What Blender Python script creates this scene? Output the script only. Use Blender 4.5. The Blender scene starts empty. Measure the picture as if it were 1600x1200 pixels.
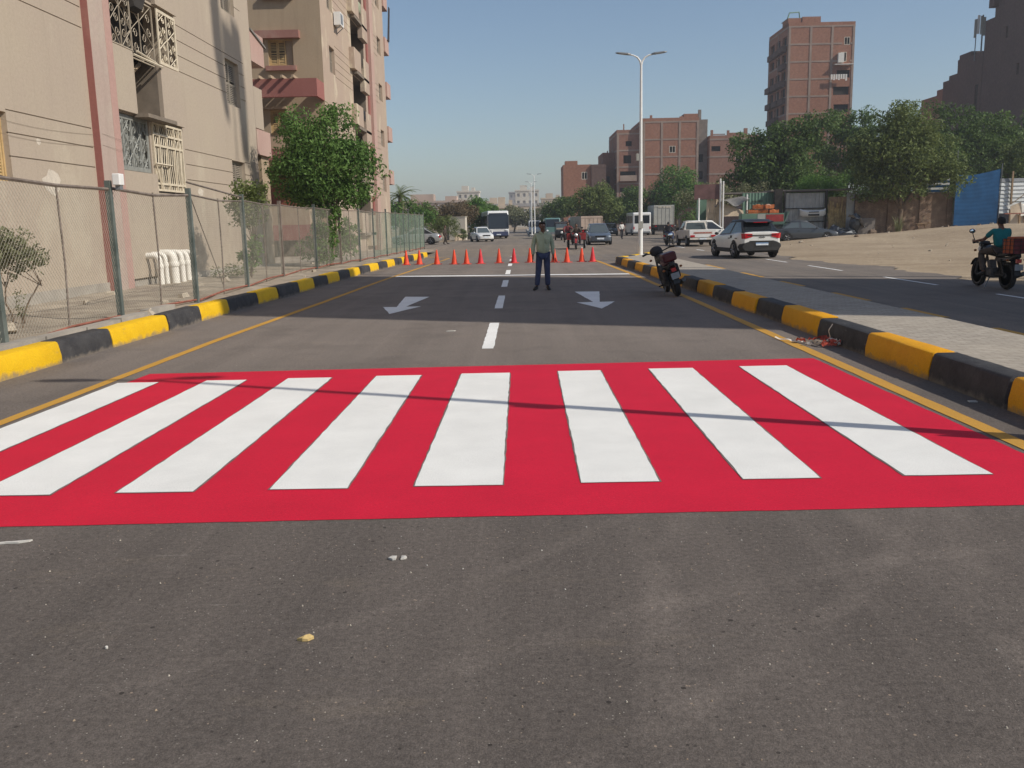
import bpy, math, random
import numpy as np
from mathutils import Vector, Matrix
rnd = random.Random(7)
R = math.radians
SC = bpy.context.scene
COL = SC.collection

# ------------------------------------------------------------------ helpers
class MB:
    """collects shapes and links them as ONE mesh object"""
    def __init__(s, T=None):
        s.v = []; s.f = []; s.m = []; s.T = T
    def add(s, vs, fs, mi=0):
        o = len(s.v)
        if s.T is not None:
            vs = [s.T @ Vector(p) for p in vs]
        s.v.extend([tuple(p) for p in vs])
        for f in fs:
            s.f.append([i + o for i in f]); s.m.append(mi)
        return s
    def box(s, x0, x1, y0, y1, z0, z1, mi=0):
        return s.add([(x0,y0,z0),(x1,y0,z0),(x1,y1,z0),(x0,y1,z0),(x0,y0,z1),(x1,y0,z1),(x1,y1,z1),(x0,y1,z1)],
                     [(3,2,1,0),(4,5,6,7),(0,1,5,4),(1,2,6,5),(2,3,7,6),(3,0,4,7)], mi)
    def quad(s, a, b, c, d, mi=0):
        return s.add([a,b,c,d], [(0,1,2,3)], mi)
    def poly(s, pts, mi=0):
        return s.add(pts, [tuple(range(len(pts)))], mi)
    def prism(s, pts, axis, a, b, mi=0):
        """2D polygon extruded along axis from a to b; pts are the other two coordinates in order"""
        def mk(p, t):
            return {'x': (t,p[0],p[1]), 'y': (p[0],t,p[1]), 'z': (p[0],p[1],t)}[axis]
        n = len(pts)
        vs = [mk(p,a) for p in pts] + [mk(p,b) for p in pts]
        fs = [tuple(range(n))[::-1], tuple(range(n,2*n))]
        fs += [(i,(i+1)%n,n+(i+1)%n,n+i) for i in range(n)]
        return s.add(vs, fs, mi)
    def loft(s, rings, mi=0, cap=True, closed=True):
        n = len(rings[0]); vs = [p for r in rings for p in r]; fs = []
        for k in range(len(rings)-1):
            for i in range(n if closed else n-1):
                j = (i+1) % n
                fs.append((k*n+i, k*n+j, (k+1)*n+j, (k+1)*n+i))
        if cap:
            fs.append(tuple(range(n))[::-1]); fs.append(tuple(range((len(rings)-1)*n, len(rings)*n)))
        return s.add(vs, fs, mi)
    def tube(s, pts, r, n=6, mi=0, cap=True):
        pts = [Vector(p) for p in pts]
        rs = r if isinstance(r, (list,tuple)) else [r]*len(pts)
        rings = []; ref = None
        for i,p in enumerate(pts):
            d = (pts[min(i+1,len(pts)-1)] - pts[max(i-1,0)])
            if d.length < 1e-9: d = Vector((0,0,1))
            d.normalize()
            if ref is None:
                ref = Vector((1,0,0)) if abs(d.x) < .8 else Vector((0,1,0))
            u = ref - d*ref.dot(d)
            if u.length < 1e-6: u = d.orthogonal()
            u.normalize(); ref = u; w = d.cross(u)
            rings.append([p + u*(rs[i]*math.cos(2*math.pi*k/n)) + w*(rs[i]*math.sin(2*math.pi*k/n)) for k in range(n)])
        return s.loft(rings, mi, cap)
    def lathe(s, prof, n=16, c=(0,0,0), axis='z', mi=0):
        def mk(r, h, a):
            x, y = r*math.cos(a), r*math.sin(a)
            p = {'z': (x,y,h), 'x': (h,x,y), 'y': (x,h,y)}[axis]
            return (p[0]+c[0], p[1]+c[1], p[2]+c[2])
        rings = [[mk(r,h,2*math.pi*k/n) for k in range(n)] for r,h in prof]
        return s.loft(rings, mi, True)
    def ball(s, c, r, nu=10, nv=6, mi=0):
        if not isinstance(r, (list,tuple)): r = (r,r,r)
        rings = []
        for j in range(nv+1):
            ph = -math.pi/2 + math.pi*j/nv
            q = max(math.cos(ph), .02)
            rings.append([(c[0]+r[0]*q*math.cos(2*math.pi*k/nu), c[1]+r[1]*q*math.sin(2*math.pi*k/nu), c[2]+r[2]*math.sin(ph)) for k in range(nu)])
        return s.loft(rings, mi, True)
    def build(s, name, mats, parent=None, smooth=None, bevel=0, seg=2):
        me = bpy.data.meshes.new(name)
        me.from_pydata(s.v, [], s.f)
        if not isinstance(mats, (list,tuple)): mats = [mats]
        for m in mats: me.materials.append(m)
        if len(mats) > 1: me.polygons.foreach_set('material_index', s.m)
        if smooth is not None:
            me.polygons.foreach_set('use_smooth', [True]*len(s.f))
            me.set_sharp_from_angle(angle=R(smooth))
        me.update()
        o = bpy.data.objects.new(name, me); COL.objects.link(o)
        if parent is not None: o.parent = parent
        if bevel:
            b = o.modifiers.new('bevel', 'BEVEL'); b.width = bevel; b.segments = seg; b.limit_method = 'ANGLE'; b.angle_limit = R(40)
        return o

def tag(o, label, cat, group=None):
    o['label'] = label; o['category'] = cat
    if group: o['group'] = group
    return o
def structure(o):
    o['kind'] = 'structure'; return o
def thing(name, label, cat, loc=(0,0,0), rz=0., group=None, rot=None):
    o = bpy.data.objects.new(name, None); COL.objects.link(o)
    o.empty_display_size = .2
    o.location = loc; o.rotation_euler = rot if rot else (0,0,rz)
    return tag(o, label, cat, group)
def copy_tree(o, parent=None):
    c = o.copy(); COL.objects.link(c); c.parent = parent
    for ch in list(o.children): copy_tree(ch, c)
    return c
def clone(root, loc, rz, label):
    c = copy_tree(root); c.location = loc
    c.rotation_euler = (root.rotation_euler[0], root.rotation_euler[1], rz); c['label'] = label
    return c
def frame(P, U, N):
    U = Vector(U); N = Vector(N); Z = Vector((0,0,1))
    return Matrix(((U.x,N.x,Z.x,P[0]),(U.y,N.y,Z.y,P[1]),(U.z,N.z,Z.z,P[2]),(0,0,0,1)))

# ------------------------------------------------------------------ materials
def nodes_of(name):
    m = bpy.data.materials.new(name); m.use_nodes = True
    nt = m.node_tree; nt.nodes.clear()
    out = nt.nodes.new('ShaderNodeOutputMaterial'); b = nt.nodes.new('ShaderNodeBsdfPrincipled')
    nt.links.new(b.outputs[0], out.inputs[0])
    return m, nt, b
def N(nt, t, **kw):
    n = nt.nodes.new(t)
    for k,v in kw.items():
        if k in n.inputs: n.inputs[k].default_value = v
        else: setattr(n, k, v)
    return n
def rgba(c): return (c[0],c[1],c[2],1)
def mixc(nt, fac, a, b, blend='MIX'):
    n = nt.nodes.new('ShaderNodeMix'); n.data_type = 'RGBA'; n.blend_type = blend
    for i,v in ((0,fac),(6,a),(7,b)):
        if hasattr(v,'links') or isinstance(v, bpy.types.NodeSocket): nt.links.new(v, n.inputs[i])
        elif isinstance(v,(tuple,list)): n.inputs[i].default_value = rgba(v)
        else: n.inputs[i].default_value = v
    return n.outputs[2]
def ramp(nt, fac, lo, hi, a=0., b=1.):
    n = nt.nodes.new('ShaderNodeMapRange'); n.inputs[1].default_value = lo; n.inputs[2].default_value = hi
    n.inputs[3].default_value = a; n.inputs[4].default_value = b; nt.links.new(fac, n.inputs[0]); return n.outputs[0]
def noise(nt, vec, scale, detail=4, rough=.55, mapping=None):
    if mapping:
        mp = N(nt,'ShaderNodeMapping'); mp.inputs['Scale'].default_value = mapping; nt.links.new(vec, mp.inputs[0]); vec = mp.outputs[0]
    n = N(nt,'ShaderNodeTexNoise', Scale=scale, Detail=detail, Roughness=rough); nt.links.new(vec, n.inputs['Vector']); return n.outputs['Fac']
def coords(nt): return N(nt,'ShaderNodeTexCoord').outputs['Object']
def bump(nt, b, h, strength, dist=.02):
    n = N(nt,'ShaderNodeBump', Strength=strength, Distance=dist); nt.links.new(h, n.inputs['Height']); nt.links.new(n.outputs[0], b.inputs['Normal'])
def mat(name, col, rough=.8, var=.2, scale=2.5, col2=None, b2=0., bscale=60, metal=0., spec=.4, stretch=None, coat=0.):
    m, nt, b = nodes_of(name)
    b.inputs['Roughness'].default_value = rough; b.inputs['Metallic'].default_value = metal
    b.inputs['Specular IOR Level'].default_value = spec
    if coat: b.inputs['Coat Weight'].default_value = coat; b.inputs['Coat Roughness'].default_value = .08
    c = coords(nt)
    if var or col2:
        f = ramp(nt, noise(nt, c, scale, 6, .62, stretch), .3, .7)
        lo = tuple(x*(1-var) for x in col); hi = col2 if col2 else tuple(min(x*(1+var),1) for x in col)
        nt.links.new(mixc(nt, f, lo, hi), b.inputs['Base Color'])
    else: b.inputs['Base Color'].default_value = rgba(col)
    if b2: bump(nt, b, noise(nt, c, bscale, 5), b2)
    return m
def srgb(r, g, b):
    f = lambda c: (c/255/12.92) if c <= 10.3 else ((c/255+.055)/1.055)**2.4
    return (f(r), f(g), f(b))

def asphalt(name, base, dust, dustiness, warm=(.30,.24,.17), y0=None, y1=None, arcs=()):
    m, nt, b = nodes_of(name); c = coords(nt)
    b.inputs['Roughness'].default_value = .9; b.inputs['Specular IOR Level'].default_value = .25
    big = noise(nt, c, .22, 6, .6)
    tracks = noise(nt, c, 1.0, 5, .62, (1.7,.05,1))
    f = mixc(nt, .5, big, tracks)
    f = ramp(nt, f, .38, .66, 0, dustiness)
    if y0 is not None:      # mixes in more of the dust colour further along y
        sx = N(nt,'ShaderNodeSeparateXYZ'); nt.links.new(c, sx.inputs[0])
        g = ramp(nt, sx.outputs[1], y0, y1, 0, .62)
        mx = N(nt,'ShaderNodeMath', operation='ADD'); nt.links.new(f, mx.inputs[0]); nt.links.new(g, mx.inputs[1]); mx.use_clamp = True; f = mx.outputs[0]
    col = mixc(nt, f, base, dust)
    patch = ramp(nt, noise(nt, c, .9, 5, .65), .5, .75, 0, .4)
    col = mixc(nt, patch, col, tuple(x*.74 for x in base))
    smear = ramp(nt, noise(nt, c, 1.3, 7, .72, (.6,1.8,1)), .58, .82, 0, .35)
    col = mixc(nt, smear, col, warm)
    scuff = ramp(nt, noise(nt, c, 2.0, 4, .6, (.5,7.,1)), .66, .76, 0, .55)
    part = ramp(nt, noise(nt, c, .8, 3), .5, .62)
    mq = N(nt,'ShaderNodeMath', operation='MULTIPLY'); nt.links.new(scuff, mq.inputs[0]); nt.links.new(part, mq.inputs[1])
    col = mixc(nt, mq.outputs[0], col, (.40,.37,.33))
    tyre = ramp(nt, noise(nt, c, 1.6, 5, .6, (2.2,.09,1)), .58, .74, 0, .28)
    col = mixc(nt, tyre, col, dust)
    for (ax, ay, ar, aw) in arcs:      # dusty marks of turning tyres
        vs = N(nt,'ShaderNodeVectorMath', operation='DISTANCE'); nt.links.new(c, vs.inputs[0]); vs.inputs[1].default_value = (ax,ay,0)
        sb_ = N(nt,'ShaderNodeMath', operation='SUBTRACT'); nt.links.new(vs.outputs['Value'], sb_.inputs[0]); sb_.inputs[1].default_value = ar
        ab_ = N(nt,'ShaderNodeMath', operation='ABSOLUTE'); nt.links.new(sb_.outputs[0], ab_.inputs[0])
        band = ramp(nt, ab_.outputs[0], aw, aw*.4, 0, .34)
        br_ = ramp(nt, noise(nt, c, 1.5, 6, .75), .40, .62)
        mq2 = N(nt,'ShaderNodeMath', operation='MULTIPLY'); nt.links.new(band, mq2.inputs[0]); nt.links.new(br_, mq2.inputs[1])
        col = mixc(nt, mq2.outputs[0], col, dust)
    mid = ramp(nt, noise(nt, c, 34, 6, .8), .3, .7, .62, 1.38)
    col = mixc(nt, 1.0, col, mid, 'MULTIPLY')
    fine = ramp(nt, noise(nt, c, 130, 4, .8), .3, .7, .60, 1.40)
    col = mixc(nt, 1.0, col, fine, 'MULTIPLY')
    for sc, th, rad, cc, amt in ((46,.72,.14,(.40,.37,.32),.7), (24,.70,.12,(.36,.28,.21),.8), (19,.65,.13,tuple(x*.4 for x in base),.7), (9,.72,.09,tuple(x*.3 for x in base),.8)):
        vo = N(nt,'ShaderNodeTexVoronoi', Scale=sc); nt.links.new(c, vo.inputs['Vector'])
        lt = N(nt,'ShaderNodeMath', operation='LESS_THAN'); nt.links.new(vo.outputs['Distance'], lt.inputs[0]); lt.inputs[1].default_value = rad
        rr = N(nt,'ShaderNodeMath', operation='GREATER_THAN'); nt.links.new(vo.outputs['Color'], rr.inputs[0]); rr.inputs[1].default_value = th
        mu = N(nt,'ShaderNodeMath', operation='MULTIPLY'); nt.links.new(lt.outputs[0], mu.inputs[0]); nt.links.new(rr.outputs[0], mu.inputs[1])
        col = mixc(nt, ramp(nt, mu.outputs[0], 0, 1, 0, amt), col, cc)
    nt.links.new(col, b.inputs['Base Color'])
    h = mixc(nt, .5, noise(nt, c, 110, 5, .75), noise(nt, c, 28, 5, .7))
    bump(nt, b, h, .8, .014)
    return m
def paintmat(name, col, wear=.12, wearcol=(.16,.14,.13), beads=True):
    m, nt, b = nodes_of(name); c = coords(nt)
    b.inputs['Roughness'].default_value = .7; b.inputs['Specular IOR Level'].default_value = .2
    f = ramp(nt, noise(nt, c, 1.6, 7, .65), .3, .75)
    cc = mixc(nt, f, tuple(x*.90 for x in col), tuple(min(1,x*1.05) for x in col))
    w = ramp(nt, noise(nt, c, 7., 8, .75), .60, .80, 0, wear*3)
    cc = mixc(nt, w, cc, wearcol)
    g = ramp(nt, noise(nt, c, 120, 4, .8), .3, .7, .78, 1.20)
    cc = mixc(nt, 1., cc, g, 'MULTIPLY')
    if beads:
        vo = N(nt,'ShaderNodeTexVoronoi', Scale=30); nt.links.new(c, vo.inputs['Vector'])
        lt = N(nt,'ShaderNodeMath', operation='LESS_THAN'); nt.links.new(vo.outputs['Distance'], lt.inputs[0]); lt.inputs[1].default_value = .07
        cc = mixc(nt, ramp(nt, lt.outputs[0], 0, 1, 0, .45), cc, tuple(min(1,.6*x+.25) for x in col))
    nt.links.new(cc, b.inputs['Base Color'])
    bump(nt, b, noise(nt, c, 120, 4, .7), .35, .01)
    return m
def plaster(name, a, bcol, patchcol, stain=.25, scale=.35):
    m, nt, b = nodes_of(name); c = coords(nt)
    b.inputs['Roughness'].default_value = .9; b.inputs['Specular IOR Level'].default_value = .2
    f = ramp(nt, noise(nt, c, scale, 5, .6), .35, .65)
    col = mixc(nt, f, a, bcol)
    p = ramp(nt, noise(nt, c, .55, 6, .62, (1,1,.55)), .56, .62, 0, .8)
    col = mixc(nt, p, col, patchcol)
    drip = ramp(nt, noise(nt, c, 1.2, 5, .65, (2.2,2.2,.16)), .52, .78, 0, stain)
    col = mixc(nt, drip, col, tuple(x*.5 for x in a))
    g = ramp(nt, noise(nt, c, 14, 6, .7), .25, .75, .9, 1.08)
    col = mixc(nt, 1., col, g, 'MULTIPLY')
    nt.links.new(col, b.inputs['Base Color'])
    bump(nt, b, noise(nt, c, 22, 6, .65), .25, .02)
    return m
def brick(name, c1, c2, mortar, scale=1., rough=.92, soot=.35, patch=None):
    m, nt, b = nodes_of(name); c = coords(nt)
    b.inputs['Roughness'].default_value = rough; b.inputs['Specular IOR Level'].default_value = .15
    sx = N(nt,'ShaderNodeSeparateXYZ'); nt.links.new(c, sx.inputs[0])
    ad = N(nt,'ShaderNodeMath', operation='ADD'); nt.links.new(sx.outputs[0], ad.inputs[0]); nt.links.new(sx.outputs[1], ad.inputs[1])
    cb = N(nt,'ShaderNodeCombineXYZ'); nt.links.new(ad.outputs[0], cb.inputs[0]); nt.links.new(sx.outputs[2], cb.inputs[1])
    br = N(nt,'ShaderNodeTexBrick', Scale=scale); nt.links.new(cb.outputs[0], br.inputs['Vector'])
    br.inputs['Color1'].default_value = rgba(c1); br.inputs['Color2'].default_value = rgba(c2); br.inputs['Mortar'].default_value = rgba(mortar)
    br.inputs['Mortar Size'].default_value = .012; br.inputs['Brick Width'].default_value = .25; br.inputs['Row Height'].default_value = .085
    f = ramp(nt, noise(nt, c, .25, 6, .65), .35, .7, 0, soot)
    col = mixc(nt, f, br.outputs['Color'], tuple(x*.55 for x in c1))
    if patch: col = mixc(nt, ramp(nt, noise(nt, c, 1.1, 7, .7), .52, .66, 0, .7), col, patch)
    g = ramp(nt, noise(nt, c, 2.2, 6, .7), .25, .75, .72, 1.22)
    col = mixc(nt, 1., col, g, 'MULTIPLY')
    nt.links.new(col, b.inputs['Base Color'])
    return m
def leafmat(name, dark, light, trans=.35):
    m, nt, b = nodes_of(name)
    g = N(nt,'ShaderNodeNewGeometry'); c = coords(nt)
    f = mixc(nt, .45, g.outputs['Random Per Island'], ramp(nt, noise(nt, c, .9, 3), .3, .7))
    col = mixc(nt, f, dark, light)
    nt.links.new(col, b.inputs['Base Color']); b.inputs['Roughness'].default_value = .6; b.inputs['Specular IOR Level'].default_value = .18
    t = N(nt,'ShaderNodeBsdfTranslucent'); nt.links.new(col, t.inputs[0])
    mx = N(nt,'ShaderNodeMixShader'); mx.inputs[0].default_value = trans
    nt.links.new(b.outputs[0], mx.inputs[1]); nt.links.new(t.outputs[0], mx.inputs[2])
    nt.links.new(mx.outputs[0], nt.nodes['Material Output'].inputs[0])
    return m
def glassmat(name, col=(.02,.025,.03), rough=.06):
    m, nt, b = nodes_of(name)
    b.inputs['Base Color'].default_value = rgba(col); b.inputs['Roughness'].default_value = rough; b.inputs['Specular IOR Level'].default_value = .6
    return m

M = {}
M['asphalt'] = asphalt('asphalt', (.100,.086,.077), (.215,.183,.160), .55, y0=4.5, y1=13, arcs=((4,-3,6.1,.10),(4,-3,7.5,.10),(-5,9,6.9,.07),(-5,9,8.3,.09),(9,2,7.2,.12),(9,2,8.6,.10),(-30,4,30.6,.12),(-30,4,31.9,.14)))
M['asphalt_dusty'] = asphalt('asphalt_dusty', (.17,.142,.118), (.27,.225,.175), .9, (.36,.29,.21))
M['asphalt_right'] = asphalt('asphalt_right', (.135,.119,.106), (.25,.21,.175), .85)
M['red_paint'] = paintmat('red_paint', (.60,.010,.040), .04, (.40,.05,.06))
M['white_paint'] = paintmat('white_paint', (.80,.80,.77), .03, (.5,.48,.45))
M['road_white'] = paintmat('road_white', (.84,.84,.82), .07)
M['line_yellow'] = paintmat('line_yellow', (.55,.30,.055), .12)
M['seam'] = mat('seam', (.17,.13,.12), .9, .3, 9)
M['kerb_yellow'] = mat('kerb_yellow', (.78,.47,.008), .55, .16, 3.2, b2=.35, bscale=30)
M['kerb_amber'] = mat('kerb_amber', (.82,.38,.008), .55, .16, 3.2, b2=.35, bscale=30)
M['kerb_black'] = mat('kerb_black', (.030,.029,.032), .6, .5, 4., b2=.5, bscale=26, col2=(.13,.12,.115))
M['dirt'] = mat('dirt', (.36,.275,.185), .95, .28, .35, col2=(.50,.40,.28), b2=.6, bscale=6)
M['verge'] = mat('verge', (.30,.245,.19), .95, .35, 1.3, col2=(.46,.39,.30), b2=.8, bscale=9)
M['concrete'] = mat('concrete', (.33,.30,.26), .9, .25, 1.4, b2=.3, bscale=20)
M['concrete_dark'] = mat('concrete_dark', (.20,.175,.155), .9, .25, 1.0)
M['plaster_a'] = plaster('plaster_a', (.425,.358,.280), (.405,.335,.270), (.46,.395,.31), .16)
M['plaster_b'] = plaster('plaster_b', (.435,.345,.265), (.405,.31,.25), (.56,.48,.36), .25)
M['plaster_side'] = plaster('plaster_side', (.37,.285,.20), (.40,.31,.215), (.41,.32,.225), .3)
M['pink'] = plaster('pink', (.46,.325,.275), (.44,.285,.245), (.48,.37,.30), .2)
M['pink_dark'] = plaster('pink_dark', (.285,.112,.098), (.32,.135,.115), (.34,.16,.135), .25)
M['pink_mid'] = plaster('pink_mid', (.30,.15,.125), (.34,.18,.15), (.36,.22,.18), .2)
M['pilaster_pale'] = plaster('pilaster_pale', (.43,.345,.295), (.42,.32,.275), (.45,.37,.31), .2)
M['patch'] = mat('patch', (.56,.50,.42), .9, .15, 6, b2=.4, bscale=20)
M['wire_grey'] = mat('wire_grey', (.27,.22,.17), .8, 0)
M['patch_dull'] = mat('patch_dull', (.435,.375,.30), .9, .1, 3, b2=.3, bscale=20)
M['pink2'] = plaster('pink2', (.43,.27,.235), (.45,.29,.25), (.46,.31,.26), .2)
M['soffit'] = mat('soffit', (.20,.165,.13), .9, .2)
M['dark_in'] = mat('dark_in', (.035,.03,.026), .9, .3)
M['shutter'] = mat('shutter', (.47,.33,.16), .7, .2, 5)
M['shutter_grey'] = mat('shutter_grey', (.30,.26,.21), .7, .2, 5)
M['iron_cream'] = mat('iron_cream', (.62,.54,.41), .6, .15, 6)
M['iron_grey'] = mat('iron_grey', (.24,.245,.225), .6, .2, 6)
M['iron_beige'] = mat('iron_beige', (.40,.34,.26), .6, .2, 6)
M['fence_green'] = mat('fence_green', (.085,.115,.105), .6, .25, 3, col2=(.16,.18,.165))
M['fence_wire'] = mat('fence_wire', (.30,.285,.235), .6, .25, 3, metal=.0)
M['wire_green'] = mat('wire_green', (.16,.22,.165), .6, .25, 3)
M['fence_rail'] = mat('fence_rail', (.17,.13,.10), .7, .3, 5, col2=(.24,.20,.17))
M['rust'] = mat('rust', (.25,.09,.06), .85, .4, 6)
M['pvc'] = mat('pvc', (.78,.75,.68), .5, .08, 8)
M['pole_white'] = mat('pole_white', (.78,.78,.76), .4, .05, 3)
M['lamp_grey'] = mat('lamp_grey', (.18,.19,.20), .45, .1, 3)
M['lens'] = mat('lens', (.55,.56,.55), .3, 0)
M['black'] = mat('black', (.014,.014,.015), .5, .2, 6)
M['tyre'] = mat('tyre', (.022,.021,.021), .85, .3, 9)
M['rubber'] = mat('rubber', (.03,.03,.031), .75, .2, 9)
M['rim'] = mat('rim', (.32,.32,.33), .35, .1, 6, metal=.7)
M['rim_dark'] = mat('rim_dark', (.10,.10,.105), .4, .15, 6, metal=.5)
M['chrome'] = mat('chrome', (.55,.55,.56), .2, 0, metal=1.)
M['mirror_glass'] = mat('mirror_glass', (.85,.88,.9), .04, 0, metal=1.)
M['glass'] = glassmat('glass')
M['glass_light'] = glassmat('glass_light', (.08,.10,.11), .1)
M['red_light'] = mat('red_light', (.45,.012,.02), .25, 0, coat=.5)
M['headlamp'] = mat('headlamp', (.72,.74,.75), .15, 0, coat=.6)
M['amber'] = mat('amber', (.30,.09,.015), .3, 0)
M['plate'] = mat('plate', (.70,.76,.82), .5, .1, 9)
M['plate_grey'] = mat('plate_grey', (.30,.32,.34), .6, .2, 9)
M['plate_blue'] = mat('plate_blue', (.12,.28,.55), .5, .1, 9)
def carpaint(n, c, met=0.): return mat(n, c, .32, .06, 1.5, metal=met, coat=.5)
M['car_white'] = carpaint('car_white', (.74,.74,.72))
M['car_silver'] = carpaint('car_silver', (.42,.42,.41), .5)
M['car_bluegrey'] = carpaint('car_bluegrey', (.12,.145,.18), .4)
M['car_dark'] = carpaint('car_dark', (.055,.062,.072), .3)
M['car_oldwhite'] = mat('car_oldwhite', (.60,.56,.50), .5, .2, 2.2)
M['bus_green'] = carpaint('bus_green', (.10,.36,.17))
M['truck_teal'] = carpaint('truck_teal', (.12,.22,.21))
M['box_grey'] = mat('box_grey', (.36,.36,.33), .6, .15, 2)
M['box_beige'] = mat('box_beige', (.40,.31,.25), .7, .2, 1.5)
M['red_metal'] = mat('red_metal', (.30,.035,.035), .5, .3, 3)
M['cone'] = mat('cone', (.78,.075,.025), .5, .14, 5)
M['cone_red'] = mat('cone_red', (.66,.035,.045), .5, .14, 5)
M['cone_base'] = mat('cone_base', (.50,.045,.03), .6, .2, 6)
M['corr_grey'] = mat('corr_grey', (.36,.365,.36), .55, .25, 1.2, metal=.2)
M['corr_green'] = mat('corr_green', (.115,.20,.15), .6, .25, 1.2)
M['corr_blue'] = mat('corr_blue', (.010,.050,.125), .85, .25, 1., col2=(.014,.062,.15), spec=.1)
M['slat_white'] = mat('slat_white', (.55,.57,.57), .5, .2, 2)
M['slat_bluewhite'] = mat('slat_bluewhite', (.07,.20,.40), .5, .2, 2)
M['tarp'] = mat('tarp', (.50,.40,.29), .85, .25, 1.5, b2=.4, bscale=5)
M['tarp_grey'] = mat('tarp_grey', (.20,.19,.175), .85, .3, 1.5)
M['tarp_white'] = mat('tarp_white', (.62,.58,.50), .8, .15, 1.5)
M['wood'] = mat('wood', (.28,.19,.11), .8, .3, 4)
M['straw'] = mat('straw', (.42,.29,.12), .95, .5, 3, col2=(.62,.46,.22))
M['orange'] = mat('orange', (.45,.125,.03), .6, .3, 3)
M['sign_brown'] = mat('sign_brown', (.16,.085,.08), .6, .3, 2)
M['trunk'] = mat('trunk', (.16,.115,.08), .95, .35, 6, b2=.6, bscale=14)
M['trunk_white'] = mat('trunk_white', (.52,.48,.40), .9, .25, 6)
M['leaf'] = leafmat('leaf', (.040,.094,.020), (.185,.31,.08))
M['leaf_bright'] = leafmat('leaf_bright', (.055,.13,.025), (.17,.31,.06))
M['leaf_dark'] = leafmat('leaf_dark', (.024,.056,.016), (.165,.245,.068))
M['leaf_olive'] = leafmat('leaf_olive', (.040,.066,.018), (.235,.285,.092))
M['leaf_dusty'] = leafmat('leaf_dusty', (.11,.125,.06), (.30,.30,.17))
M['leaf_brown'] = leafmat('leaf_brown', (.075,.062,.036), (.21,.15,.085), .2)
M['brick_red'] = brick('brick_red', (.37,.155,.098), (.30,.125,.082), (.32,.235,.18))
M['brick_mid'] = brick('brick_mid', (.33,.15,.105), (.27,.12,.085), (.29,.22,.175))
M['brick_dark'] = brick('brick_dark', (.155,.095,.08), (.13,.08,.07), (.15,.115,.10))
M['brick_wall'] = brick('brick_wall', (.22,.135,.095), (.17,.105,.075), (.34,.28,.21), soot=.6, patch=(.36,.28,.20))
M['frame_conc'] = mat('frame_conc', (.30,.225,.185), .92, .2, .6)
M['far_beige'] = mat('far_beige', (.50,.41,.31), .9, .2, .1)
M['far_pink'] = mat('far_pink', (.46,.35,.28), .9, .2, .1)
M['far_white'] = mat('far_white', (.56,.51,.43), .9, .12, .1)
M['far_grey'] = mat('far_grey', (.33,.31,.30), .9, .15, .1)
M['skin'] = mat('skin', (.17,.085,.055), .6, .1, 6)
M['skin_dark'] = mat('skin_dark', (.10,.05,.033), .6, .1, 6)
M['hair'] = mat('hair', (.012,.010,.009), .7, .3, 20)
M['shirt_green'] = mat('shirt_green', (.40,.44,.31), .9, .12, 9, b2=.5, bscale=14)
M['trousers_navy'] = mat('trousers_navy', (.048,.060,.125), .9, .2, 9, b2=.4, bscale=14)
M['shirt_teal'] = mat('shirt_teal', (.010,.185,.20), .9, .12, 9, b2=.4, bscale=14)
M['cloth_white'] = mat('cloth_white', (.70,.68,.64), .9, .08, 9)
M['cloth_dark'] = mat('cloth_dark', (.035,.033,.038), .9, .2, 9)
M['cloth_brown'] = mat('cloth_brown', (.075,.058,.045), .9, .2, 9)
M['trousers_grey'] = mat('trousers_grey', (.095,.075,.062), .9, .2, 9)
M['shoe'] = mat('shoe', (.015,.013,.013), .5, .1)
M['moto_red'] = mat('moto_red', (.085,.012,.016), .4, .3, 5)
M['moto_black'] = mat('moto_black', (.018,.018,.02), .4, .2, 5)
M['engine'] = mat('engine', (.11,.11,.115), .5, .3, 9, metal=.4)
M['crate'] = mat('crate', (.42,.10,.035), .7, .3, 6)
M['crate_dark'] = mat('crate_dark', (.16,.03,.035), .7, .3, 6)
M['dog_fur'] = mat('dog_fur', (.20,.13,.075), .95, .3, 9)
M['tape_red'] = mat('tape_red', (.60,.10,.06), .6, .2, 20)
M['tape_white'] = mat('tape_white', (.72,.66,.58), .6, .1, 20)
M['paper'] = mat('paper', (.52,.50,.46), .8, .08, 9)
M['leaf_dry'] = mat('leaf_dry', (.55,.40,.17), .8, .25, 40)
M['rubble'] = mat('rubble', (.42,.36,.28), .95, .3, 5)

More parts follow.
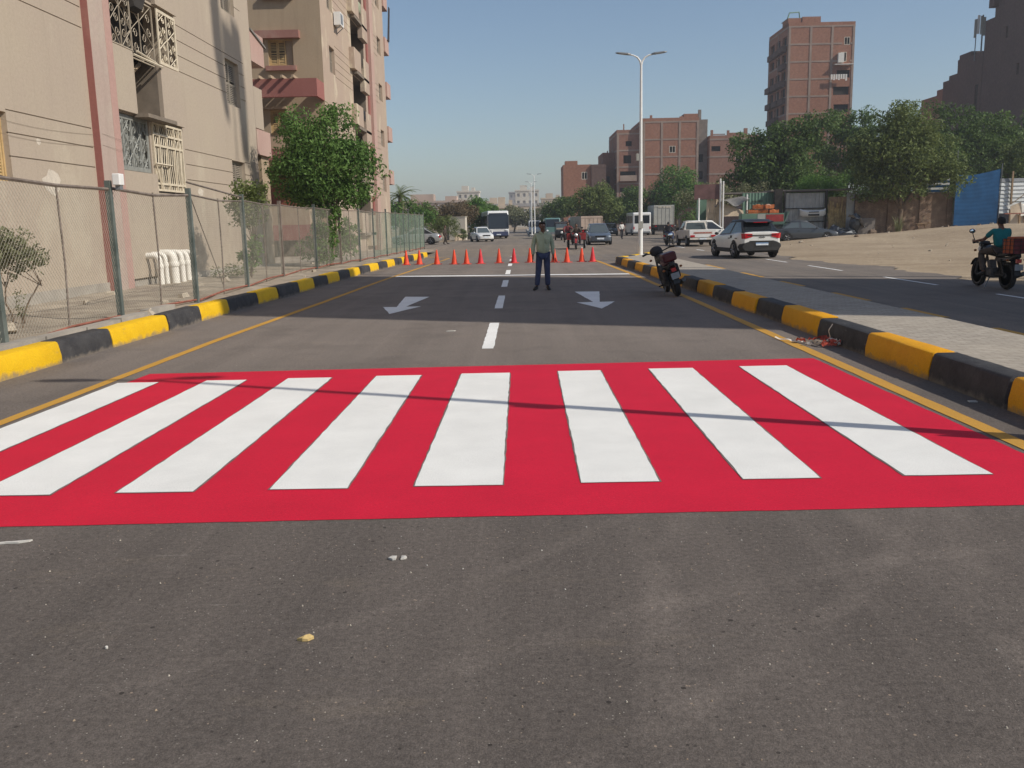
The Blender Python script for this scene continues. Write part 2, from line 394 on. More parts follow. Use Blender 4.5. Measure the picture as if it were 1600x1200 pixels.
def dirtmat(name):
    m, nt, b = nodes_of(name); c = coords(nt); b.inputs['Roughness'].default_value = .97; b.inputs['Specular IOR Level'].default_value = .1
    f = ramp(nt, noise(nt, c, .12, 6, .65), .35, .65); col = mixc(nt, f, (.28,.215,.148), (.42,.335,.235))
    tr = ramp(nt, noise(nt, c, .55, 6, .65, (.22,1.6,1)), .52, .68, 0, .6); col = mixc(nt, tr, col, (.24,.18,.125))
    pale = ramp(nt, noise(nt, c, .5, 6, .7), .55, .75, 0, .55); col = mixc(nt, pale, col, (.55,.46,.34))
    g = ramp(nt, noise(nt, c, 5, 7, .75), .25, .75, .72, 1.22); col = mixc(nt, 1., col, g, 'MULTIPLY')
    for sc, th, rad, cc in ((3.2,.62,.16,(.16,.12,.09)), (6,.62,.18,(.55,.49,.40)), (1.3,.72,.07,(.20,.16,.12))):
        vo = N(nt,'ShaderNodeTexVoronoi', Scale=sc); nt.links.new(c, vo.inputs['Vector'])
        lt = N(nt,'ShaderNodeMath', operation='LESS_THAN'); nt.links.new(vo.outputs['Distance'], lt.inputs[0]); lt.inputs[1].default_value = rad
        rr = N(nt,'ShaderNodeMath', operation='GREATER_THAN'); nt.links.new(vo.outputs['Color'], rr.inputs[0]); rr.inputs[1].default_value = th
        mu = N(nt,'ShaderNodeMath', operation='MULTIPLY'); nt.links.new(lt.outputs[0], mu.inputs[0]); nt.links.new(rr.outputs[0], mu.inputs[1])
        col = mixc(nt, ramp(nt, mu.outputs[0], 0, 1, 0, .75), col, cc)
    nt.links.new(col, b.inputs['Base Color']); bump(nt, b, noise(nt, c, 3.5, 8, .75), .9, .06); return m
M['dirt'] = dirtmat('dirt')
def kerbmat(name, col, col2, scuff):
    m, nt, b = nodes_of(name); c = coords(nt); b.inputs['Roughness'].default_value = .68; b.inputs['Specular IOR Level'].default_value = .25
    f = ramp(nt, noise(nt, c, 3.2, 7, .7), .3, .7); cc = mixc(nt, f, col, col2)
    s_ = ramp(nt, noise(nt, c, 7, 9, .78, (1,.5,1.6)), .60, .70, 0, .8); cc = mixc(nt, s_, cc, scuff)
    sx = N(nt,'ShaderNodeSeparateXYZ'); nt.links.new(c, sx.inputs[0])
    ad = N(nt,'ShaderNodeMath', operation='ADD'); nt.links.new(sx.outputs[2], ad.inputs[0]); nt.links.new(ramp(nt, noise(nt, c, 5, 6, .7), .3, .7, -.05, .05), ad.inputs[1])
    cc = mixc(nt, ramp(nt, ad.outputs[0], .06, .0, 0, .75), cc, (.22,.185,.15))       # splashed grit along the gutter
    g = ramp(nt, noise(nt, c, 60, 5, .8), .25, .75, .80, 1.16); cc = mixc(nt, 1., cc, g, 'MULTIPLY')
    nt.links.new(cc, b.inputs['Base Color']); h = mixc(nt, .5, noise(nt, c, 30, 7, .75), noise(nt, c, 6, 5, .7)); bump(nt, b, h, .7, .02); return m
M['kerb_yellow'] = kerbmat('kerb_yellow', (.70,.41,.008), (.80,.50,.012), (.50,.36,.12))
M['kerb_amber'] = kerbmat('kerb_amber', (.74,.33,.008), (.84,.41,.012), (.45,.30,.12))
M['kerb_black'] = kerbmat('kerb_black', (.030,.029,.032), (.075,.072,.072), (.24,.225,.21))
# small concrete pavers laid flat: brick pattern on x,y
def paver(name):
    m, nt, b = nodes_of(name); c = coords(nt); b.inputs['Roughness'].default_value = .9; b.inputs['Specular IOR Level'].default_value = .2
    br = N(nt,'ShaderNodeTexBrick', Scale=1.); nt.links.new(c, br.inputs['Vector'])
    for k,v in (('Color1',(.33,.295,.25)),('Color2',(.41,.37,.315)),('Mortar',(.20,.175,.145))): br.inputs[k].default_value = rgba(v)
    br.inputs['Mortar Size'].default_value = .006; br.inputs['Brick Width'].default_value = .22; br.inputs['Row Height'].default_value = .11
    f = ramp(nt, noise(nt, c, .8, 6, .65), .35, .7, 0, .6)
    col = mixc(nt, f, br.outputs['Color'], (.44,.39,.32))
    g = ramp(nt, noise(nt, c, 9, 6, .7), .25, .75, .8, 1.15); col = mixc(nt, 1., col, g, 'MULTIPLY')
    nt.links.new(col, b.inputs['Base Color']); bump(nt, b, br.outputs['Fac'], -.5, .006); return m
M['paver'] = paver('paver')
# ------------------------------------------------------------------ camera, sun, sky
F, CX, CY, CAMH, ROLL = 1400., 800., 600., 1.65, .0185
_d = np.array([(814-CX)/F, (CY-350)/F, 1.]); _d /= np.linalg.norm(_d)
_u = np.array([-ROLL, 1, 0.]); _u = _u - _d*_u.dot(_d); _u /= np.linalg.norm(_u)
_r = np.cross(_u, _d)
_W = np.array([_r, _d, _u])                       # world axes seen from the camera
_ex, _ey, _ez = _W @ np.array([1,0,0.]), _W @ np.array([0,1,0.]), _W @ np.array([0,0,1.])
cam = bpy.data.cameras.new('camera'); co = bpy.data.objects.new('camera', cam); COL.objects.link(co)
cam.sensor_width = 36; cam.lens = F/1600*36; cam.clip_start = .1; cam.clip_end = 6000
co.matrix_world = Matrix(((_ex[0],_ey[0],-_ez[0],0),(_ex[1],_ey[1],-_ez[1],0),(_ex[2],_ey[2],-_ez[2],CAMH),(0,0,0,1)))
SC.camera = co
SUN_EL, SUN_H = R(39.3), Vector((.922,-.387,0)).normalized()
sd = Vector((SUN_H.x*math.cos(SUN_EL), SUN_H.y*math.cos(SUN_EL), math.sin(SUN_EL)))
sl = bpy.data.lights.new('sun', 'SUN'); sl.energy = 3.55; sl.angle = R(.53); sl.color = (1,.93,.82)
so = bpy.data.objects.new('sun', sl); COL.objects.link(so); so.rotation_euler = sd.to_track_quat('Z','Y').to_euler()
so.location = (0,0,60)
w = bpy.data.worlds.new('World'); SC.world = w; w.use_nodes = True
wn = w.node_tree; bg = wn.nodes['Background']
sk = wn.nodes.new('ShaderNodeTexSky'); sk.sky_type = 'NISHITA'; sk.sun_disc = False
sk.sun_elevation = SUN_EL; sk.sun_rotation = math.atan2(sd.x, sd.y)
sk.air_density = 1.0; sk.dust_density = 1.0; sk.ozone_density = 1.5; sk.altitude = 30
wn.links.new(sk.outputs[0], bg.inputs[0]); bg.inputs[1].default_value = .094
SC.view_settings.view_transform = 'Standard'; SC.view_settings.look = 'None'; SC.view_settings.gamma = 1; SC.view_settings.exposure = .19
SC.cycles.max_bounces = 6; SC.cycles.diffuse_bounces = 3; SC.cycles.glossy_bounces = 3; SC.cycles.transparent_max_bounces = 6
SC.cycles.use_denoising = True
HAZE = .00065
# ------------------------------------------------------------------ ground, roads, markings
def sheet(name, pts, z, m, thick=0):
    b = MB(); b.poly([(x,y,z) for x,y in pts]); return structure(b.build(name, m))
# ground: one sheet to the horizon, with a soft mound in front of the blue fence
gb = MB(); n = 90
def gz(x, y):
    z = -.03
    z += 1.05*math.exp(-((x-33)/6.5)**2-((y-62)/7.5)**2)
    z += .35*math.exp(-((x-24)/5)**2-((y-64)/5)**2)
    if x > 13 and 15 < y < 75: z += .05*math.sin(x*.9+y*.5)*math.sin(y*.8)*min(1,(x-13)/4)
    return z
xs = [-2500,-900,-300,-120,-60] + [-40+2*i for i in range(61)] + [100,140,220,400,900,2500]
ys = [-300,-60,-20] + [-10+2*i for i in range(56)] + [110,130,160,220,320,500,900,1600,3500]
vs = [(x,y,gz(x,y)) for y in ys for x in xs]; nx = len(xs)
fs = [(j*nx+i, j*nx+i+1, (j+1)*nx+i+1, (j+1)*nx+i) for j in range(len(ys)-1) for i in range(nx-1)]
gb.add(vs, fs); structure(gb.build('ground', M['dirt'], smooth=60))

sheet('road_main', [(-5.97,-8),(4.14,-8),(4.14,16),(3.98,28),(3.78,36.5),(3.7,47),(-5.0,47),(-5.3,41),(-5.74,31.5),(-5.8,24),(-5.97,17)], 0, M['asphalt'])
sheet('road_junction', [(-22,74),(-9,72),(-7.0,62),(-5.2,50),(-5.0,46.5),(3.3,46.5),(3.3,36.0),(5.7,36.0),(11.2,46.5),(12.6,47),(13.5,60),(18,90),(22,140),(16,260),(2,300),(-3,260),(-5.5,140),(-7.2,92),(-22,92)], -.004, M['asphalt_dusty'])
_q = random.Random(41)
_edge = [(float(np.interp(y,[-8,12,24,30,36,47.5],[12.4,12.4,11.6,12.1,11.3,12.2]))+_q.uniform(-.22,.22)+.25*math.sin(y*1.3), y) for y in [-8+.45*i for i in range(124)]]
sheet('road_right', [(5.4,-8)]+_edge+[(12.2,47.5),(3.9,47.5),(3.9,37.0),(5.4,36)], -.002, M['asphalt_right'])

# kerbs: cast blocks painted in turn yellow and black
def kerb(name, path, bounds, side, first, yel='kerb_yellow'):
    """path: (y, x of the road face); side +1: block lies towards +x"""
    b = MB(); r2 = random.Random(3)
    ysp = [p[0] for p in path]; xsp = [p[1] for p in path]
    X = lambda y: float(np.interp(y, ysp, xsp))
    for i in range(len(bounds)-1):
        y0, y1 = bounds[i]+.006, bounds[i+1]-.006
        h = .275 + r2.uniform(-.016,.016); off = r2.uniform(-.02,.02); mi = (i+first) % 2
        rings = []
        for y in (y0, y0+.018, y0+.3*(y1-y0), (y0+y1)/2, y0+.72*(y1-y0), y1-.018, y1):
            e = r2.choice((.008,.012,.018,.04)) if y in (y0,y1) else r2.uniform(-.003,.005)
            x = X(y) + off
            prof = [(0+e,-.06),(0+e,.10),(.030+e,h-.040),(.042+e,h-.012-e),(.066+e,h-e),(.27,h-e),(.27,-.06)]
            rings.append([(x+side*p, y, q) for p,q in prof])
        b.loft(rings, mi)
    return structure(b.build(name, [M[yel],M['kerb_black']], smooth=38))
LK = [(2,-5.95),(17,-5.95),(24,-5.78),(31.5,-5.72),(41,-5.3),(52,-4.95)]
kerb('kerb', LK, [4.4,6.1,7.9,9.6,11.42,12.89,14.96,16.47,18.0,20.0,21.5,23.3,25.0,26.7,28.4,30.1,31.8,33.5,35.2,36.9,38.6,40.3,42.,43.7,45.4,47.1,48.8], -1, 1)
RK = [(2,4.12),(16,4.12),(28,3.96),(36.5,3.76)]
kerb('kerb', RK, [2.4,4.1,5.8,7.55,9.03,10.74,12.53,14.35,15.91,17.6,19.3,21.0,22.7,24.4,26.1,27.8,29.5,31.2,32.9,34.6,36.3], 1, 0, 'kerb_amber')
# kerb across the end of the median
eb = MB(); p0, p1 = Vector((3.78,36.36,0)), Vector((5.75,41.2,0)); dd = (p1-p0); k = 5
for i in range(k):
    a, c = p0+dd*(i/k), p0+dd*((i+1)/k-.003); nn = Vector((dd.y,-dd.x,0)).normalized()
    eb.loft([[(q+nn*o).to_tuple()[:2]+(z,) for o,z in ((0,-.05),(0,.25),(.03,.275),(.25,.275),(.25,-.05))] for q in (a,c)], i%2)
structure(eb.build('kerb', [M['kerb_yellow'],M['kerb_black']]))
# median pavement with paver joints
pb = MB(); r3 = random.Random(5)
edge = lambda y: float(np.interp(y, [-8,16,28,36.5], [4.40,4.40,4.24,4.04]))
pb.loft([[(edge(y),y,.245),(5.86,y,.245),(5.9,y,.22),(5.9,y,-.05)] for y in [-8,2,9,16,22,28,36.6]], 0, False, False)
pb.poly([(4.04,36.6,.245),(5.86,36.6,.245),(5.70,40.95,.245)], 0)
structure(pb.build('pavement', [M['paver'], M['verge']]))
# strip between left kerb and the buildings
vb = MB(); ys2 = [2+1.0*i for i in range(56)]
xs2 = [0,.3,.6,1.0,1.5,2.2,3.0,3.8,4.6]
kx = lambda y: float(np.interp(y, [p[0] for p in LK],[p[1] for p in LK]))-.26
r4 = random.Random(8)
vv = [(kx(y)-d if d < 4.5 else -12.5, y, (.20 if d == 0 else .19+r4.uniform(-.03,.035))) for y in ys2 for d in xs2]
nn = len(xs2)
vb.add(vv, [(j*nn+i, j*nn+i+1, (j+1)*nn+i+1, (j+1)*nn+i) for j in range(len(ys2)-1) for i in range(nn-1)])
structure(vb.build('verge', M['verge'], smooth=60))
vb = MB(); 
structure(MB().box(-40,-12.4,30,58,-.02,.17).build('courtyard', M['verge']))

# zebra crossing
def worn_poly(b, pts, z, jit=.008, step=.12, mi=0):
    out = []
    for i in range(len(pts)):
        a, c = Vector(pts[i]), Vector(pts[(i+1)%len(pts)]); k = max(1,int((c-a).length/step))
        for t in range(k): 
            q = a + (c-a)*(t/k); out.append((q.x+rnd.uniform(-jit,jit), q.y+rnd.uniform(-jit,jit), z))
    b.poly(out, mi)
cb = MB(); worn_poly(cb, [(-4.55,4.86),(3.48,4.98),(3.46,10.62),(-4.40,10.36)], .003, .005)
structure(cb.build('crosswalk', M['red_paint']))
st = [(-4.53,-4.05,-4.50,-4.05),(-3.55,-3.05,-3.53,-3.08),(-2.63,-2.13,-2.63,-2.14),(-1.645,-1.145,-1.65,-1.145),(-.715,-.15,-.70,-.155),(.36,.86,.385,.865),(1.40,1.89,1.415,1.91),(2.44,3.0,2.45,2.985)]
sb, sm = MB(), MB()
for i,(a,b_,c,d) in enumerate(st):
    yn = 5.47+.018*i; yf = 9.74+.05*i
    worn_poly(sm, [(a-.011,yn-.005),(b_+.012,yn-.006),(d+.012,yf+.001),(c-.011,yf+.001)], .0055, .0045, .11)
    worn_poly(sb, [(a,yn),(b_,yn),(d,yf),(c,yf)], .008, .004, .13)
structure(sm.build('crosswalk_seam', M['seam'])); structure(sb.build('crosswalk_stripes', M['white_paint']))

def strip(b, path, w, z, mi=0, jit=.006):
    L = []; Rr = []
    for i in range(len(path)):
        a = Vector(path[max(i-1,0)]); c = Vector(path[min(i+1,len(path)-1)]); d = (c-a).normalized(); nrm = Vector((-d.y,d.x))
        p = Vector(path[i]); L.append(p+nrm*w/2); Rr.append(p-nrm*w/2)
    for i in range(len(path)-1):
        k = max(1,int((Vector(path[i+1])-Vector(path[i])).length/.35)); 
        prev = None
        for t in range(k+1):
            a = L[i]+(L[i+1]-L[i])*t/k; c = Rr[i]+(Rr[i+1]-Rr[i])*t/k
            cur = ((a.x+rnd.uniform(-jit,jit),a.y,z),(c.x+rnd.uniform(-jit,jit),c.y,z))
            if prev: b.quad(prev[0],prev[1],cur[1],cur[0],mi)
            prev = cur
yb = MB()
strip(yb, [(-4.66,-6),(-4.66,13.5),(-4.50,20),(-4.36,28),(-4.0,38),(-3.68,46)], .13, .005)
strip(yb, [(3.60,-6),(3.60,19),(3.52,29),(3.35,37),(3.25,41)], .15, .005)
strip(yb, [(-3.68,46.06),(-5.0,48.4)], .13, .005)
structure(yb.build('edge_line', M['line_yellow']))
yb = MB()
for a,c in ((-6,3),(4.5,13.2),(14.7,16.4),(18,20.1),(22.2,24.2),(26,28.5),(31,34)): strip(yb, [(6.92,a),(6.92,c)], .16, .003)
for a,c in ((36.8,38.2),(40,41.6)): strip(yb, [(6.6,a),(6.3,c)], .16, .003)
structure(yb.build('edge_line', M['line_yellow']))
wb = MB()
for a,c in ((12.0,15.2),(17.87,21.1),(24.1,27.0),(30.3,33.0),(36.2,38.4),(41.5,43.2),(46.5,47)): worn_poly(wb, [(-.56-.0*a,a),(-.40,a),(-.40,c),(-.56,c)], .004, .006)
worn_poly(wb, [(-4.36,29.9),(3.46,28.75),(3.46,29.25),(-4.36,30.45)], .0045, .010, .3)
for a,c in ((13.4,15.4),(17.3,18.9),(21.7,25.0),(28.4,31.9),(34.6,37.7),(41,44.2)): worn_poly(wb, [(9.66+.012*a,a),(9.76+.012*a,a),(9.76+.012*c,c),(9.66+.012*c,c)], .005, .005)
for a,c in ((50,52.2),(56,59.0)): worn_poly(wb, [(10.0,a),(10.12,a),(10.12,c),(10.0,c)], .004, .005)
structure(wb.build('lane_marking', M['road_white']))
# arrows, traced on the ground from their corners
for pts in ([(-2.55,17.11),(-2.12,18.64),(-2.43,18.63),(-2.19,21.15),(-2.78,21.3),(-2.62,18.6),(-2.91,18.66)],
            [(1.54,17.37),(1.95,18.92),(1.63,18.88),(1.87,21.8),(1.28,21.85),(1.49,18.88),(1.15,18.84)]):
    ab = MB(); worn_poly(ab, pts, .005, .008, .2)
    structure(ab.build('road_arrow', M['road_white']))
# loose grit on the near asphalt
gq = random.Random(77); gm_ = MB()
for i in range(330):
    y = 1.9+3.0*gq.random()**1.2; x = gq.uniform(-.62,.62)*y*1.0
    if gq.random() < .35: y += gq.uniform(4.5,9); x = gq.uniform(-4.4,3.4)
    if 4.8 < y < 10.7: continue
    s_ = gq.choice((.0018,.0022,.003,.003,.0045)); a = gq.uniform(0,3)
    gm_.T = Matrix.Translation((x,y,s_*.4)) @ Matrix.Rotation(a,4,'Z')
    gm_.loft([[(-s_,-s_*.7,-s_*.4),(s_,-s_*.8,-s_*.4),(s_*.8,s_*.7,-s_*.4),(-s_*.9,s_*.6,-s_*.4)],[(-s_*.5,-s_*.4,s_*.6),(s_*.6,-s_*.3,s_*.5),(s_*.4,s_*.4,s_*.7),(-s_*.5,s_*.3,s_*.5)]], i%3)
go = gm_.build('grit', [mat('grit_a',(.50,.45,.37),.9,.2), mat('grit_b',(.34,.26,.18),.9,.2), mat('grit_c',(.45,.43,.39),.9,.1)]); go['kind'] = 'stuff'
# ------------------------------------------------------------------ buildings
def facade(mb, W, H, holes, mi=0):
    """wall in the (u, n, z) frame of mb.T with rectangular recesses (u0,u1,z0,z1,depth,reveal_mi,back_mi or None)"""
    us = sorted({0., W, *[h[0] for h in holes], *[h[1] for h in holes]}); us = [u for u in us if 0 <= u <= W]
    zs = sorted({0., H, *[h[2] for h in holes], *[h[3] for h in holes]}); zs = [z for z in zs if 0 <= z <= H]
    for j in range(len(zs)-1):
        zc = (zs[j]+zs[j+1])/2
        row = [h for h in holes if h[2] < zc < h[3]]
        i = 0; run = None
        for i in range(len(us)-1):
            uc = (us[i]+us[i+1])/2
            solid = not any(h[0] < uc < h[1] for h in row)
            if solid and run is None: run = us[i]
            if run is not None and (not solid or i == len(us)-2):
                e = us[i] if not solid else us[i+1]
                mb.quad((run,0,zs[j]),(e,0,zs[j]),(e,0,zs[j+1]),(run,0,zs[j+1]), mi); run = None
    for (u0,u1,z0,z1,d,rm,bm) in holes:
        mb.quad((u0,0,z0),(u0,0,z1),(u0,-d,z1),(u0,-d,z0), rm); mb.quad((u1,0,z0),(u1,-d,z0),(u1,-d,z1),(u1,0,z1), rm)
        mb.quad((u0,0,z0),(u0,-d,z0),(u1,-d,z0),(u1,0,z0), rm); mb.quad((u0,0,z1),(u1,0,z1),(u1,-d,z1),(u0,-d,z1), rm)
        if bm is not None: mb.quad((u0,-d,z0),(u1,-d,z0),(u1,-d,z1),(u0,-d,z1), bm)
def grooves(holes, zlist, u0, u1, blocks, w=.024, d=.03, mi=0):
    for z in zlist:
        cuts = sorted([(b[0]-.0,b[1]+.0) for b in blocks if b[2]-.05 < z+w and b[3]+.05 > z])
        a = u0
        for c0,c1 in cuts:
            if c0 > a: holes.append((a,min(c0,u1),z,z+w,d,mi,mi))
            a = max(a,c1)
        if a < u1: holes.append((a,u1,z,z+w,d,mi,mi))
def louvre(name, T, u0, u1, z0, z1, n, parent, m, leaves=2, step=.065):
    """a shuttered window in the recess: frame, leaves, sloping slats"""
    b = MB(T); w_ = (u1-u0)/leaves
    for k in range(leaves):
        a, c = u0+k*w_+.008, u0+(k+1)*w_-.008; s_ = .06
        b.box(a,a+s_,n,n+.04,z0,z1); b.box(c-s_,c,n,n+.04,z0,z1)
        b.box(a+s_,c-s_,n,n+.04,z0,z0+s_); b.box(a+s_,c-s_,n,n+.04,z1-s_,z1); zm = (z0+z1)/2; b.box(a+s_,c-s_,n,n+.04,zm-.03,zm+.03)
        z = z0+s_+.02
        while z < z1-s_-.02:
            if abs(z-zm) > .06: b.quad((a+s_,n+.035,z),(c-s_,n+.035,z),(c-s_,n+.005,z+step*.75),(a+s_,n+.005,z+step*.75))
            z += step
    return b.build(name, m, parent)
def spiral(b, T, u, z, r, turns, n, rad, flip=1, start=0.):
    pts = []
    for k in range(int(9*turns)+1):
        a = start + flip*2*math.pi*k/9; q = r*(1-.75*k/(9*turns))
        pts.append((u+q*math.cos(a), n, z+q*math.sin(a)))
    b.tube(pts, rad, 4)
def scrollgrille(name, T, u0, u1, z0, z1, n, parent, m, cols=2, rows=3, bar=.018, rad=.011):
    b = MB(T)
    for a in (u0,u1-bar*1.6): b.box(a,a+bar*1.6,n-.015,n+.02,z0,z1)
    for a in (z0,z1-bar*1.6): b.box(u0+bar*1.6,u1-bar*1.6,n-.014,n+.019,a,a+bar*1.6)
    w_, h_ = (u1-u0)/cols, (z1-z0)/rows
    for c in range(cols):
        if c: b.box(u0+c*w_-bar/2,u0+c*w_+bar/2,n-.01,n+.014,z0+bar*1.6,z1-bar*1.6)
        for q in range(rows):
            cu, cz = u0+(c+.5)*w_, z0+(q+.5)*h_
            fl = 1 if (c+q) % 2 else -1
            spiral(b, T, cu-.18*w_*fl, cz+.18*h_, min(w_,h_)*.27, 1.3, n, rad, fl)
            spiral(b, T, cu+.18*w_*fl, cz-.20*h_, min(w_,h_)*.25, 1.3, n, rad, -fl, math.pi)
            b.tube([(cu-.45*w_*fl,n,cz-.48*h_),(cu-.1*w_*fl,n,cz-.1*h_),(cu+.1*w_*fl,n,cz+.12*h_),(cu+.45*w_*fl,n,cz+.48*h_)], rad, 4)
    return b.build(name, m, parent)

# ---- near block on the left
b1 = thing('apartment_building', 'beige plastered block nearest on the left with a pink pilaster and scrollwork window grilles', 'building', (-10.4,0,0), 0, 'apartment blocks along the left side')
Y0, Y1, HT = 6.0, 36.5, 17.6
T1 = frame((0,Y0,0), (0,1,0), (1,0,0)); U = lambda y: y-Y0
holes, blocks = [], []
wins = []
for k in range(5):
    dz = 3.24*k
    wins.append((U(17.15), U(18.74), 2.72+dz, 4.10+dz, 'shutter'))
    wins.append((U(11.0), U(12.6), 2.72+dz, 4.10+dz, 'shutter'))
    wins.append((U(33.2), U(34.72), 2.86+dz, 4.14+dz if k == 0 else 4.44+dz, 'shutter_grey'))
for a in wins:
    holes.append((a[0],a[1],a[2],a[3],.24,0,2)); blocks.append(a)
LG = (U(23.7), U(28.5))
for k in range(6):      # stacked openings of the stair and balcony bay
    z = 1.54+3.24*k
    if k == 0:
        holes.append((U(23.72),U(25.95),3.26,4.74,.30,0,2)); holes.append((U(26.05),U(28.32),2.75,4.74,.30,0,2))
    elif z+3.2 < HT:
        zz = 4.78+3.24*(k-1)
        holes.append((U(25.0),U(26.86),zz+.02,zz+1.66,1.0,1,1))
        holes.append((U(23.72),U(28.42),zz+1.66,min(zz+3.2,HT-.2),.9,0,2))
grooves(holes, [z+3.24*k for k in range(5) for z in (3.22,3.69,4.14) if z+3.24*k < HT-.3], U(8), U(22.45), blocks)
grooves(holes, [z+3.24*k for k in range(5) for z in (3.22,3.69,4.14,4.58) if z+3.24*k < HT-.3 and not (k == 0 and z > 4.5)], U(28.6), U(35.4), blocks)
wb_ = MB(T1); facade(wb_, Y1-Y0, HT, holes)
wb_.T = None
wb_.box(-12,-1.2,Y0,Y1-.0,0,HT-.02,0)      # body of the block behind the facade
wb_.quad((-1.3,Y1,0),(0,Y1,0),(0,Y1,HT),(-1.3,Y1,HT),0); wb_.quad((-1.3,Y0,0),(-1.3,Y0,HT),(0,Y0,HT),(0,Y0,0),0)
wb_.quad((-1.3,Y0,HT),(-1.3,Y1,HT),(0,Y1,HT),(0,Y0,HT),0)
wb_.build('wall', [M['plaster_a'],M['soffit'],M['dark_in']], b1)
rb = MB(); rb.box(-12.2,.25,Y0-.2,Y1+.2,HT,HT+.25); rb.box(-12,.05,Y0,Y1,HT+.25,HT+1.1); rb.build('roof', M['plaster_a'], b1)
pp = MB(); pp.box(0,.17,22.5,23.68,0,HT-.01); pil = pp.build('pilaster', M['pilaster_pale'], b1)
MB().box(.0,.168,22.482,22.498,0,HT-.02).build('painted_edge', M['pink_dark'], pil)
MB().box(.1705,.174,23.3,23.675,0,HT-.02).build('painted_edge', M['pink2'], pil)
MB().box(0,.06,6.1,22.48,0,.42).build('plinth', M['concrete'], b1)
MB().box(.0,.06,23.7,36.45,0,.36).build('plinth', M['concrete'], b1)
for i,a in enumerate(wins):
    wf = MB(T1); f_=.05
    wf.box(a[0],a[0]+f_,-.2,-.12,a[2],a[3]); wf.box(a[1]-f_,a[1],-.2,-.12,a[2],a[3]); wf.box(a[0]+f_,a[1]-f_,-.2,-.12,a[3]-f_,a[3]); wf.box(a[0]+f_,a[1]-f_,-.2,-.12,a[2],a[2]+f_)
    fr = wf.build('window', M[a[4]], b1)
    louvre('shutter', T1, a[0]+f_, a[1]-f_, a[2]+f_, a[3]-f_, -.18, fr, M[a[4]], 2)
# balcony bay: parapets, slabs, brackets and ironwork
for k in range(4):
    zz = 4.78+3.24*k
    MB(T1).box(U(23.7),U(25.0),.003,.12,zz,zz+1.62).build('parapet', M['plaster_a'], b1)
    MB(T1).box(U(26.86),U(28.45),.003,.12,zz,zz+1.60).build('parapet', M['plaster_a'], b1)
    b = MB(T1); b.tube([(U(25.05),-.35,zz+.75),(U(26.5),-.35,zz+1.55)], .07, 5); b.build('brace', M['plaster_side'], b1)
    if zz+3.0 < HT+.5:
        z0, z1 = zz+1.64, zz+3.16
        g = scrollgrille('window_grille', T1, U(23.75), U(25.05), z0, z1, .10, b1, M['iron_beige'], 2, 3)
        scrollgrille('window_grille', T1, U(25.1), U(26.95), z0-.12, z1, -.06, b1, M['iron_beige'], 2, 3, .02, .012)
        scrollgrille('window_grille', T1, U(27.0), U(28.4), z0, z1, .06, b1, M['iron_cream'], 2, 4, .05, .016)
        if k == 0:
            c = MB(T1); c.loft([[(U(25.05),.02,7.5),(U(25.75),.02,7.5),(U(26.5),.02,8.4),(U(26.6),.02,9),(U(24.5),.02,9),(U(24.6),.02,8.4)],[(U(25.15),.22,7.58),(U(25.65),.22,7.58),(U(26.3),.24,8.45),(U(26.4),.24,9),(U(24.7),.24,9),(U(24.8),.24,8.45)]]); c.build('shade_wedge', M['dark_in'], b1)  # dark tapered solid standing in for the shade over the grille
            c = MB(T1); c.tube([(U(25.1),.1,6.34),(U(26.9),.16,6.30)], .035, 5); c.tube([(U(25.2),.16,6.44),(U(26.6),.12,6.36)], .03, 5); c.build('rail', M['iron_cream'], b1)
scrollgrille('window_grille', T1, U(23.75), U(25.92), 3.28, 4.72, -.05, b1, M['iron_grey'], 4, 3, .07, .017)
MB(T1).box(U(23.75),U(25.92),-.16,-.13,3.28,4.72).build('window_shutter', M['iron_grey'], b1)
MB(T1).box(U(23.7),U(26.02),.004,.10,.42,3.25).build('parapet', M['plaster_a'], b1)
db = MB(T1)     # lattice door
for u in (26.08,26.5,27.05,27.65,28.0,28.26): db.box(U(u),U(u)+.055,-.03,.05,2.80,4.72)
for z in (2.80,2.98,4.05,4.36,4.66): db.box(U(26.14),U(28.3),-.028,.048,z,z+.06)
for i in range(15):
    u = 26.12+i*.148; db.tube([(U(u),.0,2.85),(U(u)+.05,.0,3.1),(U(u)-.02,.0,3.5),(U(u)+.04,.0,4.05)], .016, 4)
    db.tube([(U(u),.0,4.12),(U(u)+.12,.0,4.36),(U(u)+.02,.0,4.66)], .014, 4)
db.build('door', M['iron_cream'], b1)
MB(T1).box(U(24.95),U(27.0),.02,.42,4.70,4.80).build('canopy', M['soffit'], b1)
b = MB(T1); b.tube([(U(26.0),.1,3.55),(U(27.2),.1,3.55)], .03, 4); b.tube([(U(26.05),.08,3.55),(U(26.4),.05,2.9)], .025, 4); b.build('bracket', M['iron_cream'], b1)
# rear balconies of the near block
b = MB(); b.box(-2.6,0,36.52,38.35,8.15,8.25); b.box(-.14,0,36.52,38.35,8.25,9.32); b.box(-2.6,-.15,38.2,38.35,8.25,9.32); b.build('balcony', M['pink'], b1)
b = MB(); b.prism([(36.52,9.36),(38.55,9.0),(38.55,8.93),(36.52,9.29)], 'x', -1.2,.06); b.build('balcony_awning', M['tarp_grey'], b1)
b = MB(); b.box(-2.6,-.0,36.52,37.7,5.62,7.2); b.build('balcony', M['plaster_a'], b1)
b = MB(); b.box(-2.6,.02,36.52,38.5,4.60,5.58); b.build('balcony', M['pink'], b1)
b = MB(); b.box(-2.4,-.2,36.52,37.2,1.2,4.59); b.build('rear_wall', M['dark_in'], b1)
b = MB(); b.box(-.35,-.12,37.4,38.5,.2,4.59); b.build('rear_post', M['plaster_side'], b1)

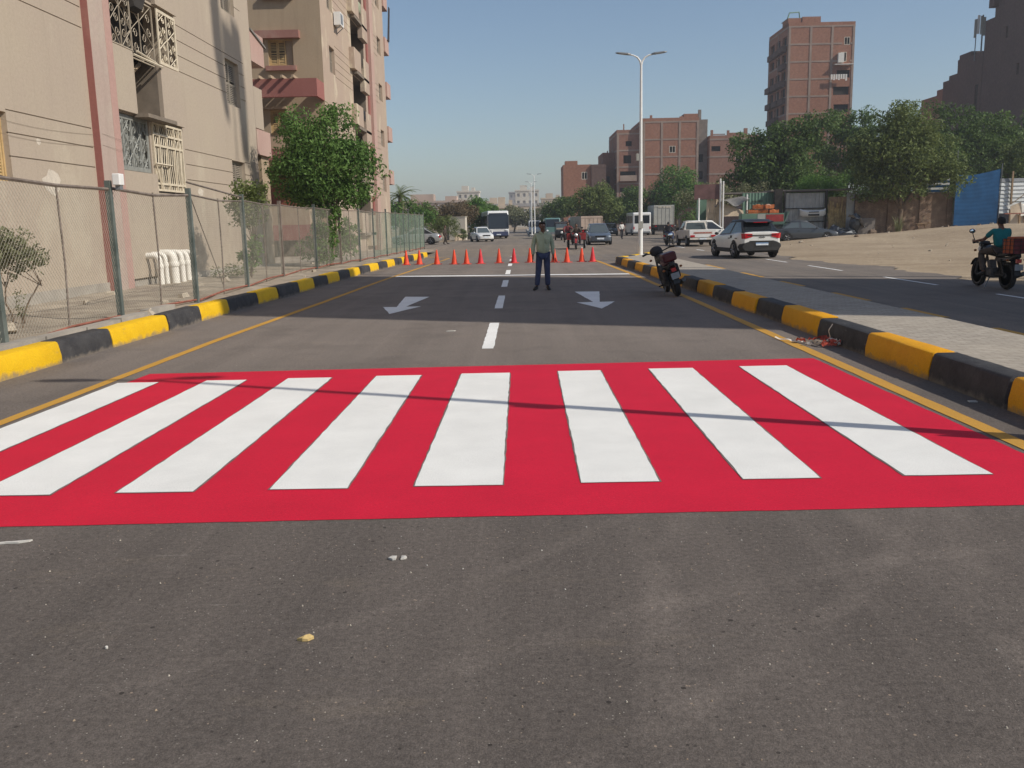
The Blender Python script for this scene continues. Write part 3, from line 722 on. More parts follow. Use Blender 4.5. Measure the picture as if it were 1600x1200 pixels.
for i,(z0,z1,za) in enumerate(((4.55,3.75,3.95),(4.85,4.02,4.15))):
    t = thing('cable', ['lower thin black cable sagging across the near block wall to the pilaster','upper thin black cable sagging across the near block wall to the pilaster'][i], 'cable', (-10.385,0,0))
    pts = [(0,13+.6*k,z0+(z1-z0)*k/16-.45*math.sin(math.pi*k/16)+.1*0) for k in range(17)]
    MB().tube(pts+[(.16,22.6,z1+.02),(.2,23.7,z1-.05)], .0032, 4).build('wire', M['wire_grey'], t)
for (y,z,ry,rz_) in ((20.3,2.75,.42,.30),(19.9,3.62,.10,.07),(29.7,2.9,.25,.14)):
    q = random.Random(int(y*10)); pts = [(.003, y+ry*q.uniform(.7,1.2)*math.cos(a), z+rz_*q.uniform(.6,1.2)*math.sin(a)) for a in [2*math.pi*k/14 for k in range(14)]]
    MB().poly(pts).build('plaster_patch', M['patch'] if z < 4 else M['patch_dull'], b1)

# ---- second block with the pergola
b2 = thing('apartment_building', 'taller beige and pink block behind the leafy street tree, with a red pergola', 'building', (-10.4,49.9,0), 0, 'apartment blocks along the left side')
W2, D2, H2 = 24.0, 12.0, 23.6
TS = frame((0,0,0), (0,1,0), (1,0,0))        # street face
TF = frame((0,0,0), (-1,0,0), (0,-1,0))      # face towards the camera
hs, bl, sw = [], [], []
for k in range(7):
    z = 3.47+3.35*k
    if z+1.5 > H2: break
    sw += [(1.85,3.3,z,z+1.4),(19.6,21.3,z+.85,z+2.05)]
for a in sw: hs.append((*a,.26,0,2)); bl.append(a)
for k in range(7):
    z = 1.3+3.35*k
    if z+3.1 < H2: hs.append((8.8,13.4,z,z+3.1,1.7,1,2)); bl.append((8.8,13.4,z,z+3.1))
grooves(hs, [3.4+3.35*k+j*.42 for k in range(6) for j in range(5) if 3.4+3.35*k+j*.42 < H2-.5], 3.35, 8.7, bl, .03, .025)
grooves(hs, [4.0+3.35*k+j*.42 for k in range(6) for j in range(4) if 4.+3.35*k+j*.42 < H2-.5], 16.3, 19.55, bl, .03, .025)
sb_ = MB(TS); facade(sb_, W2-1.0, H2, hs)
sb_.build('wall', [M['plaster_b'],M['soffit'],M['dark_in']], b2)
hf = [(1.55,2.88,10.22,11.56,.28,0,1),(2.15,3.0,6.6,7.95,.28,0,1),(1.55,2.88,13.8,15.1,.28,0,1),(1.55,2.88,16.92,18.25,.28,0,1)]
sf = MB(TF); facade(sf, D2, H2, hf); sf.build('wall', [M['plaster_side'],M['dark_in']], b2)
b = MB(); b.box(-D2+.01,-1.75,.45,W2-1.3,0,H2-.02); b.quad((-1.8,W2-1,0),(0,W2-1,0),(0,W2-1,H2),(-1.8,W2-1,H2)); b.quad((-D2,0,H2),(0,0,H2),(0,W2-1,H2),(-D2,W2-1,H2)); b.build('wall', M['plaster_b'], b2)
b = MB(); b.box(-D2-.2,.2,-.2,W2-.8,H2+.003,H2+.25); b.box(-D2,.04,-.04,W2-1,H2+.25,H2+1.0); b.build('roof', M['plaster_b'], b2)
for (u0,u1,z0,z1,_,_,_) in hf:
    f = MB(TF); f.box(u0,u0+.05,-.2,-.1,z0,z1); f.box(u1-.05,u1,-.2,-.1,z0,z1); f.box(u0+.05,u1-.05,-.2,-.1,z1-.05,z1); f.box(u0+.05,u1-.05,-.2,-.1,z0,z0+.05)
    fo = f.build('window', M['shutter'], b2); MB(TF).box(u0+.05,u0+.41,-.21,-.18,z0+.05,z1-.05).build('pane', M['plaster_side'], fo); louvre('shutter', TF, u0+.05 if z0 < 8 else u0+.42, u1-.05, z0+.05, z1-.05, -.19, fo, M['shutter'], 2, .08)
for z in (10.22,13.8,16.92):
    MB(TF).box(1.4,3.02,.003,.22,z-.26,z-.02).build('window_sill', M['pink_mid'], b2)
    MB(TF).box(1.13,3.5,.003,.32,z+1.36,z+1.75).build('lintel', M['pink_mid'], b2)
for a in sw:
    f = MB(TS); f.box(a[0],a[1],-.24,-.2,a[2],a[3]); fo = f.build('window', M['shutter_grey'], b2)
    louvre('shutter', TS, a[0]+.02, a[1]-.02, a[2]+.02, a[3]-.02, -.195, fo, M['shutter_grey'], 2, .09)
# pergola
b = MB(TF); b.box(0,4.6,1.5,1.8,8.38,9.28); b.box(0,.16,.003,1.5,8.38,9.28); b.build('pergola_beam', M['pink_dark'], b2)
b = MB(TF)
for u in (1.09,1.66,2.26,2.86,3.43,4.0): b.box(u,u+.11,.003,1.499,9.02,9.40); b.box(u,u+.11,1.499,2.15,9.284,9.42)
b.build('pergola_rafters', M['plaster_side'], b2)
b = MB(TF); b.box(2.05,4.3,.003,.32,7.98,8.10); b.build('lintel', M['plaster_side'], b2)
b = MB(TF); b.box(.6,5.0,.003,2.2,4.85,5.75); b.build('entrance_canopy', M['pink_dark'], b2)
b = MB(TF); b.box(1.2,5.0,.004,.9,5.755,6.55); b.build('balcony', M['plaster_side'], b2)
b = MB(TF); b.box(.9,4.6,.004,.08,2.9,4.84); b.build('recess_shade_panel', M['rust'], b2)  # flat sheet; the shade of the entrance is put into its dark colour
b = MB(TF); b.box(.9,4.2,.3,1.2,1.86,2.85); b.build('stair_wall', M['plaster_side'], b2)
MB(TF).box(3.9,5.0,.02,.25,.1,1.8).build('entrance_door', M['dark_in'], b2)
b = MB(TF); b.box(.5,3.6,.9,2.3,1.05,1.85); b.build('stair_parapet', M['pink_dark'], b2)
b = MB(TF); b.box(3.0,3.6,.2,.9,0,1.85); b.box(3.15,3.62,.9,2.28,0,1.04); b.build('stair_pier', M['plaster_side'], b2)
MB(TF).box(.02,6,.004,.05,0,1.0).build('plinth', M['soffit'], b2)
# balcony column on the street face
pr = random.Random(2)
for k in range(6):
    z = 1.3+3.35*k
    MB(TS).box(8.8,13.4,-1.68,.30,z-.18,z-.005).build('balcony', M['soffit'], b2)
    MB(TS).box(7.9,10.3,.003,.32,z+.0,z+1.25).build('parapet', M['plaster_b'], b2)
    MB(TS).box(11.4,13.45,.003,.30,z-.9,z+1.15).build('parapet', M['plaster_b'], b2)
    if k in (2,3,4):
        lb = MB(TS)
        for j in range(5):
            u = 10.3+j*.22; lb.loft([[(u,.25,z+1.15),(u+.2,.25,z+1.15),(u+.2,.28,z+1.15),(u,.28,z+1.15)],[(u+.02,.27,z+.55),(u+.17,.25,z+.5),(u+.17,.27,z+.5),(u+.02,.29,z+.55)]])
        lb.build('laundry', [M['cloth_dark'],M['cloth_brown'],M['shirt_green']][k-2], b2)
MB(TS).box(14.75,16.1,.003,.28,0,H2-.02).build('pilaster', M['pink'], b2)
MB(TS).box(14.2,14.74,.003,.10,0,H2-.02).build('pilaster', M['pink_dark'], b2)
for z in (12.95,):
    b = MB(TS); b.box(3.4,4.35,.05,.42,z+.0,z+.7); ac = b.build('air_conditioner', M['pole_white'], b2)
    b = MB(TS); b.box(3.5,4.05,.423,.44,z+.08,z+.62); b.build('fan_grille', M['lamp_grey'], ac)
    b = MB(TS); b.tube([(3.5,.0,z-.35),(3.5,.4,z-.02)], .025, 4); b.tube([(4.25,0,z-.35),(4.25,.4,z-.02)], .025, 4); b.build('bracket', M['lamp_grey'], ac)
for z in (5.0,8.35,11.7,15.05,18.4):
    MB(TS).box(W2-.98,W2+1.0,-1.6,.12,z,z+1.1).build('balcony', M['pink'], b2)
lb = MB(TS); lb.loft([[(W2+.2,.15,16.1),(W2+1.0,.15,16.1),(W2+1.0,.2,16.1),(W2+.2,.2,16.1)],[(W2+.3,.3,18.6),(W2+.9,.3,18.6),(W2+.9,.35,18.6),(W2+.3,.35,18.6)]]); lb.build('laundry', M['cloth_dark'], b2)

# ---- building right of the view whose shade lies across the road, and a mast added for the wall shadow
b3 = thing('apartment_building', 'brick and concrete block standing right of the road whose shade lies across the arrows', 'building', (0,0,0))
pm = 21.75; dirv = Vector((.922,-.387)); per = Vector((.387,.922))
ctr = dirv*14.0 + per*(pm*.922)     # face centre: distance along the sun's azimuth, offset across it
b3.location = (ctr.x, ctr.y, 0); b3.rotation_euler = (0,0,math.atan2(dirv.y,dirv.x))
b = MB(); hh = 23.9
b.loft([[(0,-6.15,0),(9,-6.15,0),(9,6.15,0),(0,6.15,0)],[(0,-6.15,22.0),(9,-6.15,22.0),(9,6.15,26.0),(0,6.15,26.0)]]); b.build('wall', M['brick_mid'], b3)
b = MB()
for z in range(7): b.box(-.05,-.003,-6.14,6.14,3.0*z+2.7,3.0*z+3.0)
for y in (-6.14,-2.1,1.8,5.78): b.box(-.07,-.052,y,y+.35,0,21.9)
b.build('concrete_frame', M['frame_conc'], b3)
for z in range(1,7):
    for y in (-4.6,.1,3.4): 
        w_ = MB().box(-.03,.05,y,y+1.2,3*z+1.0,3*z+2.3).build('window', M['dark_in'], b3)
ms = thing('shadow_mast', 'unseen mast added right of the road to cast a blurred shadow on the wall', 'mast', (0,0,0))  # added out of view, only for its shadow on the near block
mc = dirv*15.0 + per*(29.5*.922)
ms.location = (mc.x, mc.y, 0); ms.rotation_euler = (0,0,math.atan2(dirv.y,dirv.x))
MB().tube([(0,0,0),(0,0,20),(0,0,43)], [.16,.10,.03], 8).build('pole', M['lamp_grey'], ms)  # pole of the added, unseen shadow mast
def panel(rows):
    b = MB(); b.loft([[(-.1,a,z),(.1,a,z),(.1,c,z),(-.1,c,z)] for a,c,z in rows]); b.build('antenna_or_shadow_panel', M['box_grey'], ms)  # outline shaped for the blurred shadow on the left wall
panel([(-.9,-.5,36.2),(-1.6,-.7,38),(-1.7,-.8,40),(-1.5,-1.2,43)]); panel([(.7,1.4,35.4),(.4,1.5,38),(.3,1.2,40.2)])
b = MB(); b.box(-.12,.12,-.68,.38,38.2,39.6); b.build('shadow_block', M['box_grey'], ms)

# ---- brick blocks in the distance
def brick_block(label, x0, y0, wx, dy, H, storey, bays, m, openings=(), left=(), cat='building', group='brick apartment blocks in the distance', name='brick_building', roofbits=(), top0=None):
    """front towards the camera (-y); left side (-x) in view too"""
    t = thing(name, label, cat, (x0,y0,0), 0, group)
    hs = [(o[0],o[1],o[2],o[3],.35,0,1) for o in openings]
    b = MB(frame((0,0,0),(1,0,0),(0,-1,0))); facade(b, wx, H, hs)
    b.T = frame((0,0,0),(0,1,0),(-1,0,0)); facade(b, dy, H, [(o[0],o[1],o[2],o[3],.4,0,1) for o in left])
    b.T = None
    b.quad((wx,0,0),(wx,dy,0),(wx,dy,H),(wx,0,H)); b.quad((0,dy,0),(0,dy,H),(wx,dy,H),(wx,dy,0)); b.quad((0,0,H-.5),(wx,0,H-.5),(wx,dy,H-.5),(0,dy,H-.5))
    b.build('wall', [m, M['dark_in']], t)
    if bays:
        f = MB(); z = H-.28; pw = .38
        zz = []
        while z > 1: zz.append(z); z -= storey
        def clear(u0,u1,z0,z1): return not any(o[0] < u1 and o[1] > u0 and o[2] < z1 and o[3] > z0 for o in openings)
        for z in zz:
            if clear(0,wx,z,z+.28): f.box(-.05,wx+.05,-.05,-.003,z,z+.28)
            else:
                for i in range(16):
                    if clear(wx*i/16,wx*(i+1)/16,z,z+.28): f.box(wx*i/16,wx*(i+1)/16,-.05,-.003,z,z+.28)
            f.box(-.05,-.003,.0,dy,z,z+.28)
        for i in range(bays+1):
            x = (wx-pw)*i/bays
            if clear(x,x+pw,0,H): f.box(x,x+pw,-.07,-.052,0,H)
        for i in range(3): f.box(-.07,-.052,(dy-pw)*i/2,(dy-pw)*i/2+pw,0,H)
        f.build('concrete_frame', M['frame_conc'], t)
    for o in openings:
        if len(o) > 4 and o[4] == 'win':
            f = MB(); a,c,z0,z1 = o[:4]; s_ = .09
            for q in ((a,a+s_,z0,z1),(c-s_,c,z0,z1),(a+s_,c-s_,z0,z0+s_),(a+s_,c-s_,z1-s_,z1),((a+c)/2-.04,(a+c)/2+.04,z0+s_,z1-s_)): f.box(q[0],q[1],-.01,.06,q[2],q[3])
            f.build('window', M['far_white'], t)
        elif len(o) > 4 and o[4] == 'bal':
            f = MB(); a,c,z0,z1 = o[:4]; f.box(a-.1,c+.1,-1.0,-.06,z0-.15,z0); f.box(a-.1,c+.1,-1.0,-.9,z0,z0+.85); f.build('balcony', M['frame_conc'], t)
    f = MB(); q = .22
    for a in ((-.02,wx+.02,-.02,q),(-.02,wx+.02,dy-q,dy),(-.02,q,q,dy-q),(wx-q,wx+.02,q,dy-q)): f.box(a[0],a[1],a[2],a[3],H,H+.55)
    for r in roofbits: f.box(*r)
    f.build('roof', m, t)
    return t
rr_ = random.Random(11)
# tower at the right
tw = brick_block('tall brick tower rising alone behind the right trees, balconies on its shaded side', 47.3, 165, 11.5, 12.5, 34.6, 2.92, 3, M['brick_red'],
    [(8.3,10.9,19.9,21.3),(8.1,10.9,22.9,24.3),(8.6,10.9,25.8,27.1),(9.7,10.7,31.3,32.6,'win'),(9.2,10.2,28.5,30.1,'win')],
    [(a,a+2.6,2.2+2.92*k,4.0+2.92*k) for k in range(2,11) for a in (1.2,5.0,8.8)], roofbits=[(2.6,5.8,1,4,34.9,36.3),(-.02,2.2,.5,4,34.9,36.0)])
for k in range(3,11):
    for a in (.9,4.7,8.5):
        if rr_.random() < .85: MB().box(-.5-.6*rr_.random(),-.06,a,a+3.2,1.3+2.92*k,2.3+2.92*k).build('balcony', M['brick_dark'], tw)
b = MB(); b.tube([(0,1,36),(.6,2,37.2),(2.4,2.5,37.4),(2.8,3,36)], .12, 4); b.box(0,2.3,1,5,36.05,36.12); b.build('roof_shelter', M['corr_green'], tw)
b = MB(); b.box(8.6,9.6,-.6,-.08,28.3,29.9); b.box(8.0,11.2,-.8,-.08,27.9,28.02); b.build('laundry', M['cloth_white'], tw)
b = MB(); 
for i in range(7): b.box(7.4+i*.42,7.7+i*.42,-.7,-.66,25.2+.3*rr_.random(),26.3)
b.build('laundry', M['cloth_white'], tw)
brick_block('widest brick block at the middle with a grey frame grid and one small white window', 22.0, 165, 9.9, 18, 19.1, 3.0, 3, M['brick_red'], [(4.7,5.8,13.6,14.8,'win')],
    [(a,a+2.4,2+3*k,3.8+3*k) for k in range(6) for a in (2,8,13)], roofbits=[(7.3,9.8,.3,3,19.2,20.3),(6.6,7.2,.3,1,19.2,19.9),(1.3,1.7,.4,.8,19.2,20.2)])
md = brick_block('narrower balconied brick block left of the lamp post, stepped below the widest one', 17.45, 166, 4.5, 14, 17.3, 2.9, 2, M['brick_mid'],
    [(.6,3.4,9.0,10.6,'bal'),(.6,3.4,6.1,7.7,'bal'),(.6,3.4,3.2,4.8,'bal'),(1.2,2.6,12,13.4),(1.6,2.7,15,15.9)], [(2,4,5,7),(2,4,9,11),(7,9,5,7)], roofbits=[(1.2,1.4,.4,.6,17.4,18.9)])
brick_block('low dark brick annex squeezed between the balconied block and the far left brick block', 15.3, 170, 2.3, 10, 13.7, 2.9, 0, M['brick_mid'], [(.7,1.3,8.6,10.0)], roofbits=[(.8,1.0,.3,.5,13.8,14.6)])
brick_block('plain brick block far left in the row with one white window near its roof', 7.75, 165, 5.0, 9, 11.35, 2.9, 0, M['brick_red'], [(3.3,4.3,9.3,10.6,'win')], roofbits=[(.4,2.6,.4,3,11.4,12.6)])
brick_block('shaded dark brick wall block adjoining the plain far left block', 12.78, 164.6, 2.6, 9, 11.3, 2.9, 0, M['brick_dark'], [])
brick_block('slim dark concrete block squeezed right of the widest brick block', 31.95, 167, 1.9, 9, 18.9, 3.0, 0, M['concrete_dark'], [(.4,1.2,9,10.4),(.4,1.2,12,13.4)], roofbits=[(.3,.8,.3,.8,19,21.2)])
brick_block('unfinished brick block with bare roof columns partly hidden by the big right trees', 33.9, 165, 8.6, 14, 15.9, 3.0, 2, M['brick_mid'], [(4.6,5.7,12.0,13.3,'win'),(4.3,5.9,8.6,9.6),(.3,1.9,13.7,14.6)],
    roofbits=[(6.1,6.7,.2,.7,16,17.6),(0.2,.6,.2,.6,16,17.4),(3.1,3.5,.2,.6,16,17.3),(.7,2.8,.5,.7,16.6,16.75),(3.6,6,.5,.75,16.2,16.9)])
# dark row at the right edge: their shaded street side runs away from the camera
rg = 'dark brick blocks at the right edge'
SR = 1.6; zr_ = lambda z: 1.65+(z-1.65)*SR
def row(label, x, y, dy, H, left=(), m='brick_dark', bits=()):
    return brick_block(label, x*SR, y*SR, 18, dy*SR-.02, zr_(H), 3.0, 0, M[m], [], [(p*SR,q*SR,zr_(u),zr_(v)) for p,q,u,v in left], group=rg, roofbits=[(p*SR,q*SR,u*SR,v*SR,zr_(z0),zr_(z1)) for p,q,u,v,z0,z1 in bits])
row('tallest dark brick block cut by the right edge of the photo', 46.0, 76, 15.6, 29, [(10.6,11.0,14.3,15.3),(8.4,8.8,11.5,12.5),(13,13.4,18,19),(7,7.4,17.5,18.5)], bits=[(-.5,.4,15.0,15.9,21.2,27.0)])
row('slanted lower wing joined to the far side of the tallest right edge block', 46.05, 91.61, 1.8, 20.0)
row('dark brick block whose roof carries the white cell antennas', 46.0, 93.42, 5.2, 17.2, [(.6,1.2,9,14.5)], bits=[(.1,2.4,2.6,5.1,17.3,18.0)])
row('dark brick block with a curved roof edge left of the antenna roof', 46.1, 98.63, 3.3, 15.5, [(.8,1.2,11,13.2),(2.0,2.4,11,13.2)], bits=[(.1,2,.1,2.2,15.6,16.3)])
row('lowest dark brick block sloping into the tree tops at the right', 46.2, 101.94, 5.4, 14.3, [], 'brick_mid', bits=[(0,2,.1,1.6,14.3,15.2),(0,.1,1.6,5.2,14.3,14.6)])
at = thing('antenna_mast', 'cluster of white cell antennas on poles above the dark right roofs', 'antenna', (46.5*SR,94.9*SR,zr_(17.2)-.55))
MB().tube([(0,0,0),(0,0,7.0)], .13, 6).build('pole', M['lamp_grey'], at); MB().tube([(-1.0,0,0),(-.95,0,6.4)], .08, 6).build('pole', M['lamp_grey'], at)
for x,z in ((-.3,4.0),(.13,3.8),(-.80,4.1),(-1.25,3.5)):
    MB().box(x-.16,x+.16,-.4,-.16,z,z+2.8).build('antenna_or_shadow_panel', M['pole_white'] if x == -.80 else M['box_grey'], at)

# ---- far skyline
def far_block(label, x, y, wx, d, h, m, nx_, nz_, nm='apartment_building', roof=1):
    t = thing(nm, label, 'building', (x,y,0), 0, 'pale buildings on the far skyline')
    hs = []
    for i in range(nx_):
        for j in range(nz_):
            u = wx*(i+.28)/nx_; hs.append((u,u+wx*.45/nx_,h*(j+.25)/nz_,h*(j+.7)/nz_,.5,0,1))
    b = MB(frame((0,0,0),(1,0,0),(0,-1,0))); facade(b, wx, h, hs); b.T = None
    b.box(0,wx,.55,d,0,h-.02); b.quad((0,0,0),(0,.6,0),(0,.6,h),(0,0,h)); b.quad((wx,0,0),(wx,.6,0),(wx,.6,h),(wx,0,h))
    b.build('wall', [m,M['far_grey']], t)
    b = MB(); b.box(-.3,wx+.3,-.3,d,h,h+.7)
    if roof: b.box(wx*.2,wx*.5,1,d*.6,h+.7,h+3.0); b.box(wx*.65,wx*.8,1,d*.5,h+.7,h+2.2)
    b.build('roof', m, t); return t
far_block('low pinkish building above the brown hedge at far left', -44, 320, 27, 14, 9.6, M['far_pink'], 9, 3)
far_block('white block above the bright green hedge at far left', -29, 420, 10, 12, 16.4, M['far_white'], 4, 5)
far_block('small beige house left of the bus on the skyline', -13, 330, 9, 10, 8.2, M['far_beige'], 4, 3)
far_block('pale low house right of the bus beneath the overpass', -7.5, 250, 6.5, 8, 6.0, M['far_beige'], 3, 2)
far_block('white turreted building above the overpass near the lamp posts', -2.6, 470, 12, 12, 18.2, M['far_white'], 4, 5)
far_block('grey block left of the white turreted building', -6.5, 520, 5, 9, 19, M['far_grey'], 2, 6, roof=0)
far_block('beige block right of the white turreted building', 11, 480, 12, 12, 14.2, M['far_beige'], 5, 4)
far_block('cream block beside the far left brick block', 24, 460, 10, 12, 17.5, M['far_beige'], 4, 5)
far_block('brownish low block far along the road on the left', -27, 560, 16, 12, 13.0, M['far_pink'], 6, 4)
far_block('pale slab far behind the white car', -62, 520, 22, 12, 12.5, M['far_beige'], 8, 4)
ov = thing('overpass', 'concrete road overpass crossing far behind the lamp posts', 'overpass', (0,300,0))
b = MB(); b.box(-30,40,0,9,6.5,7.6); b.build('deck', M['far_beige'], ov)
b = MB(); b.box(-30,40,-.15,-.01,7.3,8.3); b.build('parapet', M['far_grey'], ov)
for x in (-22,-8.5,5,18,32): MB().box(x,x+1.3,2,7,0,6.49).build('pier', M['far_beige'], ov)

# ---- chain-link fence
FP = [(8.2,-6.5),(11.28,-6.62),(15.17,-6.84),(18.45,-6.72),(22.9,-7.01),(27.86,-7.39),(32.72,-7.45),(36.31,-7.27),(39.36,-7.04),(42.22,-6.88),(45.56,-6.77),(48.43,-6.68),(51.0,-6.6),(52.87,-6.54),(55.41,-6.46),(57.6,-6.43),(59.78,-6.41)]
fn = thing('chain_link_fence', 'rusty green chain link fence between the left kerb and the apartment blocks', 'fence', (0,0,.2))
top = lambda i: 2.30 + (.03 if i % 3 == 1 else 0)
for i,(y,x) in enumerate(FP):
    far = y > 40
    lean = {1:.10,2:.05}.get(i,.0)
    pb_ = MB(); r = .045 if not far else .035
    pb_.box(x-r,x+r,y-r,y+r,-.15,top(i)); pb_.v = [(a-lean*0 , b_-lean*c*.15, c) for a,b_,c in pb_.v]
    pb_.build('post', M['fence_rail'] if i in (5,7) else M['fence_green'], fn)
for i in range(len(FP)-1):
    (ya,xa),(yb_,xb) = FP[i],FP[i+1]
    a = Vector((xa,ya,0)); c = Vector((xb,yb_,0)); L = (c-a).length; d = (c-a)/L; nr = Vector((d.y,-d.x,0))
    P = lambda s,z,o=0.: a + d*s + nr*o + Vector((0,0,z))
    zt = 2.16; zb = .10
    rb_ = MB(); sag = .05 if i in (2,3) else .02
    rb_.tube([P(0,zt+.02),P(L*.5,zt-sag),P(L,zt)], .028 if i < 3 else .02, 6)
    rb_.build('top_rail', M['fence_rail'], fn)
    MB().tube([P(0,.02+.0),P(L*.5,.08),P(L,.05)], .022, 5).build('bottom_rail', M['rust'], fn)
    md_ = MB()
    for q in ([.5] if i < 9 else [.5]):
        md_.tube([P(L*q-.05,-.05),P(L*q+.03,1.),P(L*q,zt)], .016, 5)
    md_.build('stay', M['fence_rail'], fn)
    wb2 = MB(); p = .085 if i < 7 else .11; w_ = .0021 if i < 7 else .0036; Hh = zt-zb
    for sgn in (1,-1):
        k = -int(Hh/p)-1
        while k*p < L:
            s0 = k*p; s1 = s0+Hh
            c0, c1 = max(s0,0), min(s1,L)
            if c1 > c0+.02:
                z0, z1 = zb+(c0-s0), zb+(c1-s0)
                if sgn < 0: z0, z1 = zt+zb-z0, zt+zb-z1
                wb2.tube([P(c0,z0,.004*sgn),P(c1,z1,.004*sgn)], w_, 3, cap=False)
            k += 1
    wb2.build('wire_mesh', M['fence_wire'] if i < 9 else M['wire_green'], fn)
b = MB(); b.tube([(-6.72,18.5,2.2),(-6.9,20.8,.1)], .012, 4); b.tube([(-7.0,22.9,2.25),(-6.75,18.5,2.42)], .022, 5); b.build('brace', M['fence_rail'], fn)
jb = thing('junction_box', 'small white electrical box fixed to the top of a fence post', 'electrical box', (-6.72,15.2,2.42))
MB().box(-.03,.10,-.09,.09,0,.19).build('box', M['pole_white'], jb, bevel=.015); MB().box(-.0,.08,-.05,.06,-.07,-.001).build('cable_gland', M['lamp_grey'], jb)
bw = MB(); r5 = random.Random(4)
for i in range(7): 
    y = 8.5+i*1.15; bw.box(-6.55-.06,-6.50+.08,y,y+1.1,.1,.30+r5.uniform(-.02,.03))
kb = bw.build('low_wall', M['concrete'], smooth=None); tag(kb, 'low grey concrete edging under the near end of the chain link fence', 'low wall')

# white pipes, cream wall box and rubble by the near block
pg_ = 'white drain pipes bending out of the block wall'
for i,(y,h,r) in enumerate(((24.75,1.0,.085),(25.15,1.03,.07),(25.75,1.02,.13),(26.35,1.04,.09),(26.8,1.02,.085),(27.25,1.03,.075))):
    t = thing('drain_pipe', ['white bent drain pipe leftmost of the row on the block wall','second white drain pipe from the left on the block wall, thin','fattest white drain pipe in the middle of the row','white drain pipe just right of the fattest one','white drain pipe second from the right end of the row','rightmost thin white drain pipe of the row on the block wall'][i], 'pipe', (-10.4,y,.0), 0, pg_)
    pts = [(0,0,h)] + [(.30+.14*math.sin(a),0,h-.14+.14*math.cos(a)) for a in (0,.5,1.,1.57)] + [(.45,0,.6),(.46,0,.05)]
    MB().tube(pts, r, 10).build('pipe', M['pvc'], t, smooth=50)
    MB().lathe([(r*1.15,h-.36),(r*1.22,h-.33),(r*1.22,h-.26),(r*1.15,h-.23)], 12, (.445,0,0)).build('collar', M['pvc'], t, smooth=40)
r6 = random.Random(9)
for i in range(26):
    y = r6.uniform(9,46); x = r6.uniform(-10.0,-6.3) if y < 36 else r6.uniform(-9,-6.3); s_ = r6.uniform(.04,.16)
    b = MB(Matrix.Translation((x,y,.2+s_*.3)) @ Matrix.Rotation(r6.uniform(0,3),4,'Z') @ Matrix.Rotation(r6.uniform(-.4,.4),4,'X'))
    b.loft([[(-s_,-s_*.7,-s_*.5),(s_*.9,-s_*.8,-s_*.5),(s_,s_*.6,-s_*.5),(-s_*.8,s_*.7,-s_*.5)],[(-s_*.7,-s_*.5,s_*.3),(s_*.7,-s_*.6,s_*.45),(s_*.6,s_*.5,s_*.35),(-s_*.6,s_*.4,s_*.5)]])
    o = b.build('rubble_stone', M['rubble']); tag(o, 'loose pale rubble stone on the dirt verge behind the chain link fence', 'stone', 'rubble stones on the left verge')
# ------------------------------------------------------------------ vehicles
def wheel(parent, x, y, r, wdt, side, spokes=5, rimm=None):
    """wheel with its axle along x; side = outward sign"""
    a, c = -wdt/2, wdt/2
    t = MB().lathe([(r*.6,a*.8),(r*.93,a),(r,a*.7),(r,c*.7),(r*.93,c),(r*.6,c*.8)], 20, (0,0,0), 'x').build('wheel', M['tyre'], parent, smooth=40)
    t.location = (x,y,r)
    b = MB(); o = side*wdt*.34
    b.lathe([(.02,o),(r*.60,o+side*.012),(r*.64,o+side*.03),(r*.66,o-side*.03)], 20, (0,0,0), 'x', 0)
    for k in range(spokes):
        an = 2*math.pi*k/spokes; ca, sa = math.cos(an), math.sin(an)
        b.tube([(o+side*.03,.04*ca,.04*sa),(o+side*.035,r*.6*ca,r*.6*sa)], r*.09, 4, 0)
    b.build('rim', [rimm or M['rim']], t, smooth=40)
    return t
def arch(b, x, y, r, side, mi=0):
    """dark wheel opening ring on the body side"""
    o = x+side*.006; n = 14
    pts = [(o, y+r*math.cos(math.pi*k/n), r*.92+r*math.sin(math.pi*k/n)-.04) for k in range(n+1)]
    b.poly([(o,y+r,.2)]+pts+[(o,y-r,.2)], mi)
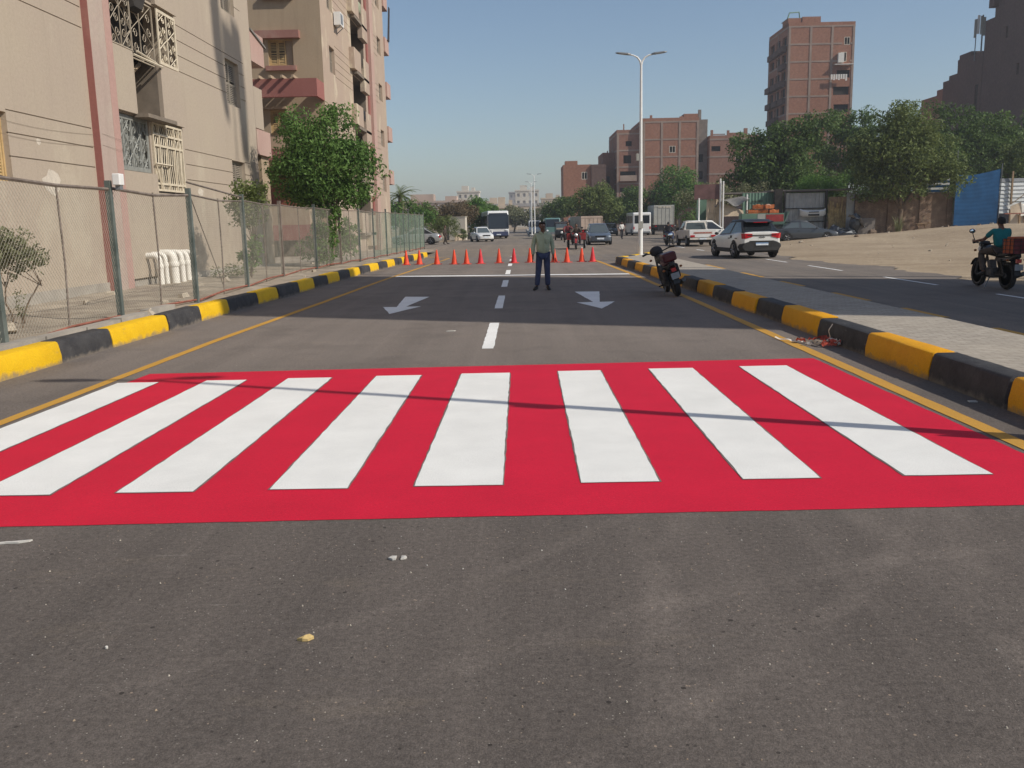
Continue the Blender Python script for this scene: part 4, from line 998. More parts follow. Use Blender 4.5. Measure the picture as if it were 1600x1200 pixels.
def car(label, cat, loc, rz, L, Wd, H, prof, gh, paint, roofm=None, r=.32, wy=(.2,.8), zlow=.24, group=None, name='parked_car', clad=None, gm=None, rails=False, pillar=None, plate=True):
    """saloon / hatch / crossover; forward = +y; prof = [(t, z)] shoulder line from rear to front; gh = greenhouse (rear base, rear top, front top, front base) as t"""
    t = thing(name, label, cat, loc, rz, group)
    W2 = Wd/2; Y = lambda q: (q-.5)*L
    ts = [0,.012,.04,.1,.2,.32,.45,.58,.7,.8,.88,.94,.98,1]
    wf = lambda q: float(np.interp(q, [0,.02,.06,.15,.3,.7,.85,.94,.98,1],[.80,.90,.955,.99,1,1,.985,.93,.86,.74]))
    zl = lambda q: zlow + float(np.interp(q,[0,.05,.12,.88,.95,1],[.14,.03,0,0,.02,.09]))
    zb = lambda q: float(np.interp(q,[p[0] for p in prof],[p[1] for p in prof]))
    rings = []
    for q in ts:
        w_, l_, s_ = W2*wf(q), zl(q), zb(q); d = s_-l_
        half = [(w_*.86,l_),(w_*.965,l_+.07*d),(w_,l_+.42*d),(w_*.985,l_+.68*d),(w_*.955,l_+.90*d),(w_*.86,l_+.985*d),(w_*.45,s_+.012)]
        rings.append([(a,Y(q),z) for a,z in half]+[(-a,Y(q),z) for a,z in half[::-1]])
    MB().loft(rings).build('body', paint, t, smooth=42)
    g0,g1,g2,g3 = [Y(q) for q in gh]; zr = H-.05
    wb_, wt = W2*.90, W2*.70
    zb0, zb3 = zb(gh[0])-.02, zb(gh[3])-.02
    # corners: base and roof; cabin is the roof and pillars in paint, panes sit proud
    B = [(wb_*.96,g0,zb0),(wb_*.98,g3,zb3)]; Tp = [(wt*.96,g1,zr),(wt*.97,g2,zr)]
    cb_ = MB(); cb_.loft([[(-B[0][0],B[0][1],B[0][2]),(B[0][0],B[0][1],B[0][2]),(B[1][0],B[1][1],B[1][2]),(-B[1][0],B[1][1],B[1][2])],
                          [(-Tp[0][0],Tp[0][1],zr),(Tp[0][0],Tp[0][1],zr),(Tp[1][0],Tp[1][1],zr),(-Tp[1][0],Tp[1][1],zr)]])
    cb_.build('cabin', pillar or roofm or paint, t, bevel=.03)
    rf = MB(); rw = wt
    rf.loft([[(-rw*a,y,z),(rw*a,y,z),(rw*a*.93,y,z+.05*k+.012),(0,y,z+.065*k+.012),(-rw*a*.93,y,z+.05*k+.012)] for a,y,z,k in ((.93,g1-.06,zr-.03,.6),(1.0,g1+.12,zr-.01,1),(1.01,(g1+g2)/2,zr,1.1),(1.0,g2-.1,zr-.01,1),(.93,g2+.05,zr-.04,.6))])
    rf.build('roof', roofm or paint, t, smooth=40)
    G_ = gm or M['glass']
    def pane(nm, a, b_, c, d, ins=.06, out=.012):
        a,b_,c,d = map(Vector,(a,b_,c,d)); m_ = (a+b_+c+d)/4
        nn = (b_-a).cross(d-a).normalized()
        if nn.dot(m_-Vector((0,(g0+g3)/2,zr*.75))) < 0: nn = -nn
        q = []
        for p in (a,b_,c,d):
            v = (m_-p); q.append(p + v*min(.45, ins*1.6/max(v.length,.01)) + nn*out)
        MB().loft([[p-nn*.008 for p in q],[p for p in q]]).build(nm, G_, t)
    pane('windscreen', (-B[1][0],g3,zb3),(B[1][0],g3,zb3),(Tp[1][0],g2,zr),(-Tp[1][0],g2,zr))
    pane('rear_window', (-B[0][0],g0,zb0),(B[0][0],g0,zb0),(Tp[0][0],g1,zr),(-Tp[0][0],g1,zr))
    for s in (-1,1):
        ym = (g0*.5+g3*.5); mt = (g1+g2)/2
        zm = zb(.5)-.02
        pane('side_window', (s*B[0][0],g0+.12*(g3-g0)*0+.05,zb0),(s*wb_*.97,ym,zm),(s*wt*.965,mt,zr),(s*Tp[0][0],g1,zr))
        pane('side_window', (s*wb_*.97,ym,zm),(s*B[1][0],g3-.1,zb3),(s*Tp[1][0],g2,zr),(s*wt*.965,mt,zr))
        ab_ = MB()
        for q in wy: arch(ab_, s*W2*.992*wf(q), Y(q), r*1.17, s)
        ab_.build('wheel_arch', M['black'], t)
        for q in wy: wheel(t, s*(W2*wf(q)-.085), Y(q), r, .21, s)
        m_ = MB(); m_.ball((s*(W2*.99+.08), g3-.25, zb3+.06), (.10,.06,.07), 8, 5); m_.build('mirror', roofm or paint, t, smooth=60)
        h_ = MB()
        for yy in (ym-.12, ym-1.0): h_.box(s*(W2*.985)-.012+.006*s, s*(W2*.985)+.012+.006*s, yy-.1, yy+.1, zb(.5)-.20, zb(.5)-.165)
        h_.build('door_handle', M['black'], t)
        fz = zb(.97); yq = .972
        f_ = MB(); f_.ball((s*W2*wf(yq)*.80, Y(yq)-.01, fz-.12), (.17,.09,.075), 10, 6); f_.build('headlight', M['headlamp'], t, smooth=60)
        rz_ = zb(.03)
        f_ = MB(); f_.loft([[(s*W2*.90*k,Y(0.0)+d,rz_-.30),(s*W2*.52*k,Y(0.0)+d-.005,rz_-.22),(s*W2*.52*k,Y(0.)+d-.005,rz_-.10),(s*W2*.93*k,Y(0.)+d,rz_-.08)] for d,k in ((-.02,.86),(.10,1.005))]); f_.build('taillight', M['red_light'], t)
    b = MB(); 
    if plate: b.box(-.26,.26,Y(0)-.025,Y(0)-.008,zb(0)*.62,zb(0)*.62+.13); b.build('number_plate', M['plate'], t)
    b = MB(); b.box(-.26,.26,Y(1)+.004,Y(1)+.022,zl(1)+.10,zl(1)+.22); b.build('number_plate', M['plate'], t)
    b = MB(); b.loft([[(-.42*W2*k,Y(1)+d,zl(1)+.26),(.42*W2*k,Y(1)+d,zl(1)+.26),(.46*W2*k,Y(1)+d,zl(1)+.38),(-.46*W2*k,Y(1)+d,zl(1)+.38)] for d,k in ((-.08,1),(.012,1))]); b.build('grille', M['black'], t)
    bl_ = clad or M['black']
    b = MB(); b.loft([[(-W2*.86,y,zlow-.05),(W2*.86,y,zlow-.05),(W2*.88,y,zlow+.06),(-W2*.88,y,zlow+.06)] for y in (Y(.06),Y(.94))]); b.build('underbody', bl_, t)
    return t
def boxpanes(t, lst, m):
    for nm,p in lst:
        MB().add(p, [tuple(range(len(p)))]).build(nm, m, t)

# white crossover with black roof on the right
PR = [(0,1.08),(.03,1.14),(.12,1.15),(.3,1.08),(.5,1.04),(.72,1.01),(.9,.91),(.98,.80),(1,.70)]
suv = car('white crossover with a black roof and red tail lamps driving on the right road', 'car', (9.92,40.6,0), R(6), 4.4, 1.86, 1.63, PR, (.012,.15,.46,.72), M['car_white'], M['moto_black'], .37, (.2,.80), .30, name='moving_car', pillar=M['moto_black'], plate=False)
b = MB(); Yr = -4.4/2
b.loft([[(-.72,Yr-.04,.34),(.72,Yr-.04,.34),(.84,Yr-.03,.50),(.74,Yr-.035,.66),(.45,Yr-.05,.745),(-.45,Yr-.05,.745),(-.74,Yr-.035,.66),(-.84,Yr-.03,.50)],[(-.86,Yr+.25,.32),(.86,Yr+.25,.32),(.94,Yr+.3,.50),(.92,Yr+.2,.60),(.6,Yr+.05,.76),(-.6,Yr+.05,.76),(-.92,Yr+.2,.60),(-.94,Yr+.3,.50)]]); b.build('rear_bumper', M['rubber'], suv)
b = MB(); b.box(-.62,.62,Yr-.03,Yr+.05,.965,1.0); b.build('tailgate_bar', M['moto_black'], suv)
b = MB(); b.box(-.27,.27,Yr-.068,Yr-.052,.56,.67); b.build('number_plate', M['plate'], suv)
b = MB(); b.box(-.27,.27,Yr-.072,Yr-.0685,.635,.668); b.build('plate_band', M['plate_blue'], suv)
b = MB(); b.tube([(-.13,Yr-.016,.885),(-.05,Yr-.018,.91),(.0,Yr-.018,.885),(.05,Yr-.018,.91),(.13,Yr-.016,.89)], .012, 5); b.build('emblem', M['black'], suv)
for s in (-1,1):
    b = MB(); b.box(s*.905-.03,s*.905+.03,-1.0,1.0,.28,.44); b.build('side_cladding', M['rubber'], suv)
    b = MB(); b.box(s*.915-.012,s*.915+.014,-1.02,-.88,.86,.98); b.build('quarter_emblem', M['black'], suv)
b = MB(); b.loft([[(-.58,-1.95,1.50),(.58,-1.95,1.50),(.58,-1.5,1.56),(-.58,-1.5,1.56)],[(-.60,-1.98,1.54),(.60,-1.98,1.54),(.58,-1.5,1.60),(-.58,-1.5,1.60)]]); sp = b.build('spoiler', M['moto_black'], suv)
MB().box(-.3,.3,-1.995,-1.975,1.505,1.53).build('brake_light', M['red_light'], sp)
# dark saloon by the grey sheet shed, front to the right
car('dark grey saloon parked side-on before the corrugated grey sheets', 'car', (20.3,65.6,0), R(-90), 4.6, 1.78, 1.46, [(0,.86),(.05,.93),(.25,.95),(.7,.92),(.9,.80),(1,.62)], (.10,.27,.52,.70), M['car_dark'], None, .32, (.2,.81), .20, name='parked_car', gm=M['glass_light'])
# blue-grey people carrier facing the camera
car('blue grey car driving towards the camera beside the red cargo tricycle', 'car', (5.85,69.2,0), R(180), 4.5, 1.76, 1.55, [(0,.95),(.06,1.0),(.6,.95),(.85,.85),(1,.68)], (.03,.10,.52,.72), M['car_bluegrey'], None, .33, (.19,.81), .22, name='moving_car', gm=M['glass_light'])
car('small white saloon facing the camera in front of the coach', 'car', (-3.95,91.0,0), R(196), 4.1, 1.68, 1.42, [(0,.86),(.08,.92),(.7,.88),(.9,.74),(1,.58)], (.13,.26,.55,.72), M['car_white'], None, .30, (.2,.81), .2, name='moving_car', gm=M['glass_light'])
car('silver saloon half hidden behind the far end of the green fence', 'car', (-9.5,82.0,0), R(90), 4.5, 1.76, 1.47, [(0,.80),(.05,.95),(.22,.98),(.7,.94),(.9,.80),(1,.62)], (.12,.30,.52,.70), M['car_silver'], None, .33, (.19,.81), .2, name='parked_car')
car('white saloon parked behind the old white pickup with its bonnet to the right', 'car', (14.3,69.5,0), R(-80), 4.4, 1.76, 1.62, [(0,.92),(.06,1.0),(.7,.96),(.9,.86),(1,.66)], (.02,.10,.52,.72), M['car_white'], None, .33, (.2,.81), .2)
car('dark car parked in the tree shade left of the white minibus', 'car', (11.2,114.,0), R(175), 4.4, 1.76, 1.5, [(0,.92),(.06,.96),(.7,.92),(.9,.82),(1,.62)], (.08,.2,.52,.72), M['car_dark'], None, .32, group=None)
car('pale small car just behind the blue grey car', 'car', (7.3,88,0), R(182), 4.1, 1.7, 1.5, [(0,.92),(.06,.96),(.7,.92),(.9,.82),(1,.62)], (.05,.16,.52,.72), M['car_oldwhite'], None, .32)

# old white double-sided pickup seen from behind
pk = thing('pickup_truck', 'old white pickup truck with an open cargo bed, seen from behind at the road side', 'pickup', (11.55,60.6,0), R(1))
def prof_body(name, prof, w, t, m, bevel=.05, x0=None):
    return MB().prism(prof, 'x', -w/2, w/2).build(name, m, t, bevel=bevel)
MB().prism([(-.35,.45),(2.35,.42),(2.42,.62),(2.30,.92),(1.25,1.0),(.95,1.02),(-.35,1.02)], 'x', -.86,.86).build('body', M['car_oldwhite'], pk, bevel=.05)
MB().loft([[(-.80,-.30,1.021),(.80,-.30,1.021),(.80,1.25,1.001),(-.80,1.25,1.001)],[(-.66,-.22,1.56),(.66,-.22,1.56),(.66,.62,1.56),(-.66,.62,1.56)]]).build('cabin', M['car_oldwhite'], pk, bevel=.05)
def pane4(t, nm, a, b_, c, d, m=None, ins=.12, off=(0,0,0)):
    q = [Vector(p) for p in (a,b_,c,d)]; mm = sum(q, Vector())/4; o = Vector(off)
    MB().add([p+(mm-p)*ins+o for p in q], [(0,1,2,3)]).build(nm, m or M['glass'], t)
pane4(pk,'rear_window',(-.78,-.30,1.04),(.78,-.30,1.04),(.66,-.22,1.54),(-.66,-.22,1.54),M['glass_light'],.14,(0,-.02,0))
for s in (-1,1):
    pane4(pk,'side_window',(s*.80,-.28,1.03),(s*.80,1.15,1.02),(s*.66,.6,1.54),(s*.66,-.2,1.54),None,.15,(s*.02,0,.0))
pane4(pk,'windscreen',(-.78,1.25,1.02),(.78,1.25,1.02),(.66,.62,1.54),(-.66,.62,1.54),None,.1,(0,.03,.02))
b = MB(); b.box(-.86,.86,-2.45,-.40,.55,.62); b.box(-.86,-.80,-2.45,-.40,.62,1.05); b.box(.80,.86,-2.45,-.40,.62,1.05); b.box(-.80,.80,-.46,-.40,.62,1.05); b.build('cargo_bed', M['car_oldwhite'], pk, bevel=.02)
b = MB(); b.box(-.86,.86,-2.515,-2.455,.58,1.06); tg = b.build('tailgate', M['car_white'], pk, bevel=.015)
b = MB(); b.box(-.6,.6,-2.522,-2.517,.80,.92); b.build('tailgate_stripe', M['box_beige'], tg)
b = MB()
for i,x in enumerate((-.52,-.44,-.35,-.27,-.16,-.08,.02,.10,.2,.29,.38,.48)): b.box(x,x+.045,-2.527,-2.5225,.825,.895)
b.build('tailgate_lettering', M['red_light'], tg)
b = MB(); b.box(-.84,.84,-2.56,-2.46,.42,.54); b.build('rear_bumper', M['car_oldwhite'], pk, bevel=.02)
for s in (-1,1):
    MB().box(s*.66-.14,s*.66+.14,-2.575,-2.525,.60,.72).build('taillight', M['red_light'], pk)
    b = MB(); b.tube([(s*.70,-.42,1.06),(s*.70,-.42,1.60),(s*.3,-.42,1.62)], .025, 5); b.build('rack', M['car_white'], pk)
    for y in (-1.5,1.5): wheel(pk, s*.78, y, .33, .2, s)
    a_ = MB(); arch(a_, s*.862, -1.5, .4, s); arch(a_, s*.862, 1.5, .4, s); a_.build('wheel_arch', M['black'], pk)
    MB().box(s*.95-.09,s*.95+.09,.95,1.02,1.02,1.2).build('mirror', M['black'], pk)
    MB().ball((s*.62,2.38,.70),(.12,.06,.08),8,5).build('headlight', M['headlamp'], pk, smooth=60)
b = MB(); b.box(-.6,.6,-2.5,2.2,.3,.5); b.build('chassis', M['black'], pk)
b = MB(); b.box(-.22,.22,-2.585,-2.563,.44,.54); b.build('number_plate', M['plate'], pk)

# coach
bs = thing('coach', 'white and green coach facing the camera on the left carriageway', 'coach', (-3.35,113.0,0), R(187))
BL, BW, BH = 11.5, 2.5, 3.25
b = MB(); b.prism([(-BL/2,.35),(BL/2-.25,.32),(BL/2,.55),(BL/2+.02,1.15),(BL/2-.18,2.6),(BL/2-.6,BH),(-BL/2+.2,BH),(-BL/2,BH-.3)], 'x', -BW/2, BW/2); b.build('body', M['car_white'], bs, bevel=.14, seg=3)
b = MB(); b.add([(-1.22,BL/2+.05,1.15),(1.22,BL/2+.05,1.15),(1.22,BL/2-.13,2.62),(1.05,BL/2-.40,2.98),(-1.05,BL/2-.40,2.98),(-1.22,BL/2-.13,2.62)], [(0,1,2,5),(5,2,3,4)]); b.build('windscreen', M['glass'], bs)
for s in (-1,1):
    for k in range(6): pane4(bs,'side_window',(s*1.26,-5.4+k*1.75,1.5),(s*1.26,-3.75+k*1.75,1.5),(s*1.26,-3.75+k*1.75,2.7),(s*1.26,-5.4+k*1.75,2.7),None,.03)
    b = MB(); b.box(s*1.256-.006,s*1.256+.006,-5.6,4.9,.5,1.4); b.build('green_panel', M['bus_green'], bs)
    for y in (-3.4,3.2): wheel(bs, s*1.13, y, .48, .28, s)
    b = MB(); b.tube([(s*1.15,BL/2-.3,2.75),(s*1.45,BL/2+.2,2.6),(s*1.45,BL/2+.25,2.2)], .035, 5); b.box(s*1.45-.12,s*1.45+.12,BL/2+.2,BL/2+.28,1.75,2.25); b.build('mirror', M['black'], bs)
    b = MB(); b.ball((s*.9,BL/2-.0,.98),(.24,.1,.09),10,6); b.build('headlight', M['headlamp'], bs, smooth=60)
MB().box(-1.15,1.15,BL/2-.02,BL/2+.07,.34,.82).build('bumper', M['trousers_navy'], bs, bevel=.03)
MB().box(-.26,.26,BL/2+.075,BL/2+.09,.42,.54).build('number_plate', M['plate'], bs)
MB().box(-1.2,1.2,-5.6,5.4,.2,.4).build('underbody', M['black'], bs)

def vanlike(label, cat, name, loc, rz, L, Wd, H, paint, rear_glass=True, gm=None):
    t = thing(name, label, cat, loc, rz)
    MB().prism([(-L/2,.3),(L/2-.1,.3),(L/2,.5),(L/2-.05,.95),(L/2-.75,1.15),(L/2-1.35,H-.05),(L/2-1.6,H),(-L/2+.12,H),(-L/2,H-.15)], 'x', -Wd/2, Wd/2).build('body', paint, t, bevel=.09, seg=3)
    G_ = gm or M['glass']
    pane4(t,'rear_window',(-Wd*.43,-L/2-.012,H*.52),(Wd*.43,-L/2-.012,H*.52),(Wd*.43,-L/2-.012,H*.88),(-Wd*.43,-L/2-.012,H*.88),G_,.03)
    pane4(t,'windscreen',(-Wd*.45,L/2-.75,1.17),(Wd*.45,L/2-.75,1.17),(Wd*.43,L/2-1.33,H-.1),(-Wd*.43,L/2-1.33,H-.1),G_,.06,(0,.03,.03))
    for s in (-1,1):
        k = 0; y = -L/2+.3
        while y < L/2-1.8:
            pane4(t,'side_window',(s*(Wd/2+.012),y,H*.53),(s*(Wd/2+.012),y+1.1,H*.53),(s*(Wd/2+.012),y+1.1,H*.86),(s*(Wd/2+.012),y,H*.86),G_,.03); y += 1.2
        for y in (-L*.3,L*.32): wheel(t, s*(Wd/2-.1), y, .36, .22, s)
        a_ = MB(); arch(a_, s*(Wd/2+.002), -L*.3, .43, s); arch(a_, s*(Wd/2+.002), L*.32, .43, s); a_.build('wheel_arch', M['black'], t)
        MB().box(s*Wd*.45-.07,s*Wd*.45+.07,-L/2-.02,-L/2+.02,.75,1.05).build('taillight', M['red_light'], t)
        MB().ball((s*Wd*.40,L/2-.03,.78),(.17,.07,.12),8,5).build('headlight', M['headlamp'], t, smooth=60)
        MB().box(s*(Wd/2+.12)-.08,s*(Wd/2+.12)+.08,L/2-1.0,L/2-.93,1.2,1.45).build('mirror', M['black'], t)
    MB().box(-.3,.3,-L/2-.02,-L/2-.011,.62,.75).build('number_plate', M['plate'], t)
    MB().box(-Wd*.46,Wd*.46,-L/2-.06,-L/2+.05,.3,.48).build('rear_bumper', M['lamp_grey'], t)
    MB().box(-Wd*.48,Wd*.48,L/2-.06,L/2+.06,.3,.52).build('bumper', M['lamp_grey'], t)
    MB().box(-Wd*.42,Wd*.42,-L/2+.2,L/2-.3,.18,.31).build('underbody', M['black'], t)
    return t
vanlike('white minibus seen from behind next to the lamp post, in the tree shade', 'minibus', 'minibus', (14.3,112,0), R(3), 6.2, 2.15, 2.72, M['car_white'])
vanlike('white minibus facing the camera far off, partly hidden behind the standing man', 'minibus', 'minibus', (2.0,134,0), R(180), 5.0, 1.75, 2.1, M['car_white'])
def truck(label, name, loc, rz, cabm, boxm, L=5.6, Wd=2.3, zb=.95, zt=3.1, cab=True, open_top=False):
    t = thing(name, label, 'truck', loc, rz)
    b = MB()
    if open_top:
        b.box(-Wd/2,Wd/2,-L/2,L/2-2,zb,zb+.1); 
        for q in ((-Wd/2,-Wd/2+.07,-L/2,L/2-2),(Wd/2-.07,Wd/2,-L/2,L/2-2),(-Wd/2+.07,Wd/2-.07,-L/2,-L/2+.07),(-Wd/2+.07,Wd/2-.07,L/2-2.07,L/2-2)): b.box(q[0],q[1],q[2],q[3],zb+.1,zt)
    else: b.box(-Wd/2,Wd/2,-L/2,L/2-1.7,zb,zt)
    bx_ = b.build('cargo_box', boxm, t, bevel=.03)
    b = MB(); n = 5
    for i in range(n+1):
        x = -Wd/2+.03+(Wd-.12)*i/n; b.box(x,x+.06,-L/2-.03,-L/2-.003,zb+.05,zt-.05)
    b.box(-Wd/2,Wd/2,-L/2-.035,-L/2-.031,zt-.2,zt-.1); b.build('box_ribs', boxm, t)
    b = MB(); b.prism([(L/2-1.6,.5),(L/2,.5),(L/2+.02,1.2),(L/2-.22,2.15),(L/2-.4,2.25),(L/2-1.6,2.25)], 'x', -Wd*.44, Wd*.44); b.build('cab', cabm, t, bevel=.08)
    pane4(t,'windscreen',(-Wd*.41,L/2+.035,1.25),(Wd*.41,L/2+.035,1.25),(Wd*.40,L/2-.19,2.12),(-Wd*.40,L/2-.19,2.12),None,.04)
    for s in (-1,1):
        pane4(t,'side_window',(s*Wd*.446,L/2-1.2,1.3),(s*Wd*.446,L/2-.2,1.3),(s*Wd*.446,L/2-.35,2.0),(s*Wd*.446,L/2-1.2,2.0),None,.04)
        for y in (-L*.28,L*.34): wheel(t, s*(Wd/2-.2), y, .42, .26, s)
        MB().ball((s*Wd*.34,L/2+.02,.85),(.14,.05,.1),8,5).build('headlight', M['headlamp'], t, smooth=60)
        MB().box(s*Wd*.4-.1,s*Wd*.4+.1,-L/2-.05,-L/2-.01,zb-.22,zb-.1).build('taillight', M['red_light'], t)
        MB().box(s*Wd*.52-.07,s*Wd*.52+.07,L/2-.1,L/2-.03,1.5,1.9).build('mirror', M['black'], t)
    MB().box(-Wd*.3,Wd*.3,-L/2+.02,L/2-.1,.55,zb-.003).build('chassis', M['black'], t)
    MB().box(-Wd*.46,Wd*.46,L/2-.05,L/2+.08,.45,.68).build('bumper', M['lamp_grey'], t)
    return t
tb = truck('grey white box truck seen from behind right of the white minibus', 'box_truck', (17.3,114,0), R(2), M['car_white'], M['box_grey'], 6, 2.5, 1.2, 3.55)
b = MB()
for i,x in enumerate((-.7,-.55,-.42,-.1,.02,.2,.33,.45,.6,.72)): b.box(x,x+.10,-3.05,-3.036,3.22,3.42)
b.build('box_lettering', M['far_white'], tb)
truck('teal green truck facing the camera right behind the standing man', 'truck', (3.55,104,0), R(180), M['truck_teal'], M['truck_teal'], 5.4, 1.85, .85, 2.2)
truck('truck with a tall pinkish beige cargo body parked under the olive tree', 'cargo_truck', (7.2,104,0), R(12), M['car_oldwhite'], M['box_beige'], 6.2, 2.5, .9, 2.35)

# tuk-tuk
tk = thing('auto_rickshaw', 'dark three wheeled auto rickshaw between the man and the cargo tricycle', 'rickshaw', (3.95,90,0), R(180))
MB().prism([(-1.2,.3),(.9,.3),(1.2,.6),(1.15,.95),(.85,1.0),(.6,.75),(-.3,.75),(-1.2,.9)], 'x', -.6,.6).build('body', M['moto_black'], tk, bevel=.06)
b = MB(); b.prism([(-1.25,1.72),(-1.1,1.80),(.55,1.78),(.8,1.66),(.8,1.6),(-1.25,1.64)], 'x', -.62,.62); b.build('roof', M['cloth_dark'], tk, bevel=.03)
b = MB()
for x in (-.57,.57):
    for y,y2 in ((-1.15,-1.15),(.95,.7)): b.tube([(x,y,.85),(x,y2,1.64)], .025, 5)
b.build('roof_frame', M['black'], tk)
pane4(tk,'windscreen',(-.55,1.0,.98),(.55,1.0,.98),(.55,.76,1.6),(-.55,.76,1.6),M['glass_light'],.06)
MB().box(-.5,.5,.98,1.1,1.05,1.2).build('dashboard', M['box_beige'], tk)
for x,y in ((-.52,-.85),(.52,-.85)): wheel(tk, x, y, .24, .12, 1 if x > 0 else -1)
wheel(tk, 0, 1.1, .24, .12, 1); MB().ball((0,1.24,.75),(.12,.06,.12),8,5).build('headlight', M['headlamp'], tk, smooth=60)

# ------------------------------------------------------------------ people
def skin_mesh(name, nodes, edges, m, parent, root=0, sub=2):
    me = bpy.data.meshes.new(name)
    me.from_pydata([n_[0] for n_ in nodes], edges, []); me.materials.append(m)
    o = bpy.data.objects.new(name, me); COL.objects.link(o); o.parent = parent
    md = o.modifiers.new('skin', 'SKIN'); md.use_smooth_shade = True; md.branch_smoothing = .4
    for i,n_ in enumerate(nodes):
        r = n_[1]; sv = me.skin_vertices[0].data[i]
        sv.radius = (r[0],r[1]) if isinstance(r,(tuple,list)) else (r,r); sv.use_root = (i == root)
    sb2 = o.modifiers.new('sub','SUBSURF'); sb2.levels = sub; sb2.render_levels = sub
    return o
STAND = dict(pelvis=(0,0,.90), belly=(0,-.02,1.04), chest=(0,0,1.24), neck0=(0,.015,1.40), neck1=(0,.01,1.47), head=(0,-.005,1.575), top=(0,.0,1.635),
    sL=(-.17,.01,1.365), eL=(-.235,.03,1.10), wL=(-.245,-.03,.86), sR=(.17,.01,1.365), eR=(.235,.03,1.10), wR=(.245,-.03,.86),
    hL=(-.09,0,.87), kL=(-.11,-.015,.47), aL=(-.12,.02,.085), hR=(.09,0,.87), kR=(.11,-.015,.47), aR=(.12,.02,.085), fL=(-.14,-.13,.03), fR=(.14,-.13,.03))
def person(label, loc, rz, J=None, skin='skin', shirt='shirt_green', trousers='trousers_navy', group=None, hands=True, belly=.135, rot=None, sleeves=.94, face=-1, scale=1.0, girth=1.0):
    """faces local -y"""
    t = thing('person', label, 'person', loc, rz, group, rot=rot); t.scale = (scale,)*3
    j = dict(STAND); j.update(J or {}); j = {k: Vector(v) for k,v in j.items()}
    nodes, edges, idx = [], [], {}
    def nd(k, p, r, parent=None):
        idx[k] = len(nodes); nodes.append((tuple(p), r))
        if parent is not None: edges.append((idx[parent], idx[k]))
    nd('pelvis', j['pelvis'], (.135,.105)); nd('belly', j['belly'], (.13,.11), 'pelvis'); nd('chest', j['chest'], (.145,.105), 'belly'); nd('neck0', j['neck0'], (.075,.07), 'chest')
    nd('neck1', j['neck1'], .056, 'neck0'); hd = j['head']; up = (j['top']-hd).normalized(); fw = Vector((0,face*-1.,0)) * -1
    fw = (fw - up*fw.dot(up)).normalized(); sd_ = up.cross(fw)
    nd('jaw', hd-up*.055+fw*.025, (.062,.068), 'neck1'); nd('head', hd+up*.01, (.076,.092), 'jaw'); nd('top', hd+up*.075, (.06,.07), 'head')
    nd('nose', hd-up*.012+fw*.098, .014, 'head'); nd('nose2', hd-up*.03+fw*.112, .012, 'nose')
    for s,k in ((1,'earA'),(-1,'earB')): nd(k, hd+sd_*s*.082-up*.005, (.012,.022), 'head')
    for S in 'LR':
        nd('s'+S, j['s'+S], .052, 'chest'); nd('e'+S, j['e'+S], .040, 's'+S); nd('w'+S, j['w'+S], .027, 'e'+S)
        d = (j['w'+S]-j['e'+S]).normalized(); d = j.get('d'+S, d); d = d.normalized()
        sx = Vector((-1 if S == 'L' else 1,0,0)); pn = (Vector((0,-1,0)) - d*Vector((0,-1,0)).dot(d)).normalized(); sx = d.cross(pn)
        palm = j['w'+S]+d*.065; nd('p'+S, palm, (.036,.02), 'w'+S)
        if hands:
            for f,(o,l) in enumerate(((-.030,.068),(-.010,.080),(.011,.075),(.031,.060))):
                nd(f'f{S}{f}a', palm+pn*o*1.0+d*.035, .0095, 'p'+S); nd(f'f{S}{f}b', palm+pn*o*1.1+d*(.035+l*.5)+sx*.004, .0088, f'f{S}{f}a'); nd(f'f{S}{f}c', palm+pn*(o*1.15-.0)+d*(.035+l*.9)-sx*.012*(1 if S=='L' else -1), .0075, f'f{S}{f}b')
            nd(f'f{S}t', palm+pn*.045-d*.012, .0105, 'p'+S); nd(f'f{S}u', palm+pn*.062+d*.03, .009, f'f{S}t')
        nd('h'+S, j['h'+S], (.078,.082), 'pelvis'); nd('k'+S, j['k'+S], .052, 'h'+S); nd('a'+S, j['a'+S], .036, 'k'+S); nd('t'+S, j['f'+S], (.036,.022), 'a'+S)
    skin_mesh('body', nodes, edges, M[skin], t)
    # shirt
    nodes, edges = [], []; idx.clear()
    w0 = j['pelvis']*1.12 - j['belly']*.12
    nd('b', w0, (.172*girth,.135*girth)); nd('c', j['belly'], (.172*girth,belly), 'b'); nd('d', j['chest'], (.172*girth,.13*girth), 'c'); nd('e', j['neck0']-Vector((0,0,.01)), (.085,.08), 'd')
    for S in 'LR':
        nd('s'+S, j['s'+S], .068, 'd'); nd('e'+S, j['e'+S], .058, 's'+S)
        if sleeves > .3: nd('w'+S, j['e'+S].lerp(j['w'+S], sleeves), .046, 'e'+S)
        else: nodes[idx['e'+S]] = (tuple(j['s'+S].lerp(j['e'+S], .75)), .062)
    so_ = skin_mesh('shirt', nodes, edges, M[shirt], t)
    nodes, edges = [], []; idx.clear()
    nd('p', j['pelvis']+Vector((0,0,.03)), (.155,.122)); 
    for S in 'LR':
        nd('h'+S, j['h'+S], (.092,.10), 'p'); nd('k'+S, j['k'+S], .080, 'h'+S); nd('m'+S, j['k'+S].lerp(j['a'+S], .55), .074, 'k'+S); nd('a'+S, j['k'+S].lerp(j['a'+S], .95), .070, 'm'+S)
    skin_mesh('trousers', nodes, edges, M[trousers], t)
    for S in 'LR':
        a, f = j['a'+S], j['f'+S]; d = (f-a); 
        skin_mesh('shoe', [(tuple(a-d*.25-Vector((0,0,.025))), .048),(tuple(a+d*.3-Vector((0,0,.01))), (.054,.050)),(tuple(f), (.052,.034)),(tuple(f+d*.42), (.040,.024))], [(0,1),(1,2),(2,3)], M['shoe'], t)
    b = MB(); rings = []
